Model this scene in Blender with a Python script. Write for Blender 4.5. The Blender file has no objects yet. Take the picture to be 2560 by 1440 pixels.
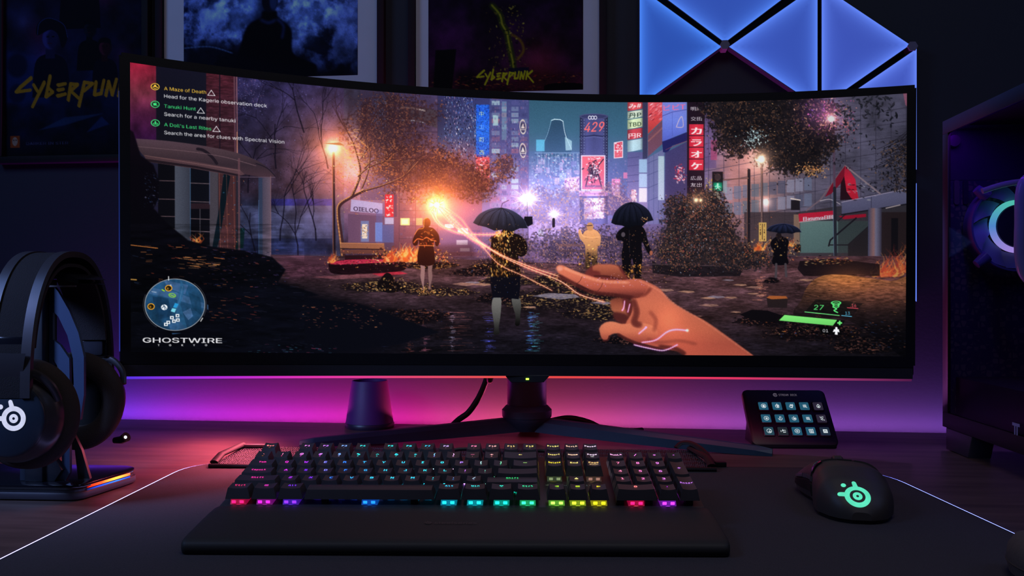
import bpy, bmesh, math, os, random
from mathutils import Vector, Matrix
from mathutils.bvhtree import BVHTree
random.seed(5)
PI = math.pi
scene = bpy.context.scene
COL = scene.collection
# ------------------------------------------------------------------ camera
TH = math.radians(6.14)          # the camera is turned a little away from the wall's own direction
CT, ST = math.cos(TH), math.sin(TH)
EYE = .2102                      # height of the lens above the desk top
F, HY = 2100.0, 740.0            # focal length and horizon, in pixels of the 2560 wide frame
cam_d = bpy.data.cameras.new('camera')
cam_d.sensor_width = 36; cam_d.lens = F / 2560 * 36; cam_d.shift_y = (HY - 720) / 2560; cam_d.clip_start = .01
cam = bpy.data.objects.new('camera', cam_d); COL.objects.link(cam)
cam.location = (0, 0, EYE); cam.rotation_euler = (PI / 2, 0, TH)
scene.camera = cam
# ------------------------------------------------------------------ world, exposure
scene.view_settings.view_transform = 'Standard'; scene.view_settings.look = 'None'
scene.view_settings.exposure = 0; scene.view_settings.gamma = 1; scene.view_settings.use_curve_mapping = False
world = bpy.data.worlds.new('world'); scene.world = world; world.use_nodes = True
world.node_tree.nodes['Background'].inputs[0].default_value = (.22, .32, 1, 1)
world.node_tree.nodes['Background'].inputs[1].default_value = .0045
def W(X, Z, h=0.0):              # sideways and forward of the lens, height above the desk -> scene
    return Vector((X * CT - Z * ST, X * ST + Z * CT, h))
def at(px, py, h=0.0):           # where the ray of a pixel meets height h above the desk
    Z = (EYE - h) * F / (py - HY)
    return W((px - 1280) / F * Z, Z, h)
def area(name, loc, aim, size, power, col, size_y=None, spread=None):
    d = bpy.data.lights.new(name, 'AREA'); d.energy = power; d.color = col; d.size = size
    if size_y: d.shape = 'RECTANGLE'; d.size_y = size_y
    if spread: d.spread = spread
    o = bpy.data.objects.new(name, d); COL.objects.link(o); o.location = loc
    o.rotation_euler = (Vector(aim) - Vector(loc)).to_track_quat('-Z', 'Y').to_euler()
    return o
# added fill lights round the desk, with no visible lamp behind them
area('top_fill', W(.1, .15, 1.5), W(.05, .8, 0), .8, 2.6, (1, .9, .9), .5)  # added soft fill from above, for the desk and wrist rest
area('blue_wall_fill', W(-1.4, .3, 1.3), W(-.2, 1.3, .35), .6, 5.5, (.22, .42, 1), .6)  # added blue fill for the wall and posters
area('right_fill', W(1.3, .2, 1.2), W(.45, .9, .1), .6, 1.4, (.3, .42, 1), .6)  # added bluish fill for the right of the mat
area('pink_desk_fill', W(-.34, 1.115, .10), W(-.38, 1.09, 0), .28, 1.0, (1, .15, .22), .05, 2.2)  # added under the monitor only to make the pink pool on the desk
area('headset_fill', W(-.95, .45, .55), W(-.47, .9, .14), .2, .45, (.3, .45, 1), .2, .7)  # added blue fill that brings out the headset and its stand
SCREEN_N = (1944, 700)
# ---------------------------------------------------------------- painting kit for printed and displayed pictures
import numpy as np
FONT_DIR = os.path.join(bpy.utils.resource_path('LOCAL'), 'datafiles', 'fonts')
_fonts = {}
def font(kind):
    if kind not in _fonts:
        fn = {'cjk': 'Noto Sans CJK Regular.woff2', 'sans': 'Inter.woff2', 'mono': 'DejaVuSansMono.woff2'}[kind]
        try:
            _fonts[kind] = bpy.data.fonts.load(os.path.join(FONT_DIR, fn))
        except Exception:
            _fonts[kind] = None
    return _fonts[kind]
def text_geo(s, kind='sans', bold=0.0, spacing=1.0, res=3):
    """flat triangles and verts of a line of text, cap height about 0.7 per unit size, starting at x = 0"""
    cu = bpy.data.curves.new('tmp_text', 'FONT')
    cu.body = s; cu.resolution_u = res; cu.offset = bold; cu.space_character = spacing
    f = font(kind)
    if f: cu.font = f
    ob = bpy.data.objects.new('tmp_text', cu)
    bpy.context.scene.collection.objects.link(ob)
    dg = bpy.context.evaluated_depsgraph_get()
    me = bpy.data.meshes.new_from_object(ob.evaluated_get(dg))
    me.calc_loop_triangles()
    V = np.array([v.co[:2] for v in me.vertices]) if len(me.vertices) else np.zeros((0, 2))
    T = np.array([t.vertices[:] for t in me.loop_triangles]) if len(me.loop_triangles) else np.zeros((0, 3), int)
    bpy.data.objects.remove(ob); bpy.data.curves.remove(cu); bpy.data.meshes.remove(me)
    if len(V): V[:, 0] -= V[:, 0].min()
    return V, T
def text_outlines(s, kind='sans', spacing=1.0):
    cu = bpy.data.curves.new('tmp_text', 'FONT'); cu.body = s; cu.space_character = spacing
    f = font(kind)
    if f: cu.font = f
    ob = bpy.data.objects.new('tmp_text', cu)
    bpy.context.scene.collection.objects.link(ob)
    dg = bpy.context.evaluated_depsgraph_get()
    c2 = ob.evaluated_get(dg).to_curve(dg)
    out = []
    for sp in c2.splines:
        bp = sp.bezier_points
        if len(bp) < 2: continue
        pts = []
        for i in range(len(bp)):
            a, b = bp[i], bp[(i + 1) % len(bp)]
            p0, p1, p2, p3 = [np.array(v[:2]) for v in (a.co, a.handle_right, b.handle_left, b.co)]
            for t in (0, .25, .5, .75): pts.append(p0 * (1 - t) ** 3 + 3 * p1 * t * (1 - t) ** 2 + 3 * p2 * t * t * (1 - t) + p3 * t ** 3)
        out.append(np.array(pts))
    bpy.data.objects.remove(ob); bpy.data.curves.remove(cu)
    if out:
        x0 = min(o[:, 0].min() for o in out)
        for o in out: o[:, 0] -= x0
    return out
def C(*c): return np.array(c, np.float32) / 255.0
class Canvas:
    def __init__(s, w, h, x0=0, y0=0, seed=1):
        s.w, s.h, s.x0, s.y0 = w, h, x0, y0
        s.a = np.zeros((h, w, 3), np.float32)
        s.r = np.random.RandomState(seed)
        s.Y, s.X = np.mgrid[0:h, 0:w].astype(np.float32)
        s.X += x0; s.Y += y0
    def box(s, xa, ya, xb, yb):
        xa = int(max(0, np.floor(xa - s.x0))); ya = int(max(0, np.floor(ya - s.y0)))
        xb = int(min(s.w, np.ceil(xb - s.x0) + 1)); yb = int(min(s.h, np.ceil(yb - s.y0) + 1))
        return (xa, ya, xb, yb) if xb > xa and yb > ya else None
    def put(s, b, m, col, add=False):
        if callable(col): col = col(s.X[b[1]:b[3], b[0]:b[2]], s.Y[b[1]:b[3], b[0]:b[2]])
        t = s.a[b[1]:b[3], b[0]:b[2]]
        m = m[..., None]
        if add: t += m * col
        else: t += m * (col - t)
    def poly_mask(s, pts, b, ss=3):
        p = np.array(pts, np.float32)
        n = len(p); H = b[3] - b[1]; W = b[2] - b[0]
        ys = (np.arange(H * ss) + .5) / ss + b[1] + s.y0 - .5
        xs = (np.arange(W * ss) + .5) / ss + b[0] + s.x0 - .5
        ins = np.zeros((H * ss, W * ss), bool)
        for i in range(n):
            (xa, ya), (xb, yb) = p[i], p[(i + 1) % n]
            if ya == yb: continue
            rows = (ys >= min(ya, yb)) & (ys < max(ya, yb))
            if not rows.any(): continue
            xc = xa + (ys[rows] - ya) * (xb - xa) / (yb - ya)
            ins[rows] ^= xs[None, :] > xc[:, None]
        return ins.reshape(H, ss, W, ss).mean((1, 3)).astype(np.float32)
    def poly(s, pts, col, al=1.0, soft=0, add=False):
        p = np.array(pts, np.float32); g = soft * 3
        b = s.box(p[:, 0].min() - 1 - g, p[:, 1].min() - 1 - g, p[:, 0].max() + 1 + g, p[:, 1].max() + 1 + g)
        if b is None: return
        m = s.poly_mask(p, b, 3 if soft == 0 else 1)
        if soft: m = blur(m, soft)
        s.put(b, m * al, col, add)
    def rect(s, xa, ya, xb, yb, col, al=1.0, soft=0, add=False):
        s.poly([(xa, ya), (xb, ya), (xb, yb), (xa, yb)], col, al, soft, add)
    def ell(s, x, y, rx, ry, col, al=1.0, rot=0, soft=0.0, add=False, ring=0):
        R = max(rx, ry) * (1 + soft) + 2
        b = s.box(x - R, y - R, x + R, y + R)
        if b is None: return
        dx = s.X[b[1]:b[3], b[0]:b[2]] - x; dy = s.Y[b[1]:b[3], b[0]:b[2]] - y
        c, n = math.cos(rot), math.sin(rot)
        q = np.sqrt(((dx * c + dy * n) / rx) ** 2 + ((-dx * n + dy * c) / ry) ** 2)
        e = 1.0 / min(rx, ry) if soft == 0 else soft
        if ring: m = np.clip((ring / 2 - abs(q - 1) * min(rx, ry)) + .5, 0, 1)
        else: m = np.clip((1 + e / 2 - q) / e, 0, 1)
        if soft: m = m * m * (3 - 2 * m)
        s.put(b, m * al, col, add)
    def glow(s, x, y, r, col, k=1.0, p=2.0, sx=1.0):
        R = r * 4 * max(1, sx)
        b = s.box(x - R, y - R, x + R, y + R)
        if b is None: return
        dx = (s.X[b[1]:b[3], b[0]:b[2]] - x) / sx; dy = s.Y[b[1]:b[3], b[0]:b[2]] - y
        m = np.exp(-(np.sqrt(dx * dx + dy * dy) / r) ** p * 1.0)
        s.put(b, m * k, col, True)
    def line(s, pts, w, col, al=1.0, add=False, w2=None, soft=1.0):
        p = np.array(pts, np.float32); n = len(p)
        for i in range(n - 1):
            wa = w if w2 is None else w + (w2 - w) * i / (n - 1)
            wb = w if w2 is None else w + (w2 - w) * (i + 1) / (n - 1)
            (xa, ya), (xb, yb) = p[i], p[i + 1]; g = max(wa, wb) / 2 + 1 + soft
            b = s.box(min(xa, xb) - g, min(ya, yb) - g, max(xa, xb) + g, max(ya, yb) + g)
            if b is None: continue
            X = s.X[b[1]:b[3], b[0]:b[2]]; Y = s.Y[b[1]:b[3], b[0]:b[2]]
            dx, dy = xb - xa, yb - ya; L = dx * dx + dy * dy + 1e-9
            t0 = ((X - xa) * dx + (Y - ya) * dy) / L
            t = np.clip(t0, 0, 1)
            d = np.sqrt((X - xa - t * dx) ** 2 + (Y - ya - t * dy) ** 2)
            m = np.clip(((wa + (wb - wa) * t) / 2 + soft / 2 - d) / soft, 0, 1)
            if min(wa, wb) < 1: m = m * max(.35, (wa + wb) / 2)
            if add and i > 0: m = m * (t0 > 0)
            s.put(b, m * al, col, add)
    def curve(s, pts, *a, n=8, **k): s.line(spline(pts, n), *a, **k)
    def text(s, t, x, y, size, col, kind='sans', bold=0.0, slope=0.0, sx=1.0, slant=0.0, al=1.0, width=None, spacing=1.0, rot=0, center=False):
        O = text_outlines(t, kind, spacing)
        if not O: return
        if kind == 'cjk': size = size * 2.1
        k = size * sx
        if width: k = width / max(1e-6, max(o[:, 0].max() for o in O))
        P = []
        W = max(o[:, 0].max() for o in O) * k
        for o in O:
            X, Y = o[:, 0] * k + o[:, 1] * size * slant - (W / 2 if center else 0), o[:, 1] * size
            if rot: X, Y = X * math.cos(rot) - Y * math.sin(rot), X * math.sin(rot) + Y * math.cos(rot)
            P.append(np.stack([x + X, y - Y + slope * X], 1))
        A = np.concatenate(P)
        b = s.box(A[:, 0].min() - 1, A[:, 1].min() - 1, A[:, 0].max() + 3, A[:, 1].max() + 2)
        if b is None: return
        ss = 4; H = b[3] - b[1]; Wd = b[2] - b[0]
        ys = (np.arange(H * ss) + .5) / ss + b[1] + s.y0 - .5
        xs = (np.arange(Wd * ss) + .5) / ss + b[0] + s.x0 - .5
        wn = np.zeros((H * ss, Wd * ss), np.int16)
        for p in P:
            for i in range(len(p)):
                (xa, ya), (xb, yb) = p[i], p[(i + 1) % len(p)]
                if ya == yb: continue
                r0, r1 = np.searchsorted(ys, min(ya, yb)), np.searchsorted(ys, max(ya, yb))
                if r1 <= r0: continue
                sg = 1 if yb > ya else -1
                xc = xa + (ys[r0:r1] - ya) * (xb - xa) / (yb - ya)
                wn[r0:r1] += (sg * (xs[None, :] > xc[:, None])).astype(np.int16)
        M = wn != 0
        for q in range(int(round(bold * size * ss))):
            N = M.copy(); N[:, 1:] |= M[:, :-1]
            if q % 2: N[:, :-1] |= M[:, 1:]
            if q % 3 == 1: N[1:] |= M[:-1]
            M = N
        m = M.reshape(H, ss, Wd, ss).mean((1, 3)).astype(np.float32)
        s.put(b, m * al, col)
    def noise(s, b, scale, oct=4, seed=0, sx=1.0, sy=1.0, gain=.55):
        W, H = b[2] - b[0], b[3] - b[1]
        return fbm(W, H, scale, oct, seed, sx, sy, gain)
    def tex(s, xa, ya, xb, yb, scale, amp, seed=0, sx=1.0, sy=1.0, mask=None, mul=True, oct=4):
        b = s.box(xa, ya, xb, yb)
        n = s.noise(b, scale, oct, seed, sx, sy) * 2 - 1
        t = s.a[b[1]:b[3], b[0]:b[2]]
        if mask is not None: n = n * mask[b[1]:b[3], b[0]:b[2]]
        if mul: t *= np.clip(1 + n[..., None] * amp, 0, 4)
        else: t += n[..., None] * amp
    def leaves(s, n, fn, size, cols, al=(.5, 1), asp=(.35, .7), rot=None, add=False):
        """n small leaf or spark strokes; fn(rng) gives the place, cols a list of colours"""
        r = s.r
        for _ in range(n):
            q = fn(r)
            if q is None: continue
            x, y = q
            z = r.uniform(*size); a = r.uniform(0, math.pi) if rot is None else r.uniform(*rot)
            c = cols[r.randint(len(cols))]
            s.ell(x, y, z, max(.45, z * r.uniform(*asp)), c * r.uniform(.7, 1.2), r.uniform(*al), a, add=add)
def foliage(s, cx, cy, rx, ry, d0, d1, hi, dens=.6, sc=5.0, seed=0, hk=.55, hthr=.6, al=.92, sx=1.0):
    """a clump of leaves or litter: thresholded noise, thinning out towards its rim, with lit flecks"""
    b = s.box(cx - rx * 1.25, cy - ry * 1.25, cx + rx * 1.25, cy + ry * 1.25)
    if b is None: return
    X = s.X[b[1]:b[3], b[0]:b[2]]; Y = s.Y[b[1]:b[3], b[0]:b[2]]; W, H = b[2] - b[0], b[3] - b[1]
    q = ((X - cx) / rx) ** 2 + ((Y - cy) / ry) ** 2; fall = np.clip(1 - q / 1.4, -1, 1)
    n1 = fbm(W, H, sc, 2, seed, sx); n2 = fbm(W, H, sc * 6, 3, seed + 1, sx); n3 = fbm(W, H, sc * .75, 2, seed + 2, sx); n4 = fbm(W, H, sc * 2.2, 2, seed + 3, sx)
    v = n1 * .6 + n2 * .4 + (fall - .35) * dens
    m = np.clip((v - .5) * 7 + .5, 0, 1) * (q < 1.5)
    c = d0 + (d1 - d0) * n4[..., None]
    t = s.a[b[1]:b[3], b[0]:b[2]]; t += (m * al)[..., None] * (c - t)
    h = np.clip((n3 - hthr) * 8, 0, 1) * np.clip((v - .42) * 8, 0, 1) * hk * np.clip(n2 * 2.2 - .3, 0, 1)
    t += h[..., None] * (hi - t)
Canvas.foliage = foliage
def blur(m, r):
    r = max(1, int(round(r)))
    for _ in range(2):
        for ax in (0, 1):
            pad = [(0, 0)] * m.ndim; pad[ax] = (r + 1, r)
            c = np.cumsum(np.pad(m, pad, mode='edge'), axis=ax)
            n = m.shape[ax]
            m = (np.take(c, range(2 * r + 1, 2 * r + 1 + n), ax) - np.take(c, range(0, n), ax)) / (2 * r + 1)
    return m.astype(np.float32)
def fbm(W, H, scale, oct=4, seed=0, sx=1.0, sy=1.0, gain=.55):
    out = np.zeros((H, W), np.float32); amp = 1.0; tot = 0
    for o in range(oct):
        cx = max(.8, scale * sx / 2 ** o); cy = max(.8, scale * sy / 2 ** o)
        gw, gh = int(W / cx) + 3, int(H / cy) + 3
        g = np.random.RandomState(seed * 131 + o * 17 + 5).rand(gh, gw).astype(np.float32)
        xs = np.arange(W) / cx; ys = np.arange(H) / cy
        xi = xs.astype(int); yi = ys.astype(int); fx = xs - xi; fy = ys - yi
        fx = fx * fx * (3 - 2 * fx); fy = fy * fy * (3 - 2 * fy)
        A = g[yi][:, xi]; B = g[yi][:, xi + 1]; D = g[yi + 1][:, xi]; E = g[yi + 1][:, xi + 1]
        out += amp * ((A * (1 - fx) + B * fx) * (1 - fy)[:, None] + (D * (1 - fx) + E * fx) * fy[:, None])
        tot += amp; amp *= gain
    return out / tot
def spline(pts, n=8, closed=False):
    p = np.array(pts, float); m = len(p); out = []
    rng = range(m) if closed else range(m - 1)
    for i in rng:
        if closed: a, b, c, d = p[(i - 1) % m], p[i], p[(i + 1) % m], p[(i + 2) % m]
        else: a, b, c, d = p[max(0, i - 1)], p[i], p[i + 1], p[min(m - 1, i + 2)]
        for k in range(n):
            t = k / n
            out.append(.5 * ((2 * b) + (-a + c) * t + (2 * a - 5 * b + 4 * c - d) * t * t + (-a + 3 * b - 3 * c + d) * t ** 3))
    if not closed: out.append(p[-1])
    return np.array(out)
def grad(stops, axis='y'):
    """a colour that runs through (position, colour) stops along x or y"""
    ps = [q[0] for q in stops]; cs = np.array([q[1] for q in stops], np.float32)
    def f(X, Y):
        v = Y if axis == 'y' else X
        return np.stack([np.interp(v, ps, cs[:, k]) for k in range(3)], -1).astype(np.float32)
    return f
# ---------------------------------------------------------------- the picture on the display (a rainy city street in a game)
def paint_game():
    cv = Canvas(1964, 756, 316, 145, 7)
    R = cv.r
    # haze and sky
    b = (0, 0, cv.w, cv.h)
    cv.put(b, np.ones((cv.h, cv.w), np.float32), grad([(150, C(46, 84, 104)), (330, C(58, 98, 124)), (430, C(80, 100, 146)), (530, C(108, 98, 150)), (640, C(70, 50, 68)), (700, C(50, 38, 50)), (800, C(30, 26, 38)), (895, C(20, 19, 30))]))
    def side(X, Y): return np.stack([np.full_like(X, v) for v in (.18, .165, .29)], -1)
    m = np.clip((1220 - cv.X) / 420, 0, 1) * np.clip((660 - cv.Y) / 60, 0, 1); cv.put(b, m * .95, side)
    m = np.clip((cv.X - 1660) / 200, 0, 1) * np.clip((660 - cv.Y) / 60, 0, 1)
    cv.put(b, m * .9, lambda X, Y: np.stack([np.full_like(X, v) for v in (.30, .28, .36)], -1))
    # ---------- left background: dark trees and walls
    cv.rect(590, 150, 860, 640, grad([(200, C(50, 46, 92)), (330, C(44, 40, 70)), (480, C(50, 40, 60)), (520, C(40, 48, 80)), (640, C(42, 50, 78))]))
    cv.rect(670, 497, 830, 514, C(34, 38, 110)); cv.rect(600, 514, 830, 610, C(62, 68, 104)); cv.rect(600, 596, 830, 636, C(36, 44, 84))
    for i in range(11): cv.line([(600, 528 + i * 9), (830, 528 + i * 9)], 1, C(48, 54, 90), .6)
    cv.tex(590, 150, 900, 640, 26, .5, 3)
    # haze warm round the street lamp
    cv.glow(845, 385, 110, C(150, 84, 60), .75, 1.5); cv.glow(900, 470, 120, C(120, 62, 66), .5, 1.6)
    def branch(x, y, a, L, w, col, depth, spread=.6, al=.8):
        pts = [(x, y)]
        for k in range(4):
            a += R.uniform(-.22, .22); x += math.cos(a) * L / 4; y += math.sin(a) * L / 4; pts.append((x, y))
        cv.line(pts, w, col, al, w2=w * .6)
        if depth > 0:
            for k in range(R.randint(2, 4)):
                q = pts[R.randint(2, 5)]
                branch(q[0], q[1], a + R.uniform(-spread, spread), L * R.uniform(.6, .85), w * .6, col, depth - 1, spread, al)
    for x, y in ((640, 640), (700, 600), (745, 640), (790, 600), (620, 480), (820, 420), (690, 420), (760, 330)):
        branch(x, y, -1.57 + R.uniform(-.4, .4), 110, 4, C(24, 20, 38), 4, .8, .75)
    cv.leaves(900, lambda r: (r.uniform(596, 880), r.uniform(190, 480)), (.6, 1.6), [C(90, 66, 84), C(110, 110, 180), C(24, 18, 34), C(70, 50, 70)], (.3, .8))
    cv.leaves(160, lambda r: (r.uniform(596, 660), r.uniform(195, 280)), (.6, 1.5), [C(150, 150, 220), C(170, 120, 160)], (.3, .8))
    # red wall, dark slab, brown wall
    cv.rect(316, 145, 391, 360, grad([(160, C(190, 40, 74)), (230, C(150, 62, 84)), (290, C(110, 40, 92)), (350, C(72, 26, 86))]))
    cv.tex(316, 145, 391, 360, 22, .35, 4, 1, 1.6)
    cv.rect(391, 145, 517, 385, grad([(160, C(33, 32, 58)), (300, C(30, 32, 50)), (380, C(34, 32, 46))]))
    cv.rect(516, 145, 590, 400, grad([(180, C(98, 40, 56)), (260, C(84, 42, 58)), (380, C(74, 44, 56))]))
    cv.tex(516, 145, 590, 400, 6, .35, 5, 2, .5)
    for y in range(196, 400, 17): cv.line([(516, y), (590, y + 8)], 1, C(52, 26, 40), .8)
    cv.line([(550, 180), (550, 385)], 3, C(44, 30, 48)); cv.line([(586, 150), (591, 640)], 4, C(110, 70, 86)); cv.line([(592, 150), (594, 400)], 2, C(206, 130, 120), .8); cv.line([(593, 330), (593, 396)], 2, C(255, 170, 130), .8)
    # ---------- building with windows behind the shelter
    cv.rect(395, 395, 600, 640, grad([(400, C(52, 52, 70)), (620, C(44, 44, 58))]))
    cv.rect(395, 408, 437, 610, C(20, 20, 32)); cv.rect(437, 408, 476, 640, grad([(437, C(92, 98, 116)), (476, C(70, 74, 92))], 'x'))
    cv.rect(476, 418, 524, 508, C(22, 24, 38)); cv.rect(476, 520, 524, 612, C(20, 20, 32)); cv.rect(524, 408, 545, 620, C(84, 78, 90)); cv.rect(546, 420, 590, 625, C(88, 52, 58))
    for y in (451, 497, 540, 571): cv.line([(397, y), (437, y + 1)], 2, C(140, 110, 118), .8); cv.line([(476, y + 6), (524, y + 8)], 2, C(140, 116, 124), .8)
    cv.line([(500, 520), (500, 610)], 2, C(110, 104, 116), .8); cv.rect(476, 508, 524, 522, C(60, 40, 52))
    cv.line([(476, 408), (476, 640)], 1.5, C(80, 130, 180), .8); cv.line([(524, 420), (524, 510)], 1.5, C(110, 130, 180), .7)
    cv.poly([(560, 430), (576, 440), (566, 500), (548, 600), (536, 640), (530, 620), (548, 520)], C(18, 34, 48)); cv.poly([(600, 570), (612, 570), (608, 620), (588, 622)], C(20, 50, 56))
    for x in (548, 566, 584): cv.line([(x, 420), (x + 3, 625)], 1.2, C(190, 104, 84), .55)
    cv.leaves(60, lambda r: (r.uniform(548, 612), r.uniform(420, 620)), (.8, 2.4), [C(230, 130, 80), C(70, 150, 200)], (.3, .8))
    # shelter roof and posts
    cv.poly(spline([(340, 346), (420, 352), (520, 366), (600, 384), (655, 408), (690, 440)], 6).tolist() + [(672, 444), (640, 440), (600, 433), (500, 415), (420, 402), (365, 396), (345, 372)], grad([(345, C(112, 86, 100)), (380, C(92, 70, 80)), (412, C(70, 54, 66)), (445, C(88, 62, 74))]))
    cv.poly([(360, 388), (480, 402), (600, 424), (612, 436), (590, 440), (480, 420), (368, 404)], C(104, 74, 82)); cv.poly([(362, 396), (490, 414), (600, 436), (600, 441), (490, 420), (365, 403)], C(52, 38, 50))
    cv.curve([(494, 372), (510, 376), (530, 392), (542, 408)], 7, C(46, 36, 50)); cv.curve([(640, 408), (668, 420), (688, 440)], 2, C(40, 34, 50)); cv.curve([(345, 366), (470, 378), (560, 392), (640, 414)], 1.5, C(150, 116, 124), .6)
    cv.line([(362, 388), (600, 426)], 1.5, C(176, 128, 126), .6); cv.line([(600, 442), (688, 443)], 2, C(120, 100, 120), .7)
    cv.rect(646, 444, 656, 636, C(58, 70, 100)); cv.rect(656, 444, 677, 642, grad([(656, C(82, 76, 98)), (677, C(110, 92, 108))], 'x')); cv.line([(647, 500), (647, 636)], 1, C(90, 130, 190), .7); cv.line([(677, 440), (677, 640)], 1.4, C(176, 120, 120), .6)
    cv.rect(595, 395, 600, 640, C(120, 80, 90), .8)
    # ---------- street lamp left and lit tree
    cv.line([(834, 382), (836, 640)], 6, C(36, 26, 40)); cv.line([(831, 382), (833, 640)], 1.5, C(190, 110, 70), .7)
    # middle-left building
    cv.rect(985, 190, 1205, 640, grad([(240, C(84, 74, 120)), (360, C(104, 80, 112)), (470, C(132, 84, 96)), (560, C(110, 70, 96)), (640, C(90, 52, 66))]))
    cv.rect(900, 190, 990, 500, C(76, 60, 96), .6)
    for k in range(260):
        x, y = 1000 + R.randint(12) * 8, 240 + R.randint(40) * 9; cv.rect(x, y, x + 6, y + 6, [C(150, 120, 150), C(70, 54, 84), C(190, 150, 140), C(90, 70, 110)][R.randint(4)], R.uniform(.1, .4))
    for x in (998, 1039, 1094): cv.line([(x, 200), (x, 620)], 1.6, C(70, 50, 72), .8)
    for y in (330, 368, 398, 432, 466, 498, 526, 564, 596): cv.line([(998, y), (1094, y)], 1.5, C(66, 48, 66), .7)
    cv.poly([(999, 262), (1066, 270), (1092, 276), (1092, 320), (1062, 308), (999, 300)], C(96, 84, 92)); cv.line([(1003, 268), (1034, 270), (1063, 277)], 4, C(255, 246, 224)); cv.line([(1003, 300), (1035, 301), (1062, 307)], 3, C(220, 240, 255)); cv.line([(1038, 262), (1038, 308)], 2, C(60, 50, 66))
    cv.rect(1001, 398, 1038, 428, C(190, 160, 150)); cv.poly([(1003, 400), (1020, 408), (1030, 426), (1012, 426)], C(120, 90, 96)); cv.rect(1010, 410, 1022, 426, C(240, 226, 214)); cv.line([(1028, 398), (1028, 428)], 2, C(90, 66, 80))
    cv.rect(1001, 545, 1024, 563, C(255, 216, 140)); cv.rect(1004, 548, 1020, 560, C(255, 246, 200)); cv.rect(1040, 545, 1056, 563, C(190, 140, 110))
    # dense neon facade, blue sign
    cv.rect(1094, 190, 1236, 480, grad([(240, C(58, 60, 112)), (340, C(60, 70, 116)), (400, C(110, 76, 100)), (480, C(150, 82, 80))]))
    cv.leaves(800, lambda r: (r.uniform(1110, 1190), r.uniform(215, 400)), (.8, 2.6), [C(120, 170, 220), C(60, 110, 200), C(230, 220, 230), C(16, 20, 40), C(30, 40, 80), C(180, 140, 170), C(16, 20, 40)], (.4, .95), (.2, .6), (1.2, 1.9))
    cv.rect(1190, 262, 1223, 396, grad([(262, C(34, 90, 220)), (330, C(40, 110, 240)), (395, C(40, 84, 200))]))
    for k, g in enumerate('中山町西'): cv.text(g, 1198, 290 + k * 32, 19, C(215, 235, 170) if k != 1 else C(140, 190, 240), 'cjk', .0)
    cv.rect(1190, 392, 1224, 470, grad([(392, C(206, 70, 80)), (470, C(190, 80, 90))]))
    cv.leaves(300, lambda r: (r.uniform(1186, 1226), r.uniform(386, 470)), (1, 3), [C(255, 120, 90), C(250, 230, 240), C(60, 30, 50), C(220, 60, 70)], (.4, .9))
    cv.leaves(700, lambda r: (r.uniform(1186, 1226), r.uniform(262, 392)), (1, 2.4), [C(20, 50, 120), C(60, 160, 255), C(10, 24, 60)], (.3, .6), (.2, .5))
    # grey blue towers
    cv.rect(1224, 190, 1322, 560, grad([(250, C(66, 72, 124)), (380, C(78, 76, 130)), (500, C(128, 106, 160)), (560, C(140, 110, 160))]))
    for x, w in ((1229, 20), (1254, 12), (1278, 18), (1302, 16)):
        for y in range(237, 540, 15):
            c = [C(110, 120, 160), C(150, 90, 110), C(160, 190, 200), C(84, 84, 140), C(60, 62, 110)][R.randint(5)]
            cv.rect(x, y, x + w, y + 11, c, R.uniform(.3, .9))
    cv.rect(1232, 288, 1245, 314, C(170, 210, 210), .8); cv.rect(1254, 254, 1266, 350, C(120, 160, 180), .5)
    cv.poly([(1296, 200), (1322, 200), (1322, 560), (1296, 560)], C(70, 74, 124), .55)
    for y in (317, 376):
        cv.ell(1307, y, 7.5, 17, C(226, 214, 190), .95, -.05, ring=1.6); cv.ell(1307, y, 5.5, 13, C(60, 56, 84), 1, -.05); cv.poly([(1302, y + 4), (1307, y - 9), (1312, y + 4)], C(216, 206, 196)); cv.line([(1301, y + 7), (1313, y + 7)], 2, C(216, 206, 196))
    cv.leaves(500, lambda r: (r.uniform(1226, 1322), r.uniform(300, 560)), (.8, 2.4), [C(190, 150, 190), C(110, 150, 210), C(50, 44, 84), C(220, 110, 110)], (.3, .8), (.2, .5), (1.3, 1.8))
    # ---------- centre: far tower and low blocks
    cv.rect(1322, 378, 1455, 600, grad([(380, C(70, 100, 146)), (470, C(110, 120, 176)), (560, C(176, 150, 200))]), .8)
    cv.poly(spline([(1352, 392), (1362, 350), (1374, 312), (1382, 299), (1394, 297), (1406, 301), (1414, 330), (1424, 360), (1430, 392)], 5).tolist(), grad([(298, C(46, 76, 104)), (380, C(52, 84, 118))]))
    cv.line([(1378, 301), (1386, 298), (1400, 299), (1407, 303)], 2, C(210, 240, 250)); cv.curve([(1407, 303), (1413, 336), (1428, 372)], 1.5, C(210, 235, 245), .9); cv.curve([(1378, 301), (1368, 336), (1352, 372)], 1.2, C(150, 200, 225), .7)
    cv.rect(1340, 349, 1361, 378, C(92, 184, 220), .85); cv.poly([(1412, 342), (1429, 352), (1429, 375), (1414, 376)], C(180, 220, 230), .7)
    cv.line([(1338, 382), (1452, 382)], 2.5, C(110, 140, 180))
    for x in range(1344, 1446, 9): cv.line([(x, 384), (x, 430)], 1.2, C(150, 190, 220), .6)
    cv.leaves(420, lambda r: (r.uniform(1330, 1446), r.uniform(384, 500)), (.7, 2.2), [C(190, 225, 240), C(240, 240, 250), C(60, 84, 130), C(220, 150, 190)], (.3, .9), (.3, 1))
    for k in range(26):
        x, y = R.uniform(1328, 1446), R.uniform(396, 520); cv.rect(x, y, x + R.uniform(8, 20), y + R.uniform(8, 22), [C(90, 110, 170), C(180, 200, 230), C(120, 120, 180), C(200, 170, 210)][R.randint(4)], R.uniform(.3, .7))
    cv.poly([(1411, 446), (1448, 440), (1448, 477), (1411, 478)], C(214, 170, 206)); cv.leaves(110, lambda r: (r.uniform(1412, 1447), r.uniform(446, 476)), (1.2, 3), [C(120, 60, 120), C(250, 240, 250)], (.5, 1))
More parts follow.
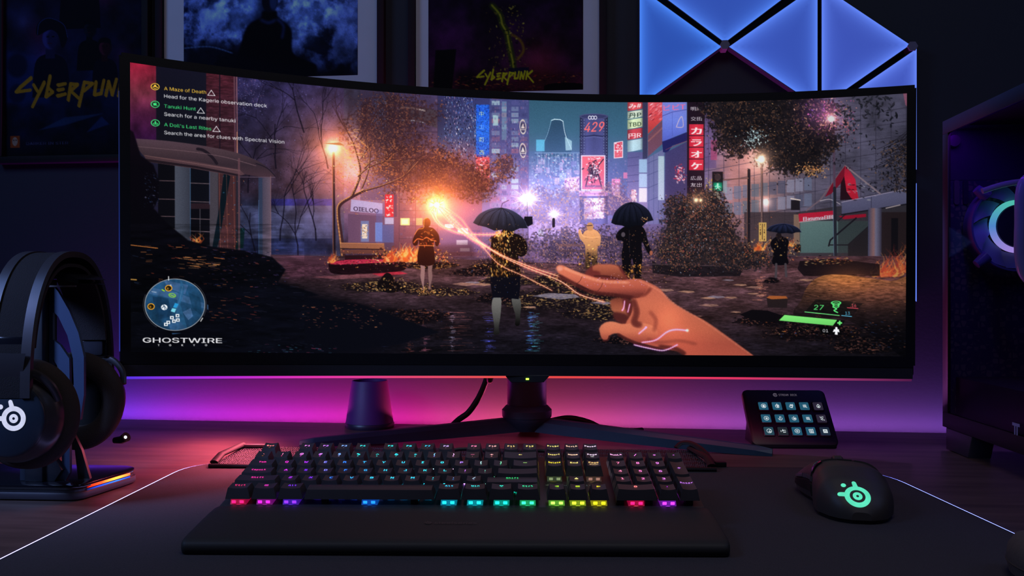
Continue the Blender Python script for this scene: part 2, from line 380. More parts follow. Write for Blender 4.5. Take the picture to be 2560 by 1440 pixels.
    for xa, xb, ya, yb, cw, chh, pal, seed in ((1322, 1452, 384, 540, 6, 7, [C(150, 180, 225), C(70, 84, 140), C(210, 190, 220), C(56, 66, 120)], 1), (1519, 1570, 400, 560, 6, 8, [C(110, 120, 180), C(60, 66, 120), C(190, 150, 200)], 2), (1226, 1320, 240, 540, 5, 9, [C(84, 84, 140), C(52, 54, 104), C(120, 110, 160), C(140, 100, 130)], 3)):
        for y in np.arange(ya, yb, chh):
            for x in np.arange(xa, xb, cw):
                if R.rand() < .5: cv.rect(x, y, x + cw * .75, y + chh * .6, pal[R.randint(len(pal))], R.uniform(.15, .55))
    # cylinder tower
    def cyl(xa, xb, ya, yb, c, e):
        xm = (xa + xb) / 2; cv.rect(xa, ya, xb, yb, grad([(xa, c * .62), (xa + (xb - xa) * .25, c * 1.15), (xm, c), (xb - (xb - xa) * .2, c * 1.1), (xb, c * .55)], 'x')); cv.ell(xm, ya, (xb - xa) / 2, e, c * .8)
    cyl(1449, 1519, 291, 560, C(66, 70, 118), 7)
    cv.ell(1484, 291, 35, 7, C(84, 86, 130)); cv.ell(1484, 291, 33, 5.5, C(58, 60, 104))
    cv.line([(1449, 342), (1484, 338), (1519, 342)], 2, C(34, 38, 76)); cv.line([(1449, 346), (1484, 342), (1519, 346)], 1, C(120, 130, 180), .6)
    for x in (1453, 1460, 1509, 1516):
        for y in range(300, 470, 7): cv.ell(x, y, 1, 1.4, C(170, 190, 230), .5)
    for k, x in enumerate((1474, 1481, 1488)): cv.ell(x, 294, 3.5, 4, C(240, 240, 250), .9, ring=1.8)
    cv.text('429', 1459, 330, 46, C(255, 110, 106), 'sans', .012, -.05, .82, .22)
    cv.rect(1452, 388, 1513, 476, C(222, 206, 224)); cv.rect(1455, 391, 1510, 473, grad([(391, C(226, 92, 104)), (430, C(214, 84, 100)), (473, C(196, 90, 120))]))
    cv.leaves(170, lambda r: (r.normal(1484, 9), r.normal(428, 12)), (1.5, 4), [C(50, 34, 52), C(30, 24, 40), C(230, 210, 220)], (.6, 1))
    cv.line([(1470, 440), (1464, 466)], 3, C(50, 34, 52)); cv.line([(1496, 440), (1503, 464)], 3, C(50, 34, 52)); cv.line([(1497, 412), (1508, 398)], 3, C(50, 34, 52)); cv.rect(1462, 463, 1505, 468, C(90, 60, 100), .7)
    cv.leaves(24, lambda r: (r.uniform(1468, 1500), r.uniform(393, 400)), (1, 2.4), [C(250, 240, 250)], (.6, 1))
    cv.rect(1447, 478, 1520, 490, C(214, 150, 200)); cv.line([(1452, 484), (1514, 484)], 3, C(150, 90, 150), .7); cv.line([(1447, 477), (1520, 477)], 1.4, C(250, 230, 250))
    cv.rect(1460, 495, 1510, 546, C(236, 206, 226)); cv.text('GAX', 1463, 515, 21, C(150, 70, 110), 'sans', .03, 0, .9); cv.text('BYG', 1463, 541, 21, C(170, 84, 120), 'sans', .03, 0, .9)
    cv.leaves(90, lambda r: (r.uniform(1460, 1512), r.uniform(495, 548)), (1, 2.6), [C(220, 140, 180), C(250, 244, 252)], (.4, .9))
    # small billboards right of it
    cv.rect(1519, 395, 1572, 560, C(84, 90, 146), .5)
    cv.poly([(1534, 356), (1557, 352), (1557, 394), (1534, 396)], C(240, 220, 230)); cv.poly([(1536, 358), (1555, 354), (1555, 374), (1536, 375)], C(214, 64, 84)); cv.poly([(1536, 377), (1555, 376), (1555, 392), (1536, 394)], C(220, 90, 104)); cv.leaves(26, lambda r: (r.uniform(1538, 1554), r.uniform(358, 390)), (1, 2.6), [C(250, 240, 245)], (.7, 1))
    cv.rect(1529, 447, 1550, 463, C(230, 130, 180)); cv.rect(1529, 464, 1549, 488, C(220, 170, 220)); cv.leaves(30, lambda r: (r.uniform(1530, 1549), r.uniform(449, 486)), (1, 2.4), [C(250, 240, 250), C(160, 70, 130)], (.6, 1)); cv.rect(1558, 431, 1569, 446, C(226, 120, 160), .8)
    # round corner with stacked signs
    cols = [C(206, 74, 84), C(200, 214, 196), C(206, 222, 180), C(190, 62, 76), C(170, 200, 210)]
    ys = [250, 276, 296, 321, 348, 378]
    for k in range(5):
        c = cols[k]; f = grad([(1568, c * .7), (1582, c * 1.1), (1600, c), (1606, c * .6)], 'x')
        cv.poly([(1568, ys[k] + 4), (1587, ys[k] + 1), (1606, ys[k] - 2), (1606, ys[k + 1] - 5), (1587, ys[k + 1] - 1), (1568, ys[k + 1] + 2)], f)
    for g, y, c in (('み#', 271, C(250, 240, 240)), ('丹P', 294, C(50, 70, 60)), ('TBD', 317, C(60, 80, 60)), ('円R', 345, C(250, 230, 230))): cv.text(g, 1571, y, 19, c, 'cjk', .01, -.08, width=31)
    cv.rect(1568, 380, 1618, 560, grad([(380, C(84, 84, 134)), (480, C(120, 110, 160)), (560, C(170, 140, 180))])); cv.rect(1597, 398, 1617, 432, C(150, 180, 210)); cv.rect(1597, 434, 1617, 468, C(170, 190, 220)); cv.rect(1597, 470, 1617, 505, C(226, 214, 232)); cv.line([(1597, 432), (1617, 432)], 1.5, C(90, 90, 130))
    for y in (392, 412, 436, 452): cv.line([(1568, y + 3), (1597, y)], 1.3, C(56, 56, 100), .8)
    cv.rect(1578, 474, 1590, 504, C(230, 180, 190)); cv.leaves(40, lambda r: (r.uniform(1577, 1592), r.uniform(474, 505)), (1, 2.2), [C(170, 60, 80), C(250, 240, 240)], (.6, 1))
    # red slanted signage
    cv.poly([(1606, 250), (1618, 250), (1618, 395), (1606, 398)], C(56, 58, 92))
    cv.poly([(1619, 252), (1655, 254), (1655, 300), (1619, 335)], grad([(254, C(220, 84, 96)), (300, C(206, 70, 74)), (335, C(170, 60, 60))]))
    cv.leaves(90, lambda r: (r.uniform(1620, 1654), r.uniform(256, 300)), (1.5, 5), [C(250, 200, 210), C(240, 120, 130), C(160, 40, 60)], (.4, .9), (.15, .3), (-.9, -.4))
    cv.line([(1621, 352), (1655, 320)], 4, C(230, 190, 140), .55); cv.poly([(1619, 338), (1655, 302), (1655, 360), (1619, 392)], C(130, 60, 74), .7)
    cv.poly([(1618, 395), (1660, 372), (1660, 560), (1618, 560)], C(110, 110, 156), .85)
    for x in (1622, 1634, 1646, 1660): cv.line([(x, 385), (x, 560)], 1.2, C(70, 76, 120), .8)
    for y in (400, 430, 462, 495): cv.line([(1618, y + 8), (1662, y - 10)], 1.2, C(60, 66, 110), .8)
    cv.rect(1645, 390, 1660, 500, grad([(390, C(190, 220, 220)), (500, C(210, 220, 236))]), .75)
    # violet blue curved billboard
    cv.poly([(1655, 250), (1716, 250), (1716, 330), (1690, 340), (1668, 350), (1655, 353)], grad([(255, C(120, 130, 210)), (300, C(110, 130, 220)), (350, C(84, 100, 196))])); cv.line([(1655, 290), (1680, 280), (1716, 274)], 1.5, C(70, 74, 150))
    cv.text('ビビT', 1658, 276, 22, C(240, 110, 150), 'cjk', .01, -.06, width=54); cv.curve([(1690, 318), (1697, 300), (1704, 292), (1707, 316), (1692, 318)], 2, C(200, 180, 200), .8); cv.line([(1680, 282), (1680, 340)], 1, C(70, 80, 160), .7)
    cv.poly([(1655, 354), (1690, 341), (1717, 330), (1717, 352), (1680, 364), (1668, 382), (1657, 380)], C(38, 38, 104)); cv.line([(1664, 374), (1690, 362), (1717, 352)], 1.4, C(140, 70, 90), .8)
    cv.poly([(1662, 382), (1717, 354), (1717, 600), (1662, 600)], grad([(380, C(66, 62, 112)), (480, C(70, 60, 104)), (560, C(110, 90, 120))])); cv.leaves(70, lambda r: (r.normal(1700, 8), r.normal(430, 12)), (1.5, 4), [C(226, 60, 80), C(240, 200, 210), C(150, 40, 70)], (.5, .9))
    # dark vertical sign with karaoke letters
    cv.rect(1717, 240, 1761, 500, C(38, 24, 42))
    for y, t in ((276, '明府'), (301, '交田'), (449, '広品'), (466, '友出')): cv.text(t, 1726, y, 15, C(226, 220, 230), 'cjk', .0, width=28)
    for k, g in enumerate('カラオケ'):
        cv.rect(1722, 310.5 + k * 29.2, 1758, 337.7 + k * 29.2, grad([(1722, C(196, 34, 60)), (1740, C(216, 50, 72)), (1758, C(200, 40, 64))], 'x')); cv.text(g, 1740, 334 + k * 29.2, 27, C(250, 238, 240), 'cjk', .03, 0, width=25, center=True)
    # ---------- right facades
    cv.poly([(1761, 245), (2280, 230), (2280, 640), (1761, 640)], grad([(1761, C(92, 84, 124)), (1830, C(150, 110, 120)), (1900, C(136, 108, 116)), (1990, C(92, 88, 110)), (2280, C(84, 82, 106))], 'x'))
    cv.tex(1761, 230, 2280, 640, 60, .3, 9); cv.tex(1761, 230, 2280, 640, 7, .14, 10, 3, .5)
    cv.glow(1880, 410, 100, C(120, 70, 50), .6, 1.6)
    for k in range(14):
        x = 1770 + k * 38; cv.line([(x, 260), (x + 2, 560)], 1.5, C(60, 56, 76), .75)
    for k in range(9):
        y = 300 + k * 34; cv.line([(1761, y + 60), (2000, y + 14), (2280, y - 34)], 1.5, C(60, 56, 76), .7)
    for k in range(22):
        x, y = 1790 + (k % 11) * 22, 470 + (k // 11) * 40; cv.rect(x, y - (x - 1790) * .12, x + 19, y + 32 - (x - 1790) * .12, [C(110, 120, 150), C(150, 150, 176), C(80, 84, 110), C(96, 110, 130)][R.randint(4)], .7)
    cv.rect(1977, 500, 1999, 525, C(40, 34, 44)); cv.glow(1915, 505, 7, C(255, 220, 200), .9, 1.3); cv.glow(1915, 505, 20, C(140, 90, 60), .5)
    cv.line([(1977, 496), (2000, 500)], 3, C(240, 220, 210)); cv.rect(1780, 440, 1800, 500, C(180, 160, 110), .5); cv.leaves(60, lambda r: (r.uniform(1764, 1790), r.uniform(445, 495)), (1, 3), [C(240, 200, 80), C(210, 150, 60)], (.5, .9)); cv.rect(1806, 452, 1817, 482, C(150, 170, 180), .7)
    cv.rect(1761, 280, 1790, 420, C(96, 74, 130), .5); cv.rect(1776, 350, 1792, 400, C(190, 70, 110), .6)
    cv.poly([(1860, 530), (2000, 530), (2000, 640), (1860, 640)], C(64, 54, 62), .8)
    cv.poly([(1990, 530), (2280, 490), (2280, 640), (1990, 640)], C(58, 54, 62), .8)
    cv.rect(2000, 552, 2095, 632, grad([(552, C(96, 124, 124)), (630, C(78, 106, 108))])); cv.rect(2095, 552, 2170, 632, C(62, 74, 78)); cv.rect(1984, 536, 1999, 610, C(150, 120, 100), .8)
    cv.rect(1986, 612, 2002, 630, C(30, 28, 34))
    cv.poly([(1996, 534), (2085, 526), (2085, 544), (1998, 554)], C(190, 30, 58)); cv.poly([(2096, 540), (2165, 534), (2165, 542), (2110, 548)], C(176, 24, 52)); cv.text('日asunva日回', 2008, 551, 15, C(216, 240, 250), 'cjk', .02, -.07, width=74); cv.line([(1998, 555), (2085, 545)], 1.6, C(240, 200, 210), .8)
    cv.line([(2072, 614), (2076, 600), (2140, 545)], 4, C(34, 32, 44)); cv.line([(2072, 612), (2120, 612), (2172, 565)], 3, C(40, 38, 48)); cv.line([(2095, 552), (2130, 520)], 3, C(44, 40, 50)); cv.poly([(2120, 612), (2172, 566), (2172, 640), (2120, 640)], C(46, 42, 50))
    # canopy
    cv.poly([(2104, 505), (2280, 468), (2280, 506), (2104, 536)], grad([(470, C(112, 112, 146)), (530, C(88, 88, 120))])); cv.line([(2104, 505), (2280, 469)], 2, C(170, 160, 190)); cv.line([(2178, 492), (2178, 524)], 1.5, C(60, 60, 84)); cv.line([(2104, 536), (2280, 508)], 3, C(34, 32, 44)); cv.line([(2215, 520), (2250, 512)], 2.5, C(240, 220, 220), .8)
    cv.rect(2170, 520, 2204, 640, grad([(2170, C(70, 76, 110)), (2184, C(150, 110, 110)), (2190, C(120, 120, 150)), (2204, C(66, 62, 84))], 'x')); cv.rect(2204, 530, 2280, 640, C(52, 40, 46)); cv.rect(2228, 545, 2245, 640, C(26, 24, 34))
    # poles and lamps right
    cv.line([(1872, 425), (1872, 645)], 7, C(40, 34, 44)); cv.line([(1805, 449), (1870, 445)], 3, C(120, 84, 80)); cv.line([(1868, 425), (1868, 640)], 1.4, C(150, 100, 80), .7)
    cv.line([(1903, 405), (1905, 660)], 4, C(120, 92, 90)); cv.line([(1906, 405), (1908, 660)], 1.5, C(60, 46, 54))
    cv.rect(1897, 556, 1916, 603, C(214, 174, 96)); cv.line([(1906, 560), (1906, 598)], 2, C(80, 60, 50)); cv.leaves(26, lambda r: (1901 + r.randint(2) * 10, r.uniform(560, 600)), (1, 2), [C(70, 50, 44)], (.6, 1))
    # red tent cloth and poles
    cv.line([(2112, 414), (2200, 484)], 4, C(150, 130, 140)); cv.line([(2112, 414), (2050, 500), (2016, 526)], 3.5, C(120, 100, 112)); cv.poly([(2100, 500), (2102, 440), (2112, 430), (2130, 498)], C(50, 24, 38))
    cv.poly([(2112, 414), (2100, 430), (2078, 462), (2062, 492), (2078, 484), (2100, 460), (2110, 440)], C(140, 26, 50)); cv.poly([(2112, 414), (2126, 430), (2138, 448), (2141, 470), (2146, 495), (2130, 499), (2116, 478), (2110, 440)], grad([(414, C(170, 36, 60)), (450, C(216, 36, 66)), (498, C(196, 34, 56))]))
    cv.curve([(2050, 502), (2075, 498), (2100, 510)], 2, C(190, 180, 190), .8); cv.leaves(40, lambda r: (r.uniform(2120, 2190), r.uniform(455, 500)), (1.5, 5), [C(20, 18, 26), C(40, 36, 50), C(190, 190, 200)], (.5, .9), (.2, .4), (-.2, .6))
    cv.line([(2083, 330), (2086, 480)], 6, C(94, 74, 96)); cv.line([(2086, 470), (2090, 690)], 8, C(44, 46, 60)); cv.line([(2082, 480), (2086, 690)], 1.6, C(110, 140, 180), .5)
    # haze lights centre
    cv.glow(1318, 497, 62, C(130, 100, 120), .5, 1.3); cv.glow(1390, 545, 90, C(96, 86, 124), .45, 1.5); cv.glow(1470, 510, 120, C(70, 66, 104), .5, 1.6); cv.glow(1400, 590, 130, C(60, 44, 80), .5, 1.8, 1.8); cv.glow(1170, 500, 80, C(110, 56, 84), .35)
    # ---------- foliage: orange canopy left of centre
    def blob(cx, cy, sx, sy):
        return lambda r: (r.normal(cx, sx), r.normal(cy, sy))
    dark = [C(38, 24, 34), C(50, 32, 40), C(28, 20, 32)]
    warm = [C(200, 110, 60), C(160, 84, 60), C(236, 150, 84), C(110, 60, 56)]
    for cx, cy, sx, sy, n in ((960, 330, 50, 45, 900), (1030, 420, 55, 40, 900), (1130, 440, 50, 26, 1000), (1190, 460, 26, 22, 500), (1000, 280, 50, 22, 420), (1260, 420, 16, 18, 160)):
        cv.foliage(cx, cy, sx * 1.9, sy * 1.9, C(38, 24, 36), C(104, 56, 52), C(226, 130, 74), .3, 4.2, int(cx), .6, .58, .7)
        cv.leaves(n // 5, blob(cx, cy, sx, sy), (.7, 1.8), dark + warm, (.4, .9))
    cv.leaves(260, blob(1120, 460, 60, 26), (.7, 1.8), [C(255, 150, 80), C(240, 120, 60), C(255, 190, 120)], (.4, .9))
    cv.leaves(240, lambda r: (r.uniform(880, 1010), r.uniform(240, 400)), (.6, 1.6), [C(240, 160, 90), C(200, 120, 80), C(255, 200, 130)], (.4, .9))
    cv.leaves(110, lambda r: (r.uniform(935, 965), r.uniform(245, 320)), (.8, 2), [C(90, 140, 210)], (.3, .7))
    # lit tree
    cv.poly(spline([(840, 240), (990, 215), (1120, 260), (1100, 330), (1010, 380), (900, 350)], 5, True), C(44, 32, 52), .45, soft=20); cv.poly(spline([(980, 400), (1080, 390), (1210, 440), (1230, 500), (1120, 500), (1010, 450)], 5, True), C(70, 40, 46), .5, soft=14)
    tc, th = C(72, 42, 50), C(255, 176, 100)
    def limb(p, w, w2, lit=1):
        cv.curve(p, w, tc, n=6, w2=w2); q = [(x - w * .25, y - w * .2) for x, y in p]
        if lit: cv.curve(q, max(1, w * .35), th, .55, n=6, w2=max(.6, w2 * .4))
    cv.glow(880, 430, 60, C(170, 90, 40), .6, 1.4)
    limb([(858, 642), (852, 590), (846, 540), (850, 512), (880, 492), (912, 476)], 12, 6); limb([(880, 490), (900, 440), (896, 400), (884, 360)], 7, 2.5); limb([(896, 440), (920, 420), (960, 404), (1000, 402)], 4, 2); limb([(912, 476), (960, 462), (1010, 440), (1050, 400)], 5, 2); limb([(912, 420), (935, 400), (960, 410), (990, 420)], 4, 1.6); limb([(896, 400), (880, 350), (850, 300), (830, 260)], 3, 1, 0); limb([(900, 350), (930, 300), (950, 260)], 3, 1, 0); limb([(905, 470), (920, 430), (925, 380), (910, 330)], 4, 1.4)
    for x, y, a in ((884, 360, -1.9), (900, 400, -1.1), (960, 404, -.6), (1000, 402, -.3), (1010, 440, -.8), (884, 360, -1.2), (850, 300, -2)): branch(x, y, a, 60, 2.2, C(60, 36, 46), 3, .7, .8)
    for k in range(60):
        a = R.uniform(-1.2, .8); r0 = R.uniform(8, 40); x, y = 850 + math.cos(a) * r0 * 1.6, 385 + math.sin(a) * r0 * 1.8; cv.line([(x, y), (x + R.uniform(4, 22), y + R.uniform(-4, 14))], 1.1, C(255, 190, 110), .6)
    cv.leaves(420, blob(890, 440, 34, 45), (.7, 2), [C(255, 170, 80), C(255, 210, 140), C(220, 120, 60)], (.4, .95))
    cv.glow(833, 369, 38, C(230, 120, 50), .8, 1.2); cv.glow(833, 370, 12, C(255, 230, 170), 1.2, 1.4); cv.poly([(808, 358), (850, 356), (862, 364), (840, 362)], C(210, 130, 80))
    # signs left of centre
    cv.poly([(878, 498), (956, 508), (956, 534), (876, 528)], C(186, 170, 214)); cv.text('OIELOO', 884, 526, 20, C(60, 40, 70), 'sans', .02, .1, width=62); cv.poly([(870, 534), (960, 540), (960, 606), (870, 606)], C(104, 74, 104)); cv.rect(902, 552, 922, 604, C(110, 120, 170)); cv.rect(905, 560, 918, 596, C(240, 220, 200)); cv.rect(938, 556, 956, 604, C(110, 140, 210)); cv.leaves(50, lambda r: (r.uniform(902, 920), r.uniform(562, 592)), (1, 2), [C(230, 150, 60), C(70, 90, 150)], (.5, .9))
    cv.rect(962, 486, 984, 542, C(216, 44, 60)); cv.rect(984, 486, 992, 542, C(90, 60, 90)); cv.leaves(34, lambda r: (r.uniform(965, 983), r.uniform(490, 540)), (1.4, 3), [C(250, 235, 235)], (.7, 1)); cv.rect(962, 544, 984, 560, C(170, 170, 210)); cv.rect(955, 562, 984, 606, C(80, 90, 150), .8); cv.rect(940, 524, 956, 610, C(84, 100, 180), .35)
    cv.rect(1098, 575, 1200, 630, C(96, 74, 130), .8)
    for x, y, w, h in ((1144, 570, 26, 14), (1141, 600, 28, 12), (1150, 620, 24, 8), (1345, 572, 14, 20), (1112, 560, 22, 10)): cv.rect(x, y, x + w, y + h, C(220, 220, 240), .85)
    # purple mid haze band
    cv.poly([(1090, 540), (1640, 540), (1640, 640), (1090, 640)], C(128, 110, 168), .25, soft=14)
    # shrubs centre back
    cv.foliage(1500, 615, 240, 46, C(34, 28, 44), C(78, 64, 92), C(226, 160, 130), .3, 4, 77, .5, .58, .7)
    cv.leaves(200, lambda r: (r.uniform(1290, 1700), r.normal(615, 26)), (.8, 2.4), dark + [C(60, 50, 80), C(150, 110, 130), C(220, 150, 110), C(40, 34, 60)], (.4, .9))
    cv.foliage(1400, 520, 100, 50, C(90, 76, 120), C(140, 120, 170), C(236, 180, 170), .3, 4.5, 81, .7, .56, .5)
    cv.leaves(90, blob(1400, 520, 60, 30), (.8, 2.2), [C(220, 160, 180), C(240, 190, 160), C(170, 130, 180), C(90, 70, 120)], (.4, .8))
    cv.foliage(1540, 500, 40, 46, C(100, 70, 110), C(150, 110, 150), C(240, 180, 180), .35, 4.5, 82, .7, .56, .6)
    cv.leaves(70, blob(1540, 500, 24, 30), (.8, 2.2), [C(230, 150, 150), C(240, 190, 190), C(130, 80, 120)], (.4, .8))
    # lamps with star flare
    for x, y, r, k in ((1318, 497, 12, 1.25), (1385, 535, 7, 1.0)):
        cv.glow(x, y, r, C(255, 236, 226), k, 1.4)
        for j in range(14):
            a = j * math.pi / 7 + .15; L = r * R.uniform(2.2, 3.6); cv.line([(x, y), (x + math.cos(a) * L, y + math.sin(a) * L)], 1.2, C(170, 130, 120), .5, True)
        cv.glow(x, y, r * .35, C(255, 250, 240), .6, 2, 5)
    cv.line([(1318, 505), (1320, 600)], 1.5, C(90, 70, 100), .7)
    # right tree canopy
    cv.poly(spline([(1775, 235), (1900, 225), (2050, 235), (2060, 330), (2030, 400), (1960, 400), (1880, 350), (1800, 330)], 5, True), C(36, 30, 38), .8, soft=16)
    dk = [C(28, 24, 32), C(38, 32, 40), C(20, 20, 30), C(48, 40, 46)]
    for cx, cy, sx, sy, n in ((1900, 300, 60, 34, 1500), (1960, 350, 50, 40, 1100), (1850, 320, 40, 40, 700), (1830, 270, 50, 18, 500), (2000, 400, 34, 24, 380), (1990, 270, 50, 20, 600), (2050, 330, 26, 40, 300)):
        cv.foliage(cx, cy, sx * 1.9, sy * 1.8, C(22, 20, 28), C(44, 38, 44), C(186, 120, 80), .5, 5, int(cx + cy), .42, .6, .92)
        cv.leaves(n // 4, blob(cx, cy, sx, sy), (1.2, 3.2), dk, (.6, 1), (.3, .6))
    cv.leaves(260, blob(1900, 310, 75, 45), (.7, 2.2), [C(190, 120, 70), C(150, 90, 60), C(230, 180, 120), C(120, 110, 130)], (.4, .9), (.3, .6), (-.3, 1.2))
    cv.leaves(120, blob(1885, 345, 14, 12), (1, 2.4), [C(190, 240, 250), C(220, 250, 250)], (.5, .9))
    cv.leaves(200, blob(2060, 290, 30, 26), (1, 3.4), [C(240, 120, 150), C(200, 90, 170), C(255, 190, 160), C(110, 70, 150), C(220, 160, 110)], (.4, .9), (.3, .6))
    cv.leaves(60, blob(2120, 310, 10, 28), (1, 3), [C(240, 90, 110), C(255, 150, 130)], (.4, .9))
    cv.glow(2077, 296, 24, C(210, 110, 100), .6, 1.4); cv.glow(2077, 297, 7, C(255, 240, 220), 1.3, 1.5); cv.glow(2050, 275, 50, C(90, 50, 110), .5)
    cv.leaves(130, lambda r: (r.uniform(2090, 2245), 262 + r.normal(0, 26) + abs(r.normal(0, 18))), (3, 6.5), [C(46, 48, 60), C(36, 38, 50), C(60, 58, 72)], (.75, 1), (.35, .5))
    cv.leaves(60, lambda r: (r.uniform(2070, 2140), r.uniform(300, 420)), (2, 4.5), [C(46, 40, 54)], (.7, 1), (.3, .5))
    for k in range(40):
        x = R.uniform(2180, 2280); y = 330 + (2280 - x) * R.uniform(.3, 1.6); cv.curve([(2285, y - 60), (x + 40, y - 20), (x, y)], 1.2, C(38, 34, 46), .7)
    cv.leaves(520, lambda r: (2275 - abs(r.normal(0, 42)), r.uniform(350, 480)), (1.5, 4.2), [C(44, 40, 50), C(30, 30, 40), C(110, 84, 70)], (.6, 1), (.3, .55))
    cv.leaves(140, blob(2030, 425, 22, 8), (1, 3), [C(255, 190, 120), C(220, 140, 80)], (.5, .9)); cv.poly([(2256, 232), (2280, 230), (2280, 280), (2262, 262)], C(216, 110, 140), .6)
    cv.glow(1903, 398, 22, C(230, 170, 120), .8, 1.3); cv.glow(1903, 398, 8, C(255, 246, 224), 1.2, 1.6)
    # traffic light
    cv.rect(1780, 429, 1807, 479, C(46, 34, 42)); cv.ell(1794, 442, 8, 9, C(74, 56, 62)); cv.rect(1783, 456, 1805, 477, C(24, 96, 76)); cv.glow(1794, 466, 9, C(40, 190, 130), .7)
    cv.ell(1794, 460, 2.4, 2.4, C(200, 255, 230)); cv.line([(1794, 462), (1794, 468)], 3, C(200, 255, 230)); cv.line([(1787, 466), (1794, 464), (1801, 468)], 1.8, C(200, 255, 230)); cv.line([(1794, 468), (1788, 475)], 2, C(200, 255, 230)); cv.line([(1794, 468), (1801, 475)], 2, C(200, 255, 230))
    # ---------- ground
    g = grad([(628, C(74, 50, 62)), (680, C(86, 58, 66)), (730, C(64, 46, 56)), (790, C(42, 32, 42)), (850, C(30, 26, 38)), (895, C(26, 24, 36))])
    cv.poly([(676, 636), (820, 640), (1000, 640), (1300, 655), (1640, 665), (1860, 660), (2000, 640), (2280, 640), (2280, 900), (676, 900)], g)
    m = np.clip((1000 - cv.X) / 700, 0, 1) * np.clip((cv.Y - 640) / 60, 0, 1); cv.put(b, m * .75, lambda X, Y: np.stack([np.full_like(X, v) for v in (.03, .035, .075)], -1))
    cv.tex(676, 640, 2280, 900, 30, .5, 21, 3, .6); cv.tex(676, 640, 2280, 900, 5, .3, 22, 4, .7)
    cv.glow(1850, 760, 120, C(60, 34, 26), .5, 1.6, 2.2); cv.poly([(690, 640), (840, 640), (830, 690), (720, 700)], C(96, 54, 76), .6, soft=8)
    for x, c, w in ((1022, C(190, 84, 44), 8), (1018, C(120, 50, 50), 20), (1060, C(120, 60, 70), 12), (1128, C(110, 110, 130), 6), (960, C(60, 70, 140), 14), (1220, C(40, 50, 150), 18), (1325, C(40, 90, 200), 12), (1335, C(40, 140, 150), 22), (1900, C(150, 90, 60), 20), (1140, C(100, 50, 40), 60)):
        for k in range(46):
            y = R.uniform(780, 880) if x < 1500 else R.uniform(690, 750); cv.line([(x + R.normal(0, w * .4), y), (x + R.normal(0, w * .4) + R.uniform(2, 9), y + R.uniform(-1, 1))], 1.4, c, R.uniform(.2, .6), True)
    # benches, red sofa, debris
    cv.poly([(852, 606), (960, 608), (962, 622), (852, 620)], C(150, 96, 72)); cv.poly([(852, 624), (970, 624), (970, 634), (852, 634)], C(110, 66, 60)); cv.line([(852, 621), (962, 623)], 2, C(40, 24, 30)); cv.line([(852, 607), (960, 609)], 1.4, C(230, 150, 100), .7); cv.poly([(862, 638), (1000, 636), (1000, 652), (862, 652)], C(50, 24, 34))
    cv.poly(spline([(822, 668), (828, 654), (870, 649), (960, 648), (1010, 652), (1016, 664), (1000, 678), (900, 686), (834, 684)], 4, True), C(34, 16, 26)); cv.poly(spline([(828, 656), (870, 649), (960, 648), (1000, 652), (940, 657), (840, 661)], 4, True), C(190, 44, 76)); cv.leaves(80, lambda r: (r.uniform(826, 1000), r.uniform(651, 662)), (1, 3), [C(240, 90, 110), C(120, 30, 50)], (.5, .9), (.3, .5), (-.2, .2))
    cv.poly([(1060, 615), (1180, 608), (1190, 640), (1060, 655)], C(60, 34, 44), .6, soft=5); cv.poly([(780, 692), (900, 684), (1000, 682), (960, 692), (840, 698)], C(140, 80, 90), .7); cv.poly([(930, 684), (1000, 678), (1020, 684), (950, 690)], C(200, 40, 64), .8)
    def mound(cx, cy, rx, ry, n, sp, k=1.0, col=C(20, 16, 24)):
        pts = [(cx - rx, cy + ry * .4)] + [(cx - rx + 2 * rx * t, cy + ry * .4 - math.sin(t * math.pi) ** .7 * ry * R.uniform(.9, 1.4)) for t in np.linspace(.08, .92, 9)] + [(cx + rx, cy + ry * .4), (cx + rx * .4, cy + ry * .8), (cx - rx * .4, cy + ry * .85)]
        cv.poly(spline(pts, 3, True), col, .8, soft=2)
        cv.foliage(cx, cy + ry * .1, rx * 1.05, ry * .85, col, sp[-1] * .8, sp[0], .5, 3.2, int(cx + 7 * cy), .55, .58, .85, 2.2)
        cv.leaves(n // 4, lambda r: (cx + r.uniform(-1, 1) * rx * .95, cy + r.normal(0, ry * .32)), (.7, 2.6), sp, (.35, .95), (.25, .6), (-.5, .5))
    fire = [C(255, 170, 80), C(240, 120, 60), C(255, 210, 140), C(200, 90, 60), C(90, 50, 44), C(30, 20, 30)]
    gold = [C(255, 200, 110), C(230, 150, 70), C(120, 80, 60), C(30, 22, 32), C(60, 44, 54)]
    mix = [C(180, 110, 90), C(90, 60, 70), C(30, 26, 40), C(60, 80, 130), C(20, 18, 30)]
    cv.leaves(420, lambda r: (r.uniform(930, 1120), r.normal(640, 10)), (1, 3.4), fire, (.4, .95))
    for q in ((960, 715, 110, 16, 420, gold), (1190, 680, 60, 12, 160, mix), (1240, 665, 60, 10, 120, fire), (1080, 662, 70, 10, 200, fire), (1100, 728, 90, 12, 320, gold), (1270, 700, 60, 14, 220, gold), (1430, 700, 110, 18, 300, gold), (1420, 745, 170, 32, 700, gold), (1490, 780, 90, 20, 300, gold), (1930, 700, 20, 9, 14, mix), (1240, 745, 50, 16, 60, mix), (1000, 790, 120, 24, 500, [C(200, 110, 80), C(90, 60, 80), C(40, 50, 100), C(24, 20, 32)]), (940, 830, 120, 26, 420, [C(150, 84, 80), C(70, 50, 70), C(30, 30, 50), C(18, 16, 26)]), (1930, 800, 80, 18, 320, mix + fire), (2040, 830, 110, 24, 460, mix + fire), (1560, 850, 80, 10, 60, mix), (2180, 860, 90, 26, 260, mix)): mound(*q)
    cv.poly(spline([(942, 720), (960, 686), (976, 684), (990, 705), (1010, 722), (975, 732)], 4, True), C(20, 16, 22)); cv.leaves(60, lambda r: (r.uniform(948, 1010), r.uniform(695, 730)), (1, 3), gold, (.4, .9))
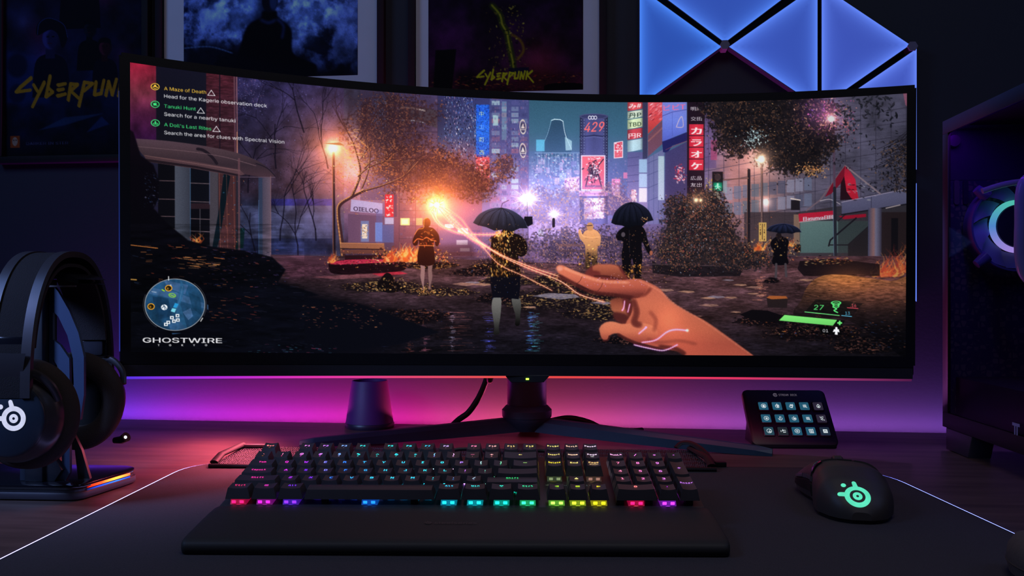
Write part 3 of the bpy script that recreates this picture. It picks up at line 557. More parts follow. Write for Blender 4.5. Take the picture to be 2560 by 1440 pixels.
    cv.leaves(420, lambda r: (r.uniform(800, 1700), r.normal(650, 18)), (.8, 2.2), fire + mix + dark, (.3, .8))
    # paper sheets
    for x, y, w in ((1660, 725, 26), (1716, 729, 22), (1770, 745, 20), (1850, 712, 18), (1885, 718, 22), (1882, 734, 14), (1790, 742, 24), (1826, 744, 18), (1772, 763, 26), (1668, 757, 20), (1745, 810, 18), (1840, 780, 14), (1205, 711, 24), (1180, 706, 20), (1160, 710, 30), (1323, 768, 18), (1505, 757, 30), (1750, 790, 8), (2015, 700, 20), (950, 852, 30), (660, 845, 40), (640, 860, 34), (1610, 746, 14), (1820, 700, 16), (1390, 740, 60), (1900, 738, 12)):
        q = R.uniform(-.15, .15); cv.poly([(x - w, y), (x - w * .3, y - w * .13), (x + w * .8, y - w * .07 + q * 5), (x + w, y + w * .05), (x + w * .2, y + w * .14)], [C(190, 140, 124), C(160, 150, 170), C(214, 160, 130)][R.randint(3)] * (.45 if x < 1000 else .9), .8)
    # planter and right bush
    cv.poly(spline([(1650, 650), (1670, 560), (1740, 490), (1800, 520), (1850, 600), (1900, 660), (1780, 680)], 5, True), C(44, 36, 44), .7, soft=12)
    cv.poly([(1630, 650), (1646, 662), (1790, 660), (1860, 668), (1850, 690), (1700, 692), (1632, 682)], C(40, 32, 40)); cv.line([(1632, 660), (1800, 664)], 3, C(84, 66, 74))
    for cx, cy, sx, sy, n in ((1750, 570, 44, 50, 1900), (1710, 620, 40, 30, 1100), (1800, 600, 34, 34, 700), (1760, 510, 28, 24, 500), (1840, 640, 40, 18, 700), (1880, 650, 30, 14, 300), (1690, 540, 20, 30, 400)):
        cv.foliage(cx, cy, sx * 1.8, sy * 1.7, C(28, 26, 36), C(62, 52, 56), C(200, 116, 80), .45, 4.2, int(cx * 3 + cy), .5, .57, .88)
        cv.leaves(n // 5, blob(cx, cy, sx, sy), (.8, 2.2), [C(34, 30, 38), C(46, 40, 48), C(26, 28, 38), C(70, 56, 56), C(120, 84, 70), C(40, 50, 44), C(90, 100, 120)], (.5, .95))
    cv.leaves(260, blob(1790, 560, 50, 55), (.7, 2), [C(220, 130, 80), C(190, 100, 70), C(240, 170, 120)], (.4, .9))
    cv.leaves(260, blob(1720, 580, 44, 50), (.7, 2), [C(170, 50, 66), C(200, 70, 80), C(180, 190, 210), C(150, 160, 190)], (.3, .8))
    cv.glow(1740, 500, 5, C(255, 220, 160), 1.1); cv.glow(1752, 500, 4, C(255, 220, 160), .9); cv.glow(1745, 500, 26, C(120, 80, 50), .5)
    cv.leaves(260, lambda r: (r.uniform(1860, 2000), r.normal(620, 14)), (1, 3), fire, (.3, .85))
    # ---------- fires
    def flame(x, y, w, h, k=1.0, lean=.2, cc=None):
        for j in range(int(26 * k)):
            q = R.uniform(-1, 1); x0 = x + q * w; hh = h * R.uniform(.3, 1) * (1 - abs(q) * .5)
            p = [(x0, y)]; xx = x0
            for t in range(1, 5): xx += R.uniform(-.18, .18) * h + lean * h / 5; p.append((xx, y - hh * t / 4))
            c = (cc or [C(255, 150, 60), C(220, 90, 40), C(255, 200, 120), C(190, 70, 44)])[R.randint(4)]
            cv.curve(p, R.uniform(2, w * .16 + 2), c, R.uniform(.2, .55), n=4, w2=.6, soft=2.5)
    flame(1000, 652, 40, 50, 2.4); flame(1025, 640, 30, 34, 1.4); flame(826, 656, 8, 36, .8); flame(493, 610, 9, 46, .8, 0); flame(655, 800, 16, 56, .9, .1); flame(672, 760, 8, 28, .5, .3); flame(596, 830, 16, 34, .7, .8); flame(468, 705, 9, 16, .5, .3)
    flame(2215, 690, 34, 70, 2.2, .25, [C(240, 110, 60), C(200, 70, 50), C(255, 170, 90), C(160, 54, 50)]); flame(2260, 680, 16, 90, 1.4, 0, [C(240, 120, 60), C(200, 74, 50), C(255, 180, 100), C(160, 54, 50)]); flame(1900, 625, 14, 40, .7); flame(1975, 615, 8, 24, .5)
    cv.poly([(2000, 652), (2080, 646), (2200, 660), (2200, 690), (2010, 690), (1994, 672)], C(30, 22, 30), .9); cv.leaves(120, lambda r: (r.uniform(2010, 2130), r.normal(652, 5)), (1, 4), fire, (.4, .9), (.2, .4), (-.3, .3))
    # ---------- dark mound on the left
    cv.tex(676, 660, 2000, 896, 3, .35, 62, 3, .7)
    dm = [(316, 580), (360, 560), (420, 578), (470, 600), (530, 616), (610, 626), (680, 642), (714, 674), (694, 706), (760, 724), (800, 738), (760, 742), (900, 760), (1100, 830), (1000, 860), (700, 900), (316, 900)]
    cv.poly(dm, grad([(580, C(16, 15, 28)), (700, C(11, 12, 22)), (800, C(14, 17, 30)), (890, C(18, 20, 36))]), 1, soft=1)
    cv.poly([(690, 705), (780, 735), (1000, 790), (1040, 850), (900, 900), (316, 900), (316, 800), (500, 740)], C(15, 17, 32), .85, soft=14)
    cv.poly([(316, 318), (334, 330), (352, 388), (384, 412), (398, 450), (396, 500), (384, 520), (420, 560), (470, 600), (316, 600)], grad([(320, C(30, 16, 34)), (420, C(18, 14, 28)), (600, C(14, 13, 25))]), 1, soft=1); cv.leaves(70, lambda r: (r.uniform(360, 398), r.uniform(430, 520)), (1, 2.6), [C(60, 90, 160), C(40, 50, 90), C(120, 120, 160)], (.3, .8), (.2, .5), (0, 1))
    cv.tex(316, 560, 760, 900, 14, .5, 31, 4, .7)
    def streak(n, xa, xb, ya, yb, cols, L=(4, 16), al=(.2, .8)):
        for _ in range(n):
            x, y = R.uniform(xa, xb), R.uniform(ya, yb); l = R.uniform(*L); cv.line([(x, y), (x + l, y + R.uniform(-.1, .25) * l)], R.uniform(.8, 2), cols[R.randint(len(cols))], R.uniform(*al))
    streak(60, 330, 560, 610, 720, [C(255, 150, 80), C(200, 80, 50), C(110, 60, 60), C(60, 90, 150)]); streak(36, 440, 540, 640, 670, [C(255, 180, 110), C(255, 140, 70)], (8, 26)); streak(130, 520, 720, 620, 720, [C(90, 60, 120), C(60, 60, 120), C(170, 80, 70), C(30, 34, 60)], (2, 8)); streak(130, 330, 760, 700, 880, [C(40, 50, 80), C(60, 60, 90), C(24, 40, 60)], (6, 24), (.2, .5)); streak(34, 520, 640, 740, 800, [C(230, 120, 70), C(180, 60, 60)], (4, 14)); streak(60, 620, 840, 860, 890, [C(190, 70, 110), C(60, 120, 150), C(60, 60, 100)], (3, 9)); streak(90, 750, 950, 760, 820, [C(200, 100, 70), C(220, 140, 90), C(120, 60, 60)], (2, 7)); cv.curve([(326, 612), (360, 616), (394, 620)], 2, C(255, 150, 70), .9); cv.line([(326, 698), (340, 699)], 3, C(255, 190, 90))
    # rock right foreground
    rk = spline([(1990, 790), (2004, 750), (2022, 712), (2054, 690), (2100, 686), (2170, 694), (2230, 702), (2290, 704), (2290, 900), (2240, 880), (2120, 800)], 5, True)
    cv.poly(rk, grad([(686, C(168, 110, 66)), (706, C(134, 86, 60)), (735, C(92, 60, 50)), (780, C(46, 34, 38)), (830, C(20, 17, 26)), (890, C(12, 12, 22))]))
    for x, y, c, r in ((2120, 700, C(130, 72, 26), 34), (2180, 725, C(60, 30, 22), 60), (2240, 735, C(60, 32, 24), 40)): cv.glow(x, y, r, c, .5, 1.8, 1.6)
    cv.tex(1990, 686, 2280, 900, 4, .45, 61, 3, .7); streak(160, 2010, 2280, 692, 790, [C(170, 104, 64), C(60, 36, 34), C(200, 130, 80), C(40, 26, 30)], (2, 8), (.2, .55)); streak(120, 2150, 2280, 800, 880, [C(40, 70, 130), C(120, 90, 80), C(200, 110, 80), C(20, 20, 36)], (2, 7), (.3, .8))
    cv.poly([(1917, 744), (1924, 739), (1966, 740), (1970, 746), (1968, 770), (1920, 768)], C(52, 40, 44)); cv.poly([(1917, 744), (1924, 739), (1966, 740), (1970, 746), (1930, 748)], C(190, 104, 54)); cv.poly([(1850, 786), (1880, 774), (1920, 776), (1960, 790), (1930, 806), (1880, 800)], C(22, 18, 26))
    # ---------- people on the street
    def umb(cx, cy, rx, ry, tilt, c):
        c1, s1 = math.cos(tilt), math.sin(tilt)
        def tr(p): return [(cx + x * c1 - y * s1, cy + x * s1 + y * c1) for x, y in p]
        top = [(-rx, ry * .35), (-rx * .8, -ry * .35), (-rx * .4, -ry * .85), (0, -ry), (rx * .4, -ry * .85), (rx * .8, -ry * .35), (rx, ry * .35)]
        bot = [(rx * .7, ry * .42), (rx * .45, ry * .72), (rx * .15, ry * .62), (-rx * .2, ry * .78), (-rx * .5, ry * .58), (-rx * .8, ry * .5)]
        P = tr(spline(top, 5).tolist() + bot)
        ys = [p[1] for p in P]; cv.poly(P, grad([(min(ys), c * 1.9), (cy, c * 1.3), (max(ys), c * .8)]))
        for q in (-.8, -.45, -.12, .25, .6): cv.curve(tr([(0, -ry), (q * rx * .7, -ry * .45), (q * rx, ry * .5)]), 1, c * .5, .8, n=5)
        for q in (-.6, -.25, .1, .45): cv.curve(tr([(q * rx * .3, -ry * .8), (q * rx * .8, -ry * .3), (q * rx * 1.1, ry * .3)]), 4, c * 2.0, .25, n=5, soft=4)
        cv.curve(tr(spline(top, 3).tolist()), 1, c * 3, .5, n=1)
    def woman(cx, y0, sc, body, rim, skin):
        def P(p): return [(cx + x * sc, y0 + y * sc) for x, y in p]
        for sx in (-1, 1): cv.poly(spline(P([(sx * 5, 108), (sx * 16, 108), (sx * 15, 125), (sx * 16, 145), (sx * 11, 168), (sx * 14, 176), (sx * 5, 177), (sx * 7, 165), (sx * 5, 140)]), 3, True), skin * (1 if sx < 0 else .85))
        cv.poly(spline(P([(-20, 12), (-8, 8), (8, 8), (20, 12), (33, 28), (36, 48), (30, 60), (24, 56), (22, 42), (19, 60), (22, 80), (20, 110), (-20, 110), (-24, 82), (-19, 60), (-22, 42), (-24, 56), (-34, 58), (-38, 46), (-30, 26)]), 3, True), body)
        cv.ell(cx + 1 * sc, y0 - 4 * sc, 10.5 * sc, 13 * sc, body * 1.1); cv.rect(cx - 5 * sc, y0 + 2 * sc, cx + 6 * sc, y0 + 12 * sc, body)
        cv.curve(P([(-34, 50), (-24, 40), (-10, 42), (0, 36), (12, 42), (26, 46)]), 3 * sc, rim, .5, n=4); cv.curve(P([(-32, 28), (-22, 14), (-8, 10), (-6, -12), (2, -17)]), 1.4, rim, .85, n=4)
    woman(1066, 560, .92, C(44, 18, 20), C(255, 120, 60), C(150, 116, 118))
    cv.leaves(46, lambda r: (r.uniform(1048, 1084), r.uniform(575, 615)), (1, 4), [C(255, 130, 60), C(190, 70, 36), C(20, 10, 14)], (.4, .9), (.2, .5)); cv.line([(1046, 613), (1084, 614)], 2, C(255, 140, 70), .7)
    cv.leaves(90, lambda r: (r.uniform(1046, 1090), r.uniform(715, 735)), (.8, 3), gold, (.5, .9))
    # centre figure
    sk = C(112, 112, 110)
    cv.poly(spline([(1234, 744), (1252, 744), (1253, 770), (1250, 800), (1247, 820), (1249, 834), (1234, 836), (1236, 820), (1232, 790), (1229, 765)], 3, True), grad([(744, sk * 1.1), (800, sk * .75), (836, sk * .3)])); cv.poly(spline([(1280, 744), (1298, 744), (1303, 762), (1301, 785), (1299, 812), (1288, 812), (1289, 790), (1282, 765)], 3, True), grad([(744, sk * .9), (790, sk * .5), (812, sk * .15)]))
    cv.poly([(1226, 680), (1300, 680), (1301, 715), (1297, 748), (1262, 744), (1232, 744), (1227, 715)], C(16, 17, 32)); cv.poly(spline([(1232, 590), (1260, 582), (1290, 584), (1308, 594), (1318, 612), (1316, 634), (1302, 642), (1296, 640), (1298, 670), (1300, 690), (1228, 690), (1230, 660), (1226, 630), (1228, 606)], 3, True), C(28, 20, 22))
    cv.ell(1268, 582, 14, 14, C(22, 16, 20)); cv.leaves(300, lambda r: (r.normal(1252, 13), r.uniform(580, 690)), (1, 4.6), [C(240, 170, 70), C(190, 120, 50), C(60, 36, 26), C(255, 210, 120), C(20, 14, 18), C(120, 76, 40), C(20, 14, 18)], (.4, .95), (.2, .5), (1, 2.2)); cv.leaves(60, lambda r: (r.uniform(1236, 1284), r.uniform(576, 592)), (1, 3.4), [C(255, 210, 120), C(255, 170, 70)], (.5, 1)); cv.leaves(50, lambda r: (r.uniform(1284, 1316), r.uniform(590, 690)), (.6, 1.3), [C(255, 190, 100)], (.5, 1)); cv.leaves(24, lambda r: (r.uniform(1230, 1298), r.uniform(690, 740)), (.6, 1.2), [C(60, 100, 200), C(200, 160, 120)], (.5, 1))
    cv.poly([(1311, 541), (1331, 541), (1332, 560), (1320, 566), (1308, 556)], C(24, 24, 38)); umb(1252, 552, 69, 33, .1, C(30, 34, 50)); cv.line([(1252, 520), (1256, 508), (1272, 500)], 1.2, C(60, 40, 50))
    # gold figure
    gd = C(196, 140, 96)
    cv.poly(spline([(1462, 578), (1478, 572), (1494, 578), (1502, 592), (1500, 612), (1494, 616), (1494, 634), (1492, 668), (1482, 670), (1478, 645), (1474, 670), (1464, 668), (1463, 634), (1462, 612), (1450, 596), (1446, 580), (1450, 572), (1456, 586)], 3, True), grad([(572, gd * 1.25), (620, gd), (640, gd * .55), (670, gd * .35)])); cv.ell(1475, 566, 8.5, 10.5, gd * 1.05); cv.line([(1468, 564), (1480, 563)], 2, C(70, 46, 50)); cv.line([(1463, 595), (1494, 595)], 1.2, C(130, 84, 66), .8); cv.curve([(1450, 574), (1458, 590), (1478, 594), (1498, 592)], 3, gd * 1.3, .7); cv.leaves(90, lambda r: (r.normal(1480, 26), r.normal(650, 18)), (1, 3.6), gold, (.5, .95))
    # suited man with umbrella
    cv.poly(spline([(1552, 572), (1572, 562), (1598, 562), (1612, 574), (1618, 596), (1626, 622), (1632, 632), (1626, 638), (1616, 626), (1606, 604), (1604, 618), (1606, 640), (1604, 668), (1602, 696), (1588, 698), (1585, 668), (1580, 645), (1576, 668), (1574, 696), (1558, 694), (1556, 660), (1554, 636), (1558, 604), (1544, 600), (1540, 588)], 3, True), C(20, 17, 25)); cv.line([(1573, 575), (1574, 630)], 1, C(50, 46, 60)); cv.ell(1558, 586, 5, 6, C(90, 80, 90)); cv.ell(1628, 632, 4, 6, C(170, 96, 74)); cv.leaves(70, lambda r: (r.uniform(1560, 1602), r.uniform(660, 700)), (1, 4), [C(255, 170, 70), C(200, 120, 50), C(60, 36, 26), C(20, 14, 18)], (.5, .95))
    umb(1580, 541, 53, 36, -.06, C(19, 21, 34)); cv.leaves(14, lambda r: (r.normal(1611, 4), r.normal(548, 3)), (.8, 2.4), [C(255, 150, 70), C(255, 200, 130)], (.6, 1))
    # far right figure
    cv.poly(spline([(1930, 600), (1944, 590), (1960, 592), (1972, 602), (1970, 618), (1968, 640), (1970, 660), (1932, 660), (1934, 630), (1926, 612)], 3, True), C(18, 16, 26)); cv.ell(1947, 590, 7, 9, C(40, 30, 36)); cv.line([(1941, 660), (1940, 692)], 6, C(84, 76, 84)); cv.line([(1964, 660), (1966, 690)], 6, C(84, 76, 84)); umb(1960, 573, 44, 14, .05, C(22, 26, 46)); cv.leaves(46, lambda r: (r.normal(1950, 14), r.uniform(590, 640)), (.8, 2.6), gold, (.5, .95))
    cv.line([(1384, 548), (1384, 565)], 7, C(44, 34, 50)); cv.rect(1394, 610, 1460, 616, C(130, 90, 90), .7); cv.rect(1394, 624, 1460, 630, C(90, 66, 80), .7)
    cv.leaves(700, lambda r: (r.uniform(1180, 1720), r.normal(640, 34)), (.5, 1.5), [C(255, 200, 120), C(255, 160, 80), C(230, 140, 110)], (.4, 1))
    # ---------- burning orb and threads
    cv.glow(1092, 514, 95, C(230, 96, 34), .62, 1.25); cv.glow(1092, 514, 34, C(255, 170, 60), 1.0, 1.3); cv.glow(1092, 514, 14, C(255, 244, 190), 1.6, 2)
    for k in range(70):
        a = R.uniform(0, 6.28); r0 = R.uniform(8, 22); cv.line([(1092 + math.cos(a) * 8, 512 + math.sin(a) * 8), (1092 + math.cos(a) * r0, 512 + math.sin(a) * r0 * 1.1)], 1.8, C(255, 220, 130), .6)
    th1 = [C(255, 130, 70), C(255, 170, 110), C(255, 220, 190)]
    for p, w in (([(1098, 522), (1130, 560), (1180, 596), (1210, 612), (1260, 640), (1330, 668), (1400, 692), (1440, 712)], 2), ([(1104, 518), (1140, 552), (1190, 598), (1250, 638), (1320, 670), (1400, 702), (1450, 736), (1510, 754)], 2.2), ([(1084, 526), (1090, 550), (1120, 572), (1160, 584), (1230, 586), (1250, 582)], 2.6), ([(1112, 520), (1150, 545), (1170, 570), (1195, 600), (1215, 626), (1250, 662), (1310, 690), (1380, 726)], 1.6), ([(1080, 530), (1100, 562), (1125, 572)], 1.6), ([(1120, 540), (1170, 590), (1210, 616)], 3)):
        q = spline(p, 8); cv.line(q, w * 3.4, C(190, 70, 50), .35, True, soft=5); cv.line(q, w, th1[1], .95); cv.line(q, w * .45, C(255, 240, 220), .9)
    # ---------- the hand in front
    sh = {'d': C(92, 38, 38), 'm': C(170, 84, 66), 'l': C(224, 124, 92), 'h': C(240, 150, 116)}
    def skin(pts, c, soft=1): cv.poly(spline(pts, 6, True), c, 1, soft=soft)
    # curled middle and ring fingers above
    skin([(1470, 672), (1490, 662), (1530, 661), (1552, 668), (1566, 688), (1576, 704), (1548, 708), (1512, 700), (1486, 696), (1462, 690)], C(122, 52, 50), 2)
    skin([(1484, 664), (1512, 660), (1542, 664), (1552, 678), (1564, 696), (1550, 700), (1530, 690), (1500, 688), (1484, 680)], grad([(660, sh['l'] * .85), (690, sh['m'] * .8), (702, sh['d'])]), 1); skin([(1474, 684), (1484, 676), (1500, 680), (1498, 692), (1480, 694)], C(120, 50, 48), 2)
    cv.curve([(1486, 690), (1510, 690), (1534, 694), (1556, 702)], 4, sh['d'], .8, soft=3)
    # curled lower fingers
    skin([(1526, 752), (1540, 744), (1560, 746), (1572, 760), (1580, 790), (1576, 806), (1560, 800), (1546, 790), (1530, 776)], grad([(745, sh['m'] * .8), (775, sh['l'] * .8), (806, sh['m'] * .6)]), 2); skin([(1556, 746), (1576, 750), (1590, 790), (1580, 806), (1570, 790)], C(110, 48, 46), 2); skin([(1534, 782), (1560, 784), (1580, 800), (1586, 816), (1560, 812), (1538, 800)], C(100, 44, 44), 2)
    # palm, wrist and forearm
    arm = [(1560, 708), (1590, 696), (1618, 704), (1650, 722), (1676, 752), (1720, 780), (1760, 800), (1810, 834), (1886, 890), (1900, 905), (1740, 905), (1704, 880), (1660, 872), (1600, 856), (1580, 840), (1560, 830), (1566, 806), (1580, 780), (1580, 750)]
    skin(arm, grad([(696, C(196, 104, 84)), (760, C(214, 116, 88)), (820, C(204, 108, 82)), (860, C(190, 92, 74)), (900, C(206, 98, 78))]))
    # index finger
    skin([(1391, 672), (1394, 664), (1406, 663), (1430, 674), (1470, 688), (1510, 698), (1560, 700), (1600, 700), (1620, 716), (1600, 742), (1576, 744), (1540, 736), (1500, 734), (1450, 712), (1420, 700), (1400, 686)], grad([(664, sh['l']), (690, C(214, 116, 90)), (718, C(186, 92, 74)), (742, C(110, 48, 46))]))
    cv.curve([(1400, 690), (1430, 706), (1480, 730), (1540, 738), (1580, 744)], 8, sh['d'], .75, n=6, soft=6); cv.ell(1400, 671, 7, 6, C(250, 180, 160), .6, soft=1)
    cv.curve([(1456, 690), (1450, 702), (1440, 710)], 1.4, sh['d'], .6); cv.curve([(1508, 700), (1504, 715), (1494, 728)], 1.4, sh['d'], .6); cv.curve([(1412, 670), (1440, 682), (1500, 702), (1570, 706)], 6, C(246, 160, 126), .5, soft=5)
    # thumb
    skin([(1500, 832), (1500, 818), (1514, 806), (1534, 804), (1560, 810), (1600, 806), (1640, 820), (1640, 850), (1600, 858), (1570, 850), (1544, 834), (1526, 838), (1518, 850), (1506, 848)], grad([(804, C(236, 140, 104)), (830, C(220, 122, 92)), (850, C(176, 84, 68)), (860, C(140, 62, 54))])); cv.curve([(1524, 840), (1520, 850), (1508, 852)], 3, sh['d'], .7, soft=3); cv.curve([(1546, 836), (1572, 850), (1604, 862), (1650, 872)], 6, sh['d'], .75, soft=5)
    # shading of the palm and arm
    cv.curve([(1584, 752), (1592, 780), (1586, 806), (1600, 812)], 12, C(120, 54, 48), .75, n=6, soft=9); cv.curve([(1590, 740), (1612, 736), (1626, 722)], 7, C(130, 58, 50), .5, soft=7); cv.glow(1672, 800, 34, C(50, 26, 16), .8); cv.glow(1700, 850, 40, C(40, 16, 10), .7, 2, 1.6)
    cv.curve([(1650, 866), (1690, 872), (1712, 884)], 8, C(110, 46, 42), .7, soft=7); cv.curve([(1620, 848), (1650, 856), (1700, 852), (1740, 860)], 6, C(150, 70, 58), .4, soft=8); cv.curve([(1600, 702), (1650, 728), (1690, 762), (1760, 804), (1880, 888)], 3, C(240, 140, 110), .5, soft=4); cv.curve([(1626, 780), (1640, 800), (1636, 826)], 8, C(160, 76, 62), .35, soft=8)
    for p, w in (([(1606, 856), (1640, 850), (1668, 830), (1690, 824), (1716, 826)], 2.2), ([(1586, 862), (1620, 870), (1660, 876), (1694, 862)], 2.2), ([(1598, 834), (1612, 822), (1616, 818)], 2), ([(1575, 760), (1570, 780)], 1.6), ([(1562, 752), (1560, 768), (1556, 776)], 1.6)):
        q = spline(p, 7); cv.line(q, w * 2.4, C(110, 40, 130), .5, True, soft=3); cv.line(q, w, C(255, 214, 250), .95)
    cv.glow(1719, 826, 3, C(255, 255, 255), 1); cv.leaves(22, lambda r: (r.normal(1560, 30), r.normal(700, 12)), (.6, 2.4), [C(255, 200, 220)], (.5, 1), (.2, .4)); cv.leaves(30, lambda r: (r.normal(1540, 60), r.normal(705, 6)), (.6, 1.6), [C(240, 170, 230)], (.5, 1))
    # film-like vignette on the game picture itself and fine grain
    a = cv.a
    n = np.random.RandomState(3).normal(0, 1, a.shape[:2]).astype(np.float32); a *= (1 + n * .03)[..., None]
    a[:] = a * .94 + (blur(np.clip(a, 0, 1.3), 9) ** 1.6) * .12
    lum = np.clip(a, 0, 1); a[:] = lum * (.62 + .38 * np.clip(lum.mean(2, keepdims=True) * 2.6, 0, 1))
    vx = np.clip(abs((cv.X - 1320) / 980), 0, 1); vy = np.clip((cv.Y - 620) / 280, 0, 1)
    a *= (1 - .3 * vx ** 2.2 - .12 * vy)[..., None]
    np.clip(a, 0, 1, out=a)
    hud(cv)
    np.clip(a, 0, 1, out=a)
    return cv
def hud(cv):
    Yl, Gn, Wh = C(250, 200, 66), C(66, 232, 128), C(244, 244, 248)
    def quest(cx, cy, col, t1, w1, y1, tx, t2, w2, y2, k):
        cv.ell(cx, cy, 10.5, 8.3, C(20, 20, 26), .8, .1); cv.ell(cx, cy, 10, 7.8, col, 1, .1, ring=1.6)
        if k == 0: cv.ell(cx, cy - 2.4, 3, 2.4, col); cv.curve([(cx - 6, cy + 1.6), (cx, cy - .6), (cx + 6, cy + 2)], 1.8, col); cv.line([(cx - 3, cy + 4.4), (cx + 3, cy + 4.8)], 1.6, col)
        if k == 1: cv.ell(cx - 1, cy - .5, 4.5, 2.4, col, 1, .3); cv.line([(cx - 4, cy + 2), (cx + 5, cy + 2.5)], 1.8, col); cv.line([(cx, cy - 4), (cx + 4, cy - 2)], 1.4, col)
        if k == 2: cv.ell(cx, cy - 2.2, 2, 2.4, col); cv.ell(cx - 2.8, cy + 2, 2.4, 1.8, col, ring=1.3); cv.ell(cx + 3, cy + 2.2, 2.4, 1.8, col, ring=1.3)
        cv.text(t1, 411, y1, 16.5, col, 'sans', .006, .092, width=w1)
        cv.line([(tx - 9, y1 + 13), (tx, y1 + .5), (tx + 9, y1 + 14), (tx - 9, y1 + 13)], 1.3, Wh)
        cv.text(t2, 411, y2, 17, Wh, 'sans', .005, .096 if k < 2 else .08, width=w2)
    quest(388.6, 216.5, Yl, 'A Maze of Death', 105, 225, 529, 'Head for the Kagerie observation deck', 257, 244, 0)
    quest(388.6, 260.5, Gn, 'Tanuki Hunt', 79, 269, 502.5, 'Search for a nearby tanuki', 178, 289, 1)
    quest(389, 307, Gn, "A Doll's Last Rites", 117.5, 315, 541.5, 'Search the area for clues with Spectral Vision', 300, 335, 2)
    # round map
    cx, cy, rx, ry = 436.5, 761.5, 75, 64.5
    b = cv.box(cx - 80, cy - 70, cx + 80, cy + 70)
    X = cv.X[b[1]:b[3], b[0]:b[2]]; Y = cv.Y[b[1]:b[3], b[0]:b[2]]
    inside = np.clip((1 - ((X - cx) / rx) ** 2 - ((Y - cy) / ry) ** 2) * 20, 0, 1)
    keep = cv.a[b[1]:b[3], b[0]:b[2]].copy()
    cv.rect(cx - 80, cy - 70, cx + 80, cy + 70, grad([(690, C(34, 78, 116)), (830, C(26, 60, 92))]))
    for p, c in (([(363, 716), (440, 730), (520, 762), (520, 774), (430, 746), (363, 732)], C(58, 92, 132)), ([(408, 700), (470, 712), (462, 736), (420, 720)], C(64, 96, 140)), ([(452, 700), (462, 720), (450, 760), (470, 830), (440, 830), (440, 770)], C(40, 90, 130)), ([(456, 780), (476, 770), (482, 790), (470, 800)], C(72, 106, 150)), ([(380, 740), (420, 746), (430, 790), (390, 800)], C(20, 50, 80)), ([(470, 730), (500, 744), (505, 790), (480, 770)], C(22, 58, 88)), ([(440, 790), (470, 830), (430, 836), (420, 810)], C(48, 84, 124)), ([(365, 760), (380, 752), (396, 800), (386, 815)], C(24, 60, 90))): cv.poly(p, c, .8)
    cv.tex(cx - 80, cy - 70, cx + 80, cy + 70, 14, .3, 41)
    cv.line([(456, 715), (450, 745), (442, 770)], 1, C(90, 130, 170), .7); cv.poly([(437, 757), (446, 760), (440, 770), (432, 768)], C(40, 150, 210)); cv.poly([(430, 770), (440, 772), (436, 781), (426, 778)], C(120, 210, 230))
    for x, y in ((421, 720), (377, 766)): cv.ell(x, y, 8.5, 7.5, C(30, 24, 14)); cv.ell(x, y, 8, 7, C(255, 176, 40), ring=1.8); cv.text('R', x - 3.5, y + 4, 11, C(255, 176, 40), 'sans', .01)
    cv.ell(410, 768, 8, 7, C(235, 240, 245)); cv.line([(404, 770), (410, 764), (415, 771)], 1.4, C(30, 60, 90)); cv.line([(408, 762), (412, 774)], 1.2, C(30, 60, 90))
    cv.text('a', 424, 715, 12, C(240, 240, 245)); cv.text('HOME', 379, 730, 6, C(240, 240, 245), 'sans', .01, .2); cv.line([(405, 724), (410, 727)], 3, C(150, 210, 40)); cv.ell(430, 738, 8, 4.6, C(130, 200, 60), 1, .2, ring=1.8); cv.line([(426, 737), (434, 740)], 2, C(150, 210, 60))
    for x, y, a in ((429, 794, -.4), (420, 806, -.5), (414, 811, 0), (443, 789, 0), (444, 800, 0), (434, 803, .4)):
        cv.rect(x - 4.6, y - 4, x + 4.6, y + 4, C(240, 244, 248)); cv.rect(x - 2, y - 1.8, x + 2.2, y + 1.8, C(34, 60, 84))
    t = cv.a[b[1]:b[3], b[0]:b[2]]; t[:] = keep + (t - keep) * inside[..., None]
    cv.ell(cx, cy, rx, ry, C(190, 200, 210), .85, ring=1.5); cv.line([(421, 691), (421, 700)], 2, C(240, 240, 240)); cv.line([(506, 795), (501, 803)], 2, C(220, 220, 220))
    for k in range(60):
        a = -.9 + k * .045 if k < 30 else 2.2 + (k - 30) * .045; cv.ell(cx + math.cos(a) * (rx + 4), cy + math.sin(a) * (ry + 4), .9, .9, C(150, 150, 160), .5)
    # title
    cv.text('GHOSTWIRE', 356, 856, 23.5, C(232, 232, 236), 'sans', .028, .007, width=198)
    for ch, x in zip('TOKYO', (393.5, 422, 453, 482, 512)): cv.text(ch, x, 865, 8.5, C(232, 232, 236), 'sans', .05, 0, 1.2)
    cv.line([(356, 850.5), (556, 852)], .7, C(60, 60, 66), .6)
    # ammunition panel
    cv.poly([(2040, 748), (2134, 754), (2112, 788), (2014, 778)], C(10, 14, 14), .6); cv.poly([(2138, 756), (2158, 758), (2130, 792), (2104, 790)], C(10, 12, 16), .4)
    cv.text('27', 2035, 774, 24, C(96, 236, 124), 'sans', .012, .03, 1.25, .15)
    for y, r in ((757, 11), (761, 8), (765, 7)): cv.ell(2091, y, r, 4.2, C(96, 236, 124), 1, ring=1.6)
    cv.curve([(2083, 767), (2092, 772), (2086, 776), (2095, 781)], 2.4, C(96, 236, 124)); cv.line([(2013, 779.5), (2099, 788.5)], 1.8, C(110, 236, 130))
    cv.text('.16', 2127, 767, 14.5, C(240, 90, 104), 'sans', .004, .03); cv.line([(2119, 769), (2146, 771)], 1.6, C(230, 80, 96)); cv.text('13', 2114, 786.5, 15, C(96, 200, 236), 'sans', .004, .03); cv.line([(2105, 788.5), (2130, 791)], 1.6, C(96, 200, 236))
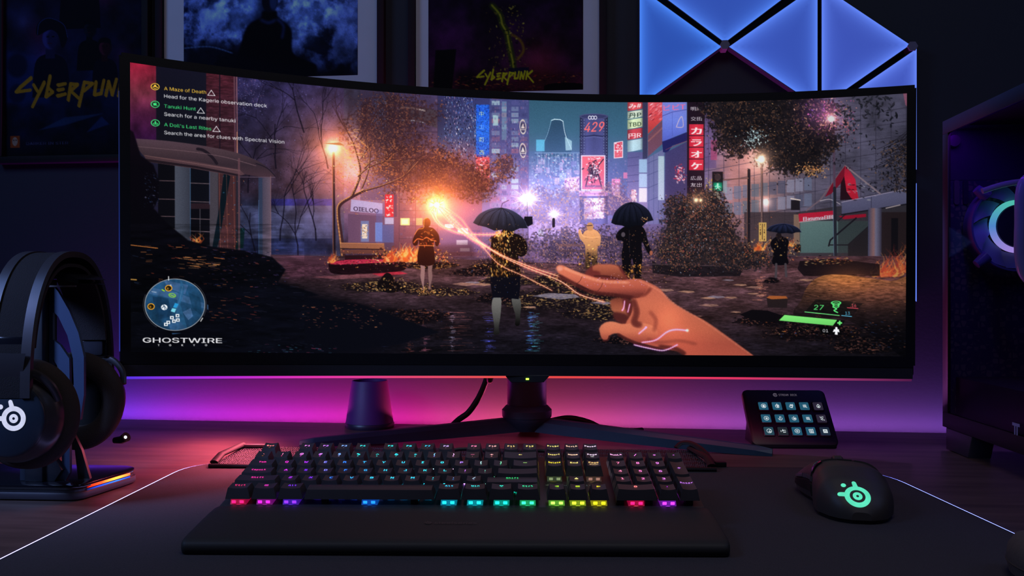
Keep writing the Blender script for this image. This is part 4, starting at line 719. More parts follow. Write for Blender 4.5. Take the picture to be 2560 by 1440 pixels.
    cv.poly([(1960, 785), (2097, 799), (2085, 815), (1943, 802)], C(10, 14, 12), .8); cv.poly([(1962, 787), (2094, 799.5), (2083, 814), (1948, 801)], grad([(787, C(130, 232, 120)), (814, C(104, 206, 100))])); cv.poly([(2094, 799), (2114, 801), (2104, 816), (2084, 815)], C(8, 10, 10), .85)
    cv.rect(2098, 801.5, 2102, 813, C(110, 236, 120)); cv.rect(2094, 805.3, 2106, 809.3, C(110, 236, 120)); cv.poly([(2046, 814), (2098, 818), (2107, 838), (2054, 834)], C(6, 6, 8), .9); cv.text('01', 2058, 830, 14.5, Wh, 'sans', .006, .03, 1.15)
    cv.ell(2092, 820.5, 3, 3.4, Wh); cv.poly([(2086, 823), (2098, 823), (2100, 831), (2095, 829), (2095, 837), (2088, 836), (2089, 829), (2083, 830)], Wh)
# ---------------------------------------------------------------- scene helpers
def lin(c): return [((v / 12.92) if v <= .04045 else ((v + .055) / 1.055) ** 2.4) for v in c]
def rgb(r, g, b): return tuple(lin((r / 255, g / 255, b / 255))) + (1,)
_M = {}
def mat(name, col=(.02, .02, .02), rough=.5, metal=0.0, emit=None, es=1.0, var=.12, scale=40, bump=0.0, bscale=300, spec=.5, coat=0.0):
    """procedural material: base colour with slight noise in colour and gloss, optional fine bump or emission"""
    if name in _M: return _M[name]
    m = bpy.data.materials.new(name); m.use_nodes = True; nt = m.node_tree; n = nt.nodes; b = n['Principled BSDF']
    col = tuple(col[:3]) + (1,)
    tc = n.new('ShaderNodeTexCoord'); nz = n.new('ShaderNodeTexNoise'); nz.inputs['Scale'].default_value = scale; nz.inputs['Detail'].default_value = 4
    nt.links.new(tc.outputs['Object'], nz.inputs['Vector'])
    mx = n.new('ShaderNodeMix'); mx.data_type = 'RGBA'; mx.inputs[6].default_value = tuple(v * (1 - var) for v in col[:3]) + (1,); mx.inputs[7].default_value = tuple(min(1, v * (1 + var)) for v in col[:3]) + (1,)
    nt.links.new(nz.outputs[0], mx.inputs[0]); nt.links.new(mx.outputs[2], b.inputs['Base Color'])
    b.inputs['Roughness'].default_value = rough; b.inputs['Metallic'].default_value = metal; b.inputs['Specular IOR Level'].default_value = spec; b.inputs['Coat Weight'].default_value = coat
    if emit: b.inputs['Emission Color'].default_value = tuple(emit[:3]) + (1,); b.inputs['Emission Strength'].default_value = es
    if bump:
        z = n.new('ShaderNodeTexNoise'); z.inputs['Scale'].default_value = bscale; z.inputs['Detail'].default_value = 3; nt.links.new(tc.outputs['Object'], z.inputs['Vector'])
        bp = n.new('ShaderNodeBump'); bp.inputs['Strength'].default_value = bump; bp.inputs['Distance'].default_value = .001
        nt.links.new(z.outputs[0], bp.inputs['Height']); nt.links.new(bp.outputs[0], b.inputs['Normal'])
    _M[name] = m
    return m
def emat(name, col, s=1.0, sample=True):
    """a lit surface: plain emission, slightly uneven"""
    if name in _M: return _M[name]
    m = bpy.data.materials.new(name); m.use_nodes = True; nt = m.node_tree; n = nt.nodes; n.remove(n['Principled BSDF'])
    e = n.new('ShaderNodeEmission'); e.inputs[0].default_value = tuple(col[:3]) + (1,)
    tc = n.new('ShaderNodeTexCoord'); nz = n.new('ShaderNodeTexNoise'); nz.inputs['Scale'].default_value = 200; nt.links.new(tc.outputs['Object'], nz.inputs['Vector'])
    mr = n.new('ShaderNodeMapRange'); mr.inputs[3].default_value = s * .8; mr.inputs[4].default_value = s * 1.2; nt.links.new(nz.outputs[0], mr.inputs[0]); nt.links.new(mr.outputs[0], e.inputs[1])
    nt.links.new(e.outputs[0], n['Material Output'].inputs[0])
    if not sample: m.cycles.emission_sampling = 'NONE'
    _M[name] = m
    return m
def attr_mat(name, emission=0.0, rough=.6, sample=True, mul=1.0):
    """surface coloured by its own stored colours: printed (emission 0) or a lit picture"""
    if name in _M: return _M[name]
    m = bpy.data.materials.new(name); m.use_nodes = True; nt = m.node_tree; n = nt.nodes; b = n['Principled BSDF']
    a = n.new('ShaderNodeAttribute'); a.attribute_name = 'ink'
    if emission:
        n.remove(b); e = n.new('ShaderNodeEmission'); e.inputs[1].default_value = emission
        nt.links.new(a.outputs[0], e.inputs[0]); nt.links.new(e.outputs[0], n['Material Output'].inputs[0])
        if not sample: m.cycles.emission_sampling = 'NONE'
    else:
        nt.links.new(a.outputs[0], b.inputs['Base Color']); b.inputs['Roughness'].default_value = rough; b.inputs['Specular IOR Level'].default_value = .15
    _M[name] = m
    return m
class MB:
    def __init__(s): s.v = []; s.f = []; s.sm = []
    def add(s, V, Fs, smooth=False, M=None):
        o = len(s.v)
        for v in V: s.v.append(tuple(M @ Vector(v)) if M is not None else tuple(v))
        for f in Fs: s.f.append([i + o for i in f]); s.sm.append(smooth)
        return s
    def box(s, x0, y0, z0, x1, y1, z1, bev=0.0, M=None, seg=2):
        bm = bmesh.new(); bmesh.ops.create_cube(bm, size=1)
        for v in bm.verts: v.co = Vector(((x0 + x1) / 2 + v.co.x * (x1 - x0), (y0 + y1) / 2 + v.co.y * (y1 - y0), (z0 + z1) / 2 + v.co.z * (z1 - z0)))
        if bev: bmesh.ops.bevel(bm, geom=bm.edges[:], offset=bev, segments=seg, profile=.5, affect='EDGES')
        return s.bm(bm, bev > 0, M)
    def bm(s, bm, smooth=True, M=None):
        bm.verts.index_update()
        s.add([v.co.copy() for v in bm.verts], [[v.index for v in f.verts] for f in bm.faces], smooth, M); bm.free(); return s
    def prism(s, pts, z0, z1, bev=0.0, M=None, seg=2, smooth=None):
        """an outline in x, y pulled from z0 to z1"""
        bm = bmesh.new(); a = [bm.verts.new((p[0], p[1], z0)) for p in pts]
        f = bm.faces.new(a); r = bmesh.ops.extrude_face_region(bm, geom=[f])
        for e in r['geom']:
            if isinstance(e, bmesh.types.BMVert): e.co.z = z1
        bmesh.ops.recalc_face_normals(bm, faces=bm.faces[:])
        if bev:
            ed = [e for e in bm.edges if abs(e.verts[0].co.z - e.verts[1].co.z) < 1e-7]
            bmesh.ops.bevel(bm, geom=ed, offset=bev, segments=seg, profile=.5, affect='EDGES')
        return s.bm(bm, (bev > 0) if smooth is None else smooth, M)
    def tube(s, pts, r, n=10, M=None, caps=True, closed=False, flat=None):
        """round (or flattened) tube along points; r a number or a list"""
        P = [Vector(p) for p in pts]; m = len(P); V = []; Fs = []
        up = Vector((0, 0, 1)); prev = None
        for i, p in enumerate(P):
            t = (P[(i + 1) % m] - P[i - 1]) if closed else (P[min(i + 1, m - 1)] - P[max(i - 1, 0)])
            t.normalize()
            if prev is None: a = t.cross(up if abs(t.z) < .9 else Vector((1, 0, 0))).normalized()
            else: a = (prev - t * prev.dot(t)).normalized()
            prev = a; b = t.cross(a); rr = r[i] if isinstance(r, (list, tuple)) else r
            fa, fb = flat if flat else (1, 1)
            for k in range(n): V.append(p + a * math.cos(2 * PI * k / n) * rr * fa + b * math.sin(2 * PI * k / n) * rr * fb)
        for i in range(m if closed else m - 1):
            j = (i + 1) % m
            for k in range(n): Fs.append([i * n + k, i * n + (k + 1) % n, j * n + (k + 1) % n, j * n + k])
        if caps and not closed: Fs.append(list(range(n))[::-1]); Fs.append([(m - 1) * n + k for k in range(n)])
        return s.add(V, Fs, True, M)
    def lathe(s, prof, n=48, M=None, a0=0, a1=2 * PI, sx=1.0, sy=1.0):
        """profile (radius, height) turned about z"""
        full = abs(a1 - a0 - 2 * PI) < 1e-6; k = n if full else n + 1; V = []; Fs = []
        for j in range(k):
            a = a0 + (a1 - a0) * j / n
            for r, z in prof: V.append((r * math.cos(a) * sx, r * math.sin(a) * sy, z))
        m = len(prof)
        for j in range(n):
            q = (j + 1) % k
            for i in range(m - 1): Fs.append([j * m + i, q * m + i, q * m + i + 1, j * m + i + 1])
        return s.add(V, Fs, True, M)
    def grid(s, fn, nu, nv, M=None, smooth=True, closed_u=False):
        V = [fn(i / nu, j / nv) for i in range(nu + (0 if closed_u else 1)) for j in range(nv + 1)]; m = nv + 1
        Fs = []
        for i in range(nu):
            q = (i + 1) % nu if closed_u else i + 1
            for j in range(nv): Fs.append([i * m + j, q * m + j, q * m + j + 1, i * m + j + 1])
        return s.add(V, Fs, smooth, M)
    def build(s, name, m, parent=None, angle=40):
        me = bpy.data.meshes.new(name); me.from_pydata(s.v, [], s.f); me.validate()
        bm = bmesh.new(); bm.from_mesh(me); bmesh.ops.remove_doubles(bm, verts=bm.verts, dist=1e-6)
        for f in bm.faces: f.smooth = False
        bm.faces.ensure_lookup_table(); bm.to_mesh(me); bm.free()
        if any(s.sm):
            for p in me.polygons: p.use_smooth = True
            try: me.set_sharp_from_angle(angle=math.radians(angle))
            except Exception: pass
        if m: me.materials.append(m)
        o = bpy.data.objects.new(name, me); COL.objects.link(o)
        if parent: o.parent = parent
        return o
def empty(name, loc, rot=(0, 0, 0)):
    o = bpy.data.objects.new(name, None); COL.objects.link(o); o.location = loc; o.rotation_euler = rot; o.empty_display_size = .02
    return o
def tag(o, label=None, cat=None, group=None, kind=None):
    if label: o['label'] = label
    if cat: o['category'] = cat
    if group: o['group'] = group
    if kind: o['kind'] = kind
    return o
def T(x=0, y=0, z=0): return Matrix.Translation((x, y, z))
def Rx(a): return Matrix.Rotation(a, 4, 'X')
def Ry(a): return Matrix.Rotation(a, 4, 'Y')
def Rz(a): return Matrix.Rotation(a, 4, 'Z')
def rrect(x0, y0, x1, y1, r, n=5):
    out = []
    for cx, cy, a in ((x1 - r, y1 - r, 0), (x0 + r, y1 - r, PI / 2), (x0 + r, y0 + r, PI), (x1 - r, y0 + r, 1.5 * PI)):
        for k in range(n + 1): out.append((cx + r * math.cos(a + PI / 2 * k / n), cy + r * math.sin(a + PI / 2 * k / n)))
    return out
def rpoly(pts, r, n=4):
    """polygon with rounded corners; r one radius or one per corner"""
    out = []; m = len(pts)
    for i in range(m):
        p, a, b = Vector(pts[i]), Vector(pts[i - 1]), Vector(pts[(i + 1) % m]); rr = r[i] if isinstance(r, (list, tuple)) else r
        if rr <= 0: out.append(tuple(p)); continue
        u, v = (a - p), (b - p); k = min(rr, u.length * .45, v.length * .45); u.normalize(); v.normalize(); A, B = p + u * k, p + v * k
        for j in range(n + 1):
            t = j / n; q = A * (1 - t) ** 2 + p * 2 * t * (1 - t) + B * t * t; out.append((q[0], q[1]))
    return out
_txt = {}
def text_mesh(name, s, m, parent, size, M, kind='mono', center=True, depth=0.0, width=None, sx=1.0, dish=0.0):
    key = (s, kind)
    if key not in _txt: _txt[key] = text_geo(s, kind, 0, 1.0, 2)
    V, Tn = _txt[key]
    if not len(V): return None
    V = V * size; V[:, 0] *= (width / V[:, 0].max()) if width else sx
    if center: V = V - [V[:, 0].max() / 2, (V[:, 1].max() + V[:, 1].min()) / 2]
    b = MB(); b.add([(x, y, depth + dish * x * x) for x, y in V], [list(t) for t in Tn], False, M)
    return b.build(name, m, parent)
def sweep_decal(strips, place):
    """flat strips (lists of quads in 2D) laid on a surface by place(x, y)"""
    b = MB()
    for V, Fs in strips: b.add([place(x, y) for x, y in V], Fs, False)
    return b
def ring2(cx, cy, r0, r1, n=40, a0=0, a1=2 * PI, m=2, ex=1.0):
    V = []; Fs = []
    for i in range(n + 1):
        a = a0 + (a1 - a0) * i / n
        for j in range(m + 1): r = r0 + (r1 - r0) * j / m; V.append((cx + math.cos(a) * r * ex, cy + math.sin(a) * r))
    for i in range(n):
        for j in range(m): k = i * (m + 1) + j; Fs.append([k, k + 1, k + m + 2, k + m + 1])
    return V, Fs
def capsule2(x0, y0, x1, y1, r0, r1, n=6):
    """rounded arm from point 0 (radius r0) to point 1 (radius r1, round end)"""
    d = Vector((x1 - x0, y1 - y0)); L = d.length; d.normalize(); p = Vector((-d.y, d.x)); V = []; Fs = []
    st = [(k / n * L, r0 + (r1 - r0) * k / n) for k in range(n + 1)] + [(L + r1 * math.sin(q), r1 * math.cos(q)) for q in (.4, .8, 1.15, 1.45)]
    for t, r in st:
        for w in (-1, 0, 1): q = Vector((x0, y0)) + d * t + p * r * w; V.append((q.x, q.y))
    for i in range(len(st) - 1):
        for j in range(2): k = i * 3 + j; Fs.append([k, k + 1, k + 4, k + 3])
    return V, Fs
def snail_logo():
    """round emblem: thick ring with a pupil, two feelers and a dot, about 2 units wide"""
    return [ring2(0, 0, .6, 1.0), ring2(0, 0, .11, .37), capsule2(-.22, .82, -.42, 1.3, .2, .17), capsule2(-.85, -.1, -1.33, -.15, .2, .18), ring2(-1.17, .81, 0.0, .2, 20)]
def picture(name, cv_sample, surf, nu, nv, m, parent, soft=True):
    """a dense sheet whose points carry the colours of a painted picture. surf(u, v) -> arrays of x, y, z; cv_sample(u, v) -> colours 0..1"""
    u, v = np.meshgrid(np.linspace(0, 1, nu), np.linspace(0, 1, nv)); P = surf(u, v); co = np.stack(P, -1).reshape(-1, 3).astype(np.float32)
    me = bpy.data.meshes.new(name); nf = (nu - 1) * (nv - 1); me.vertices.add(nu * nv); me.vertices.foreach_set('co', co.ravel())
    i = (np.arange(nv - 1)[:, None] * nu + np.arange(nu - 1)[None, :]).ravel()
    q = np.stack([i, i + nu, i + nu + 1, i + 1], -1).astype(np.int32)
    me.loops.add(nf * 4); me.loops.foreach_set('vertex_index', q.ravel()); me.polygons.add(nf)
    me.polygons.foreach_set('loop_start', np.arange(nf, dtype=np.int32) * 4)
    me.update(calc_edges=True)
    c = np.clip(cv_sample(u, v), 0, 1); c = np.where(c <= .04045, c / 12.92, ((c + .055) / 1.055) ** 2.4)
    c = np.concatenate([c, np.ones(c.shape[:2] + (1,))], -1).reshape(-1, 4).astype(np.float32)
    a = me.color_attributes.new('ink', 'FLOAT_COLOR', 'POINT'); a.data.foreach_set('color', c.ravel())
    me.materials.append(m)
    o = bpy.data.objects.new(name, me); COL.objects.link(o)
    if parent: o.parent = parent
    return o
def bilinear(A, x, y):
    h, w = A.shape[:2]; x = np.clip(x, 0, w - 1.001); y = np.clip(y, 0, h - 1.001); xi = x.astype(int); yi = y.astype(int); fx = (x - xi)[..., None]; fy = (y - yi)[..., None]
    return (A[yi, xi] * (1 - fx) + A[yi, xi + 1] * fx) * (1 - fy) + (A[yi + 1, xi] * (1 - fx) + A[yi + 1, xi + 1] * fx) * fy
def frame_at(origin, xdir, ydir):
    """matrix whose x and y axes lie along two directions"""
    x = Vector(xdir).normalized(); z = x.cross(Vector(ydir)).normalized(); y = z.cross(x); o = Vector(origin)
    return Matrix(((x.x, y.x, z.x, o.x), (x.y, y.y, z.y, o.y), (x.z, y.z, z.z, o.z), (0, 0, 0, 1)))
def color_strip(name, pts, half, cols, up, m, parent):
    """a thin lit ribbon along points, its colour running through cols"""
    n = len(pts); V = []; Cc = []
    for i, p in enumerate(pts):
        for w in (-1, 1): V.append(Vector(p) + Vector(up) * half * w); t = i / (n - 1) * (len(cols) - 1); k = min(int(t), len(cols) - 2); f = t - k; Cc.append([cols[k][c] * (1 - f) + cols[k + 1][c] * f for c in range(3)] + [1])
    me = bpy.data.meshes.new(name); me.from_pydata([tuple(v) for v in V], [], [[2 * i, 2 * i + 1, 2 * i + 3, 2 * i + 2] for i in range(n - 1)])
    a = me.color_attributes.new('ink', 'FLOAT_COLOR', 'POINT'); a.data.foreach_set('color', np.array(Cc, np.float32).ravel()); me.materials.append(m)
    o = bpy.data.objects.new(name, me); COL.objects.link(o)
    if parent: o.parent = parent
    return o
# ---------------------------------------------------------------- room: wall, floor, desk
WY = 1.395                                                    # the wall
DZ = -.75
m_wall = mat('wall_paint', (.0075, .013, .026), .75, var=.06, scale=3, bump=.12, bscale=250)
b = MB(); b.box(-2.2, WY, DZ, 2.2, WY + .1, 1.7); tag(b.build('wall_back', m_wall), kind='structure')
b = MB(); b.box(-2.2, -1.6, DZ - .05, 2.2, WY + .1, DZ); tag(b.build('floor', mat('dark_carpet', (.02, .018, .02), .95, bump=.5)), kind='structure')
def wood():
    m = bpy.data.materials.new('dark_walnut'); m.use_nodes = True; nt = m.node_tree; n = nt.nodes; b = n['Principled BSDF']
    tc = n.new('ShaderNodeTexCoord'); mp = n.new('ShaderNodeMapping'); mp.inputs['Scale'].default_value = (2.2, 26, 26); nt.links.new(tc.outputs['Object'], mp.inputs[0])
    nz = n.new('ShaderNodeTexNoise'); nz.inputs['Scale'].default_value = 2.2; nz.inputs['Detail'].default_value = 9; nz.inputs['Roughness'].default_value = .62; nz.inputs['Distortion'].default_value = .5; nt.links.new(mp.outputs[0], nz.inputs['Vector'])
    cr = n.new('ShaderNodeValToRGB'); cr.color_ramp.elements[0].position = .3; cr.color_ramp.elements[0].color = (.06, .036, .03, 1); cr.color_ramp.elements[1].position = .7; cr.color_ramp.elements[1].color = (.14, .085, .07, 1)
    nt.links.new(nz.outputs[0], cr.inputs[0]); nt.links.new(cr.outputs[0], b.inputs['Base Color'])
    b.inputs['Roughness'].default_value = .52; b.inputs['Specular IOR Level'].default_value = .3
    bp = n.new('ShaderNodeBump'); bp.inputs['Strength'].default_value = .25; bp.inputs['Distance'].default_value = .0006; nt.links.new(nz.outputs[0], bp.inputs['Height']); nt.links.new(bp.outputs[0], b.inputs['Normal'])
    return m
desk = empty('desk', (0, .6, DZ)); tag(desk, 'dark brown wooden desk under the monitor and keyboard', 'desk')
b = MB(); b.box(-1.35, -.42, -DZ - .028, 1.35, 1.354 - .6, -DZ, .0015); b.build('desk_top', wood(), desk)
for x in (-1.2, 1.2):
    for y in (-.34, .66): b = MB(); b.box(x - .03, y - .03, 0, x + .03, y + .03, -DZ - .028, .003); b.build('leg', mat('black_steel', (.02, .02, .022), .45, .6), desk)
# light strip behind the desk edge, shining up the wall
pl = [(90, 50, 235), (150, 58, 225), (225, 45, 205), (255, 40, 190), (255, 40, 150), (255, 84, 120), (240, 80, 140), (190, 75, 165), (140, 70, 160), (125, 66, 150), (100, 58, 145), (80, 55, 140), (60, 40, 150)]
strip = empty('light_strip', (0, 1.372, -.016)); tag(strip, 'pink and violet light strip behind the back edge of the desk', 'light strip')
mb = MB(); mb.box(-1.0, -.006, -.004, 1.0, -.002, .006); mb.build('strip_backing', mat('white_silicone', (.5, .5, .5), .5), strip)
color_strip('diffuser', [(-1.0 + 2.0 * k / 60, .0, .0065) for k in range(61)], .0035, [lin([v / 255 for v in c]) for c in pl], (0, 1, 0), attr_mat('strip_glow', 300), strip)
# ---------------------------------------------------------------- things on the wall
def wp(px, py, d=0.0):
    """the point on the wall (d in front of it) seen at a pixel: x and height"""
    kx = (px - 1280) / F; t = (WY - d) / (ST * kx + CT)
    return t * (kx * CT - ST), EYE + (HY - py) / F * t
def paint_poster(kind):
    cv = Canvas(460, 640, 0, 0, 20 + kind); R = cv.r; b = (0, 0, 460, 640)
    one = np.ones((640, 460), np.float32)
    if kind == 0:     # group portrait in dark blues and reds
        cv.put(b, one, grad([(0, C(26, 28, 60)), (250, C(20, 24, 60)), (420, C(22, 40, 96)), (560, C(14, 24, 60)), (640, C(10, 10, 26))])); cv.tex(0, 0, 460, 640, 60, .8, 2)
        cv.poly([(0, 300), (0, 470), (150, 480), (140, 330)], C(30, 60, 150), .7, soft=8); cv.ell(40, 350, 34, 38, C(14, 26, 70), 1, soft=.4); cv.ell(40, 440, 28, 30, C(16, 30, 80), 1, soft=.4)
        for x, y, c in ((110, 250, C(150, 40, 90)), (130, 320, C(120, 50, 130)), (330, 140, C(140, 24, 50)), (60, 210, C(90, 90, 150)), (390, 330, C(110, 20, 50))): cv.glow(x, y, 34, c, .5, 1.4)
        def bust(x, y, s, face, hair, coat, hat=False):
            cv.poly(spline([(x - 60 * s, y + 190 * s), (x - 50 * s, y + 80 * s), (x - 18 * s, y + 52 * s), (x + 18 * s, y + 52 * s), (x + 56 * s, y + 84 * s), (x + 66 * s, y + 190 * s)], 5), coat)
            cv.poly([(x - 13 * s, y + 20 * s), (x + 13 * s, y + 20 * s), (x + 16 * s, y + 66 * s), (x - 16 * s, y + 66 * s)], face * .5); cv.ell(x, y, 26 * s, 36 * s, face, soft=.25); cv.ell(x + 12 * s, y + 4 * s, 22 * s, 34 * s, face * .45, .8, soft=.5)
            cv.ell(x - 8 * s, y - 4 * s, 5 * s, 2 * s, C(8, 8, 20)); cv.ell(x + 10 * s, y - 4 * s, 5 * s, 2 * s, C(8, 8, 20)); cv.line([(x - 12 * s, y - 10 * s), (x - 3 * s, y - 9 * s)], 1.5 * s, C(8, 8, 20)); cv.line([(x - 1 * s, y), (x - 3 * s, y + 9 * s)], 1.4 * s, face * .5); cv.line([(x - 8 * s, y + 17 * s), (x + 5 * s, y + 17 * s)], 2.4 * s, C(90, 20, 50))
            if hat: cv.poly(spline([(x - 44 * s, y - 10 * s), (x - 40 * s, y - 50 * s), (x - 6 * s, y - 66 * s), (x + 44 * s, y - 44 * s), (x + 58 * s, y), (x + 40 * s, y + 34 * s), (x + 26 * s, y - 10 * s), (x, y - 26 * s)], 5, True), hair); cv.curve([(x - 42 * s, y - 12 * s), (x - 36 * s, y - 48 * s), (x - 4 * s, y - 64 * s), (x + 44 * s, y - 42 * s), (x + 58 * s, y)], 2, C(60, 90, 190), .8)
            else: cv.poly(spline([(x - 28 * s, y - 6 * s), (x - 26 * s, y - 34 * s), (x, y - 44 * s), (x + 28 * s, y - 32 * s), (x + 28 * s, y), (x + 20 * s, y - 18 * s), (x - 16 * s, y - 20 * s)], 5, True), hair)
        bust(245, 30, 1.1, C(150, 50, 90), C(20, 14, 34), C(12, 12, 30)); bust(280, 240, .7, C(20, 30, 60), C(8, 10, 24), C(8, 10, 26)); bust(330, 300, .7, C(100, 40, 70), C(12, 12, 26), C(12, 14, 40)); bust(150, 265, 1.0, C(80, 80, 190), C(12, 14, 34), C(10, 16, 44), True)
        cv.poly([(110, 560), (200, 520), (330, 510), (200, 545)], C(50, 90, 160), .7, soft=1); cv.poly([(270, 570), (320, 520), (345, 545)], C(40, 80, 170), .7, soft=1)
        cv.rect(16, 576, 48, 614, C(200, 90, 40)); cv.ell(32, 594, 9, 14, C(230, 200, 180)); cv.ell(28, 590, 2, 2, C(20, 10, 10)); cv.ell(36, 590, 2, 2, C(20, 10, 10)); cv.text('DARKER IN STER', 70, 606, 17, C(110, 110, 170), 'sans', .02, width=140)
        slash(cv, 36, 425, 385, 78, C(255, 190, 40))
    elif kind == 1:   # dark figure in smoke
        cv.put(b, one, grad([(0, C(20, 36, 80)), (640, C(6, 10, 26))]))
        n = fbm(460, 640, 70, 6, 9, 1, 1, .6); k = np.clip((n - .40) * 7, 0, 1) * np.clip(1.25 - abs(cv.Y - 480) / 150, 0, 1); cv.put(b, k, lambda X, Y: np.stack([np.full_like(X, v) for v in (.42, .56, .92)], -1))
        for x, y, r in ((150, 470, 34), (185, 450, 26), (300, 455, 34), (330, 500, 40), (290, 520, 30), (100, 450, 26), (370, 470, 24), (140, 520, 26)): cv.glow(x, y, r, C(80, 110, 170), 1.0, 1.6)
        cv.tex(0, 400, 460, 640, 26, .7, 19)
        cv.poly(spline([(130, 640), (150, 560), (172, 505), (206, 486), (212, 470), (246, 470), (252, 486), (286, 520), (292, 580), (350, 610), (350, 640)], 6), C(3, 4, 12), 1, soft=2); cv.ell(230, 444, 21, 30, C(8, 12, 30), soft=.2); cv.poly([(210, 436), (203, 424), (214, 430)], C(8, 12, 30)); cv.ell(239, 446, 10, 22, C(60, 90, 160), .55, soft=.6)
        cv.curve([(206, 492), (226, 500), (244, 494)], 8, C(60, 90, 170), .14, soft=7); cv.curve([(250, 492), (266, 510), (262, 540)], 7, C(50, 80, 160), .2, soft=7); cv.poly([(0, 560), (80, 546), (190, 590), (320, 620), (460, 640), (0, 640)], C(4, 6, 18), .9, soft=10); cv.curve([(0, 558), (70, 556), (130, 574)], 3, C(90, 130, 190), .6, soft=3)
    else:             # yellow bolt over a dark red ground
        cv.put(b, one, grad([(0, C(12, 12, 20)), (380, C(34, 14, 46)), (560, C(50, 18, 50)), (640, C(60, 16, 30))])); cv.tex(0, 0, 460, 640, 50, .9, 12)
        cv.glow(330, 560, 70, C(110, 34, 24), .6); cv.glow(60, 500, 70, C(50, 12, 60), .6)
        pt = [(190, 380), (214, 410), (222, 440), (234, 462), (240, 490), (246, 520), (252, 548), (256, 580)]
        cv.curve([(p[0], p[1]) for p in pt], 14, C(60, 80, 24), .6, soft=12); cv.curve(pt, 4, C(190, 200, 40), .8, soft=4); cv.curve([(250, 470), (276, 490), (284, 520), (266, 545)], 6, C(150, 120, 30), .6, soft=6)
        cv.leaves(240, lambda r: (r.normal(240, 26), r.uniform(380, 600)), (1, 4), [C(220, 220, 70), C(20, 20, 20), C(150, 130, 40)], (.3, .9)); cv.leaves(400, lambda r: (r.uniform(0, 460), r.uniform(590, 640)), (1, 5), [C(190, 60, 40), C(120, 30, 60), C(230, 150, 60), C(30, 10, 20)], (.3, .8), (.2, .4), (-.2, .2))
        cv.poly([(22, 510), (84, 508), (70, 640), (14, 640)], C(6, 6, 10), .95, soft=1); cv.poly([(240, 570), (300, 568), (300, 590), (242, 590)], C(20, 20, 50), .9, soft=1); cv.poly(spline([(345, 640), (350, 622), (400, 618), (455, 622), (458, 640)], 4), C(5, 4, 8), 1)
        slash(cv, 146, 590, 165, 36, C(230, 240, 30))
    a = cv.a; n = np.random.RandomState(8).normal(0, 1, a.shape[:2]); a *= (1 + n * .05)[..., None]; return np.clip(a * (.62, 1.0, .8)[kind], 0, 1)
def slash(cv, x, y, w, h, col):
    """the angular brush lettering CYBERPUNK"""
    L = {'C': [[(.9, .05), (.25, .42), (0, .62), (.85, .56)]], 'Y': [[(0, .35), (.35, .62)], [(.95, .25), (-.1, 1.25)]], 'B': [[(.45, 0), (.05, .85), (.7, .66), (.3, .5)]], 'E': [[(.15, .38), (.9, .34)], [(.15, .58), (.7, .56)], [(.1, .82), (.9, .76)]], 'R': [[(.1, 1.0), (.3, .35), (.85, .38), (.3, .64), (.95, .95)]], 'P': [[(-.1, 1.25), (.35, .3), (1.0, .36), (.3, .66)]], 'U': [[(.25, .3), (.1, .82), (.7, .78), (.95, .25)]], 'N': [[(.05, .85), (.3, .3), (.6, .85), (.95, .22)]], 'K': [[(.25, .25), (.05, .9)], [(1.0, .2), (.25, .55), (1.15, 1.15)]]}
    wd = [1.35, .9, .85, .8, 1, 1, .9, .95, 1.1]; tot = sum(wd); q = x
    for ch, k in zip('CYBERPUNK', wd):
        u = w * k / tot
        for st in L[ch]:
            p = [(q + a * u * .95, y - h * .5 + b * h) for a, b in st]; cv.line(p, h * .13, col, .95); cv.line([(a + h * .03, b + h * .05) for a, b in p], h * .09, col, .95, w2=h * .03)
        q += u
posters = [(0, (20, 365, 395), (20, 365, 395), 0, 'glossy dark group portrait poster with yellow angular lettering, left of the monitor'),
           (1, (415, 948, 214), (464, 897, 202), .9, 'white-matted framed poster of a dark figure in blue smoke'),
           (2, (1042, 1498, 246), (1073, 1458, 236), .9, 'white-matted framed poster with a yellow bolt above yellow lettering')]
m_print = attr_mat('printed_paper', 0, .85)
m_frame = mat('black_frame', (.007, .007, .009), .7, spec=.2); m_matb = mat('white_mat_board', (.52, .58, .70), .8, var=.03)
for kind, (xa, xb, yb), (pa, pb, pyb), k, lab in posters:
    x0, zb = wp(xa, yb); x1, _ = wp(xb, yb); z0 = zb - (.02 if kind else 0); fw = .012
    if kind: z0 = wp(xa, yb)[1] - .03
    H = (x1 - x0) * 1.38; e = empty('framed_poster' if kind else 'poster', ((x0 + x1) / 2, WY, z0)); tag(e, lab, 'poster')
    hw = (x1 - x0) / 2
    b = MB()
    for q in ((-hw - fw, 0 - fw, hw + fw, 0), (-hw - fw, H, hw + fw, H + fw), (-hw - fw, 0, -hw, H), (hw, 0, hw + fw, H)): b.box(q[0], -.016, q[1], q[2], -.0005, q[3], .001)
    b.build('frame', m_frame, e)
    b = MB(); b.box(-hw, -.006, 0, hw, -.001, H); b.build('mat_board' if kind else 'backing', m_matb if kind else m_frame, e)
    p0 = wp(pa, pyb)[0]; p1 = wp(pb, pyb)[0]; pz = max(.0, wp(pa, pyb)[1] - z0) if kind else .004
    if kind: pz = .012 + (.02 if kind == 2 else .03)
    art = paint_poster(kind); PW = p1 - p0; top = H - pz; cxx = (x0 + x1) / 2
    hgt = PW * 640 / 460
    if kind == 0: pz = .003; hgt = H - .006
    else: pz = max(.004, (wp(pa, pyb)[1] - z0)); hgt = min(hgt, H - pz - .03)
    picture('print', lambda u, v: bilinear(art, u * 459, v * 639), lambda u, v: (p0 - cxx + u * PW, u * 0 - .0065, pz + (1 - v) * hgt), 231, 321, m_print, e)
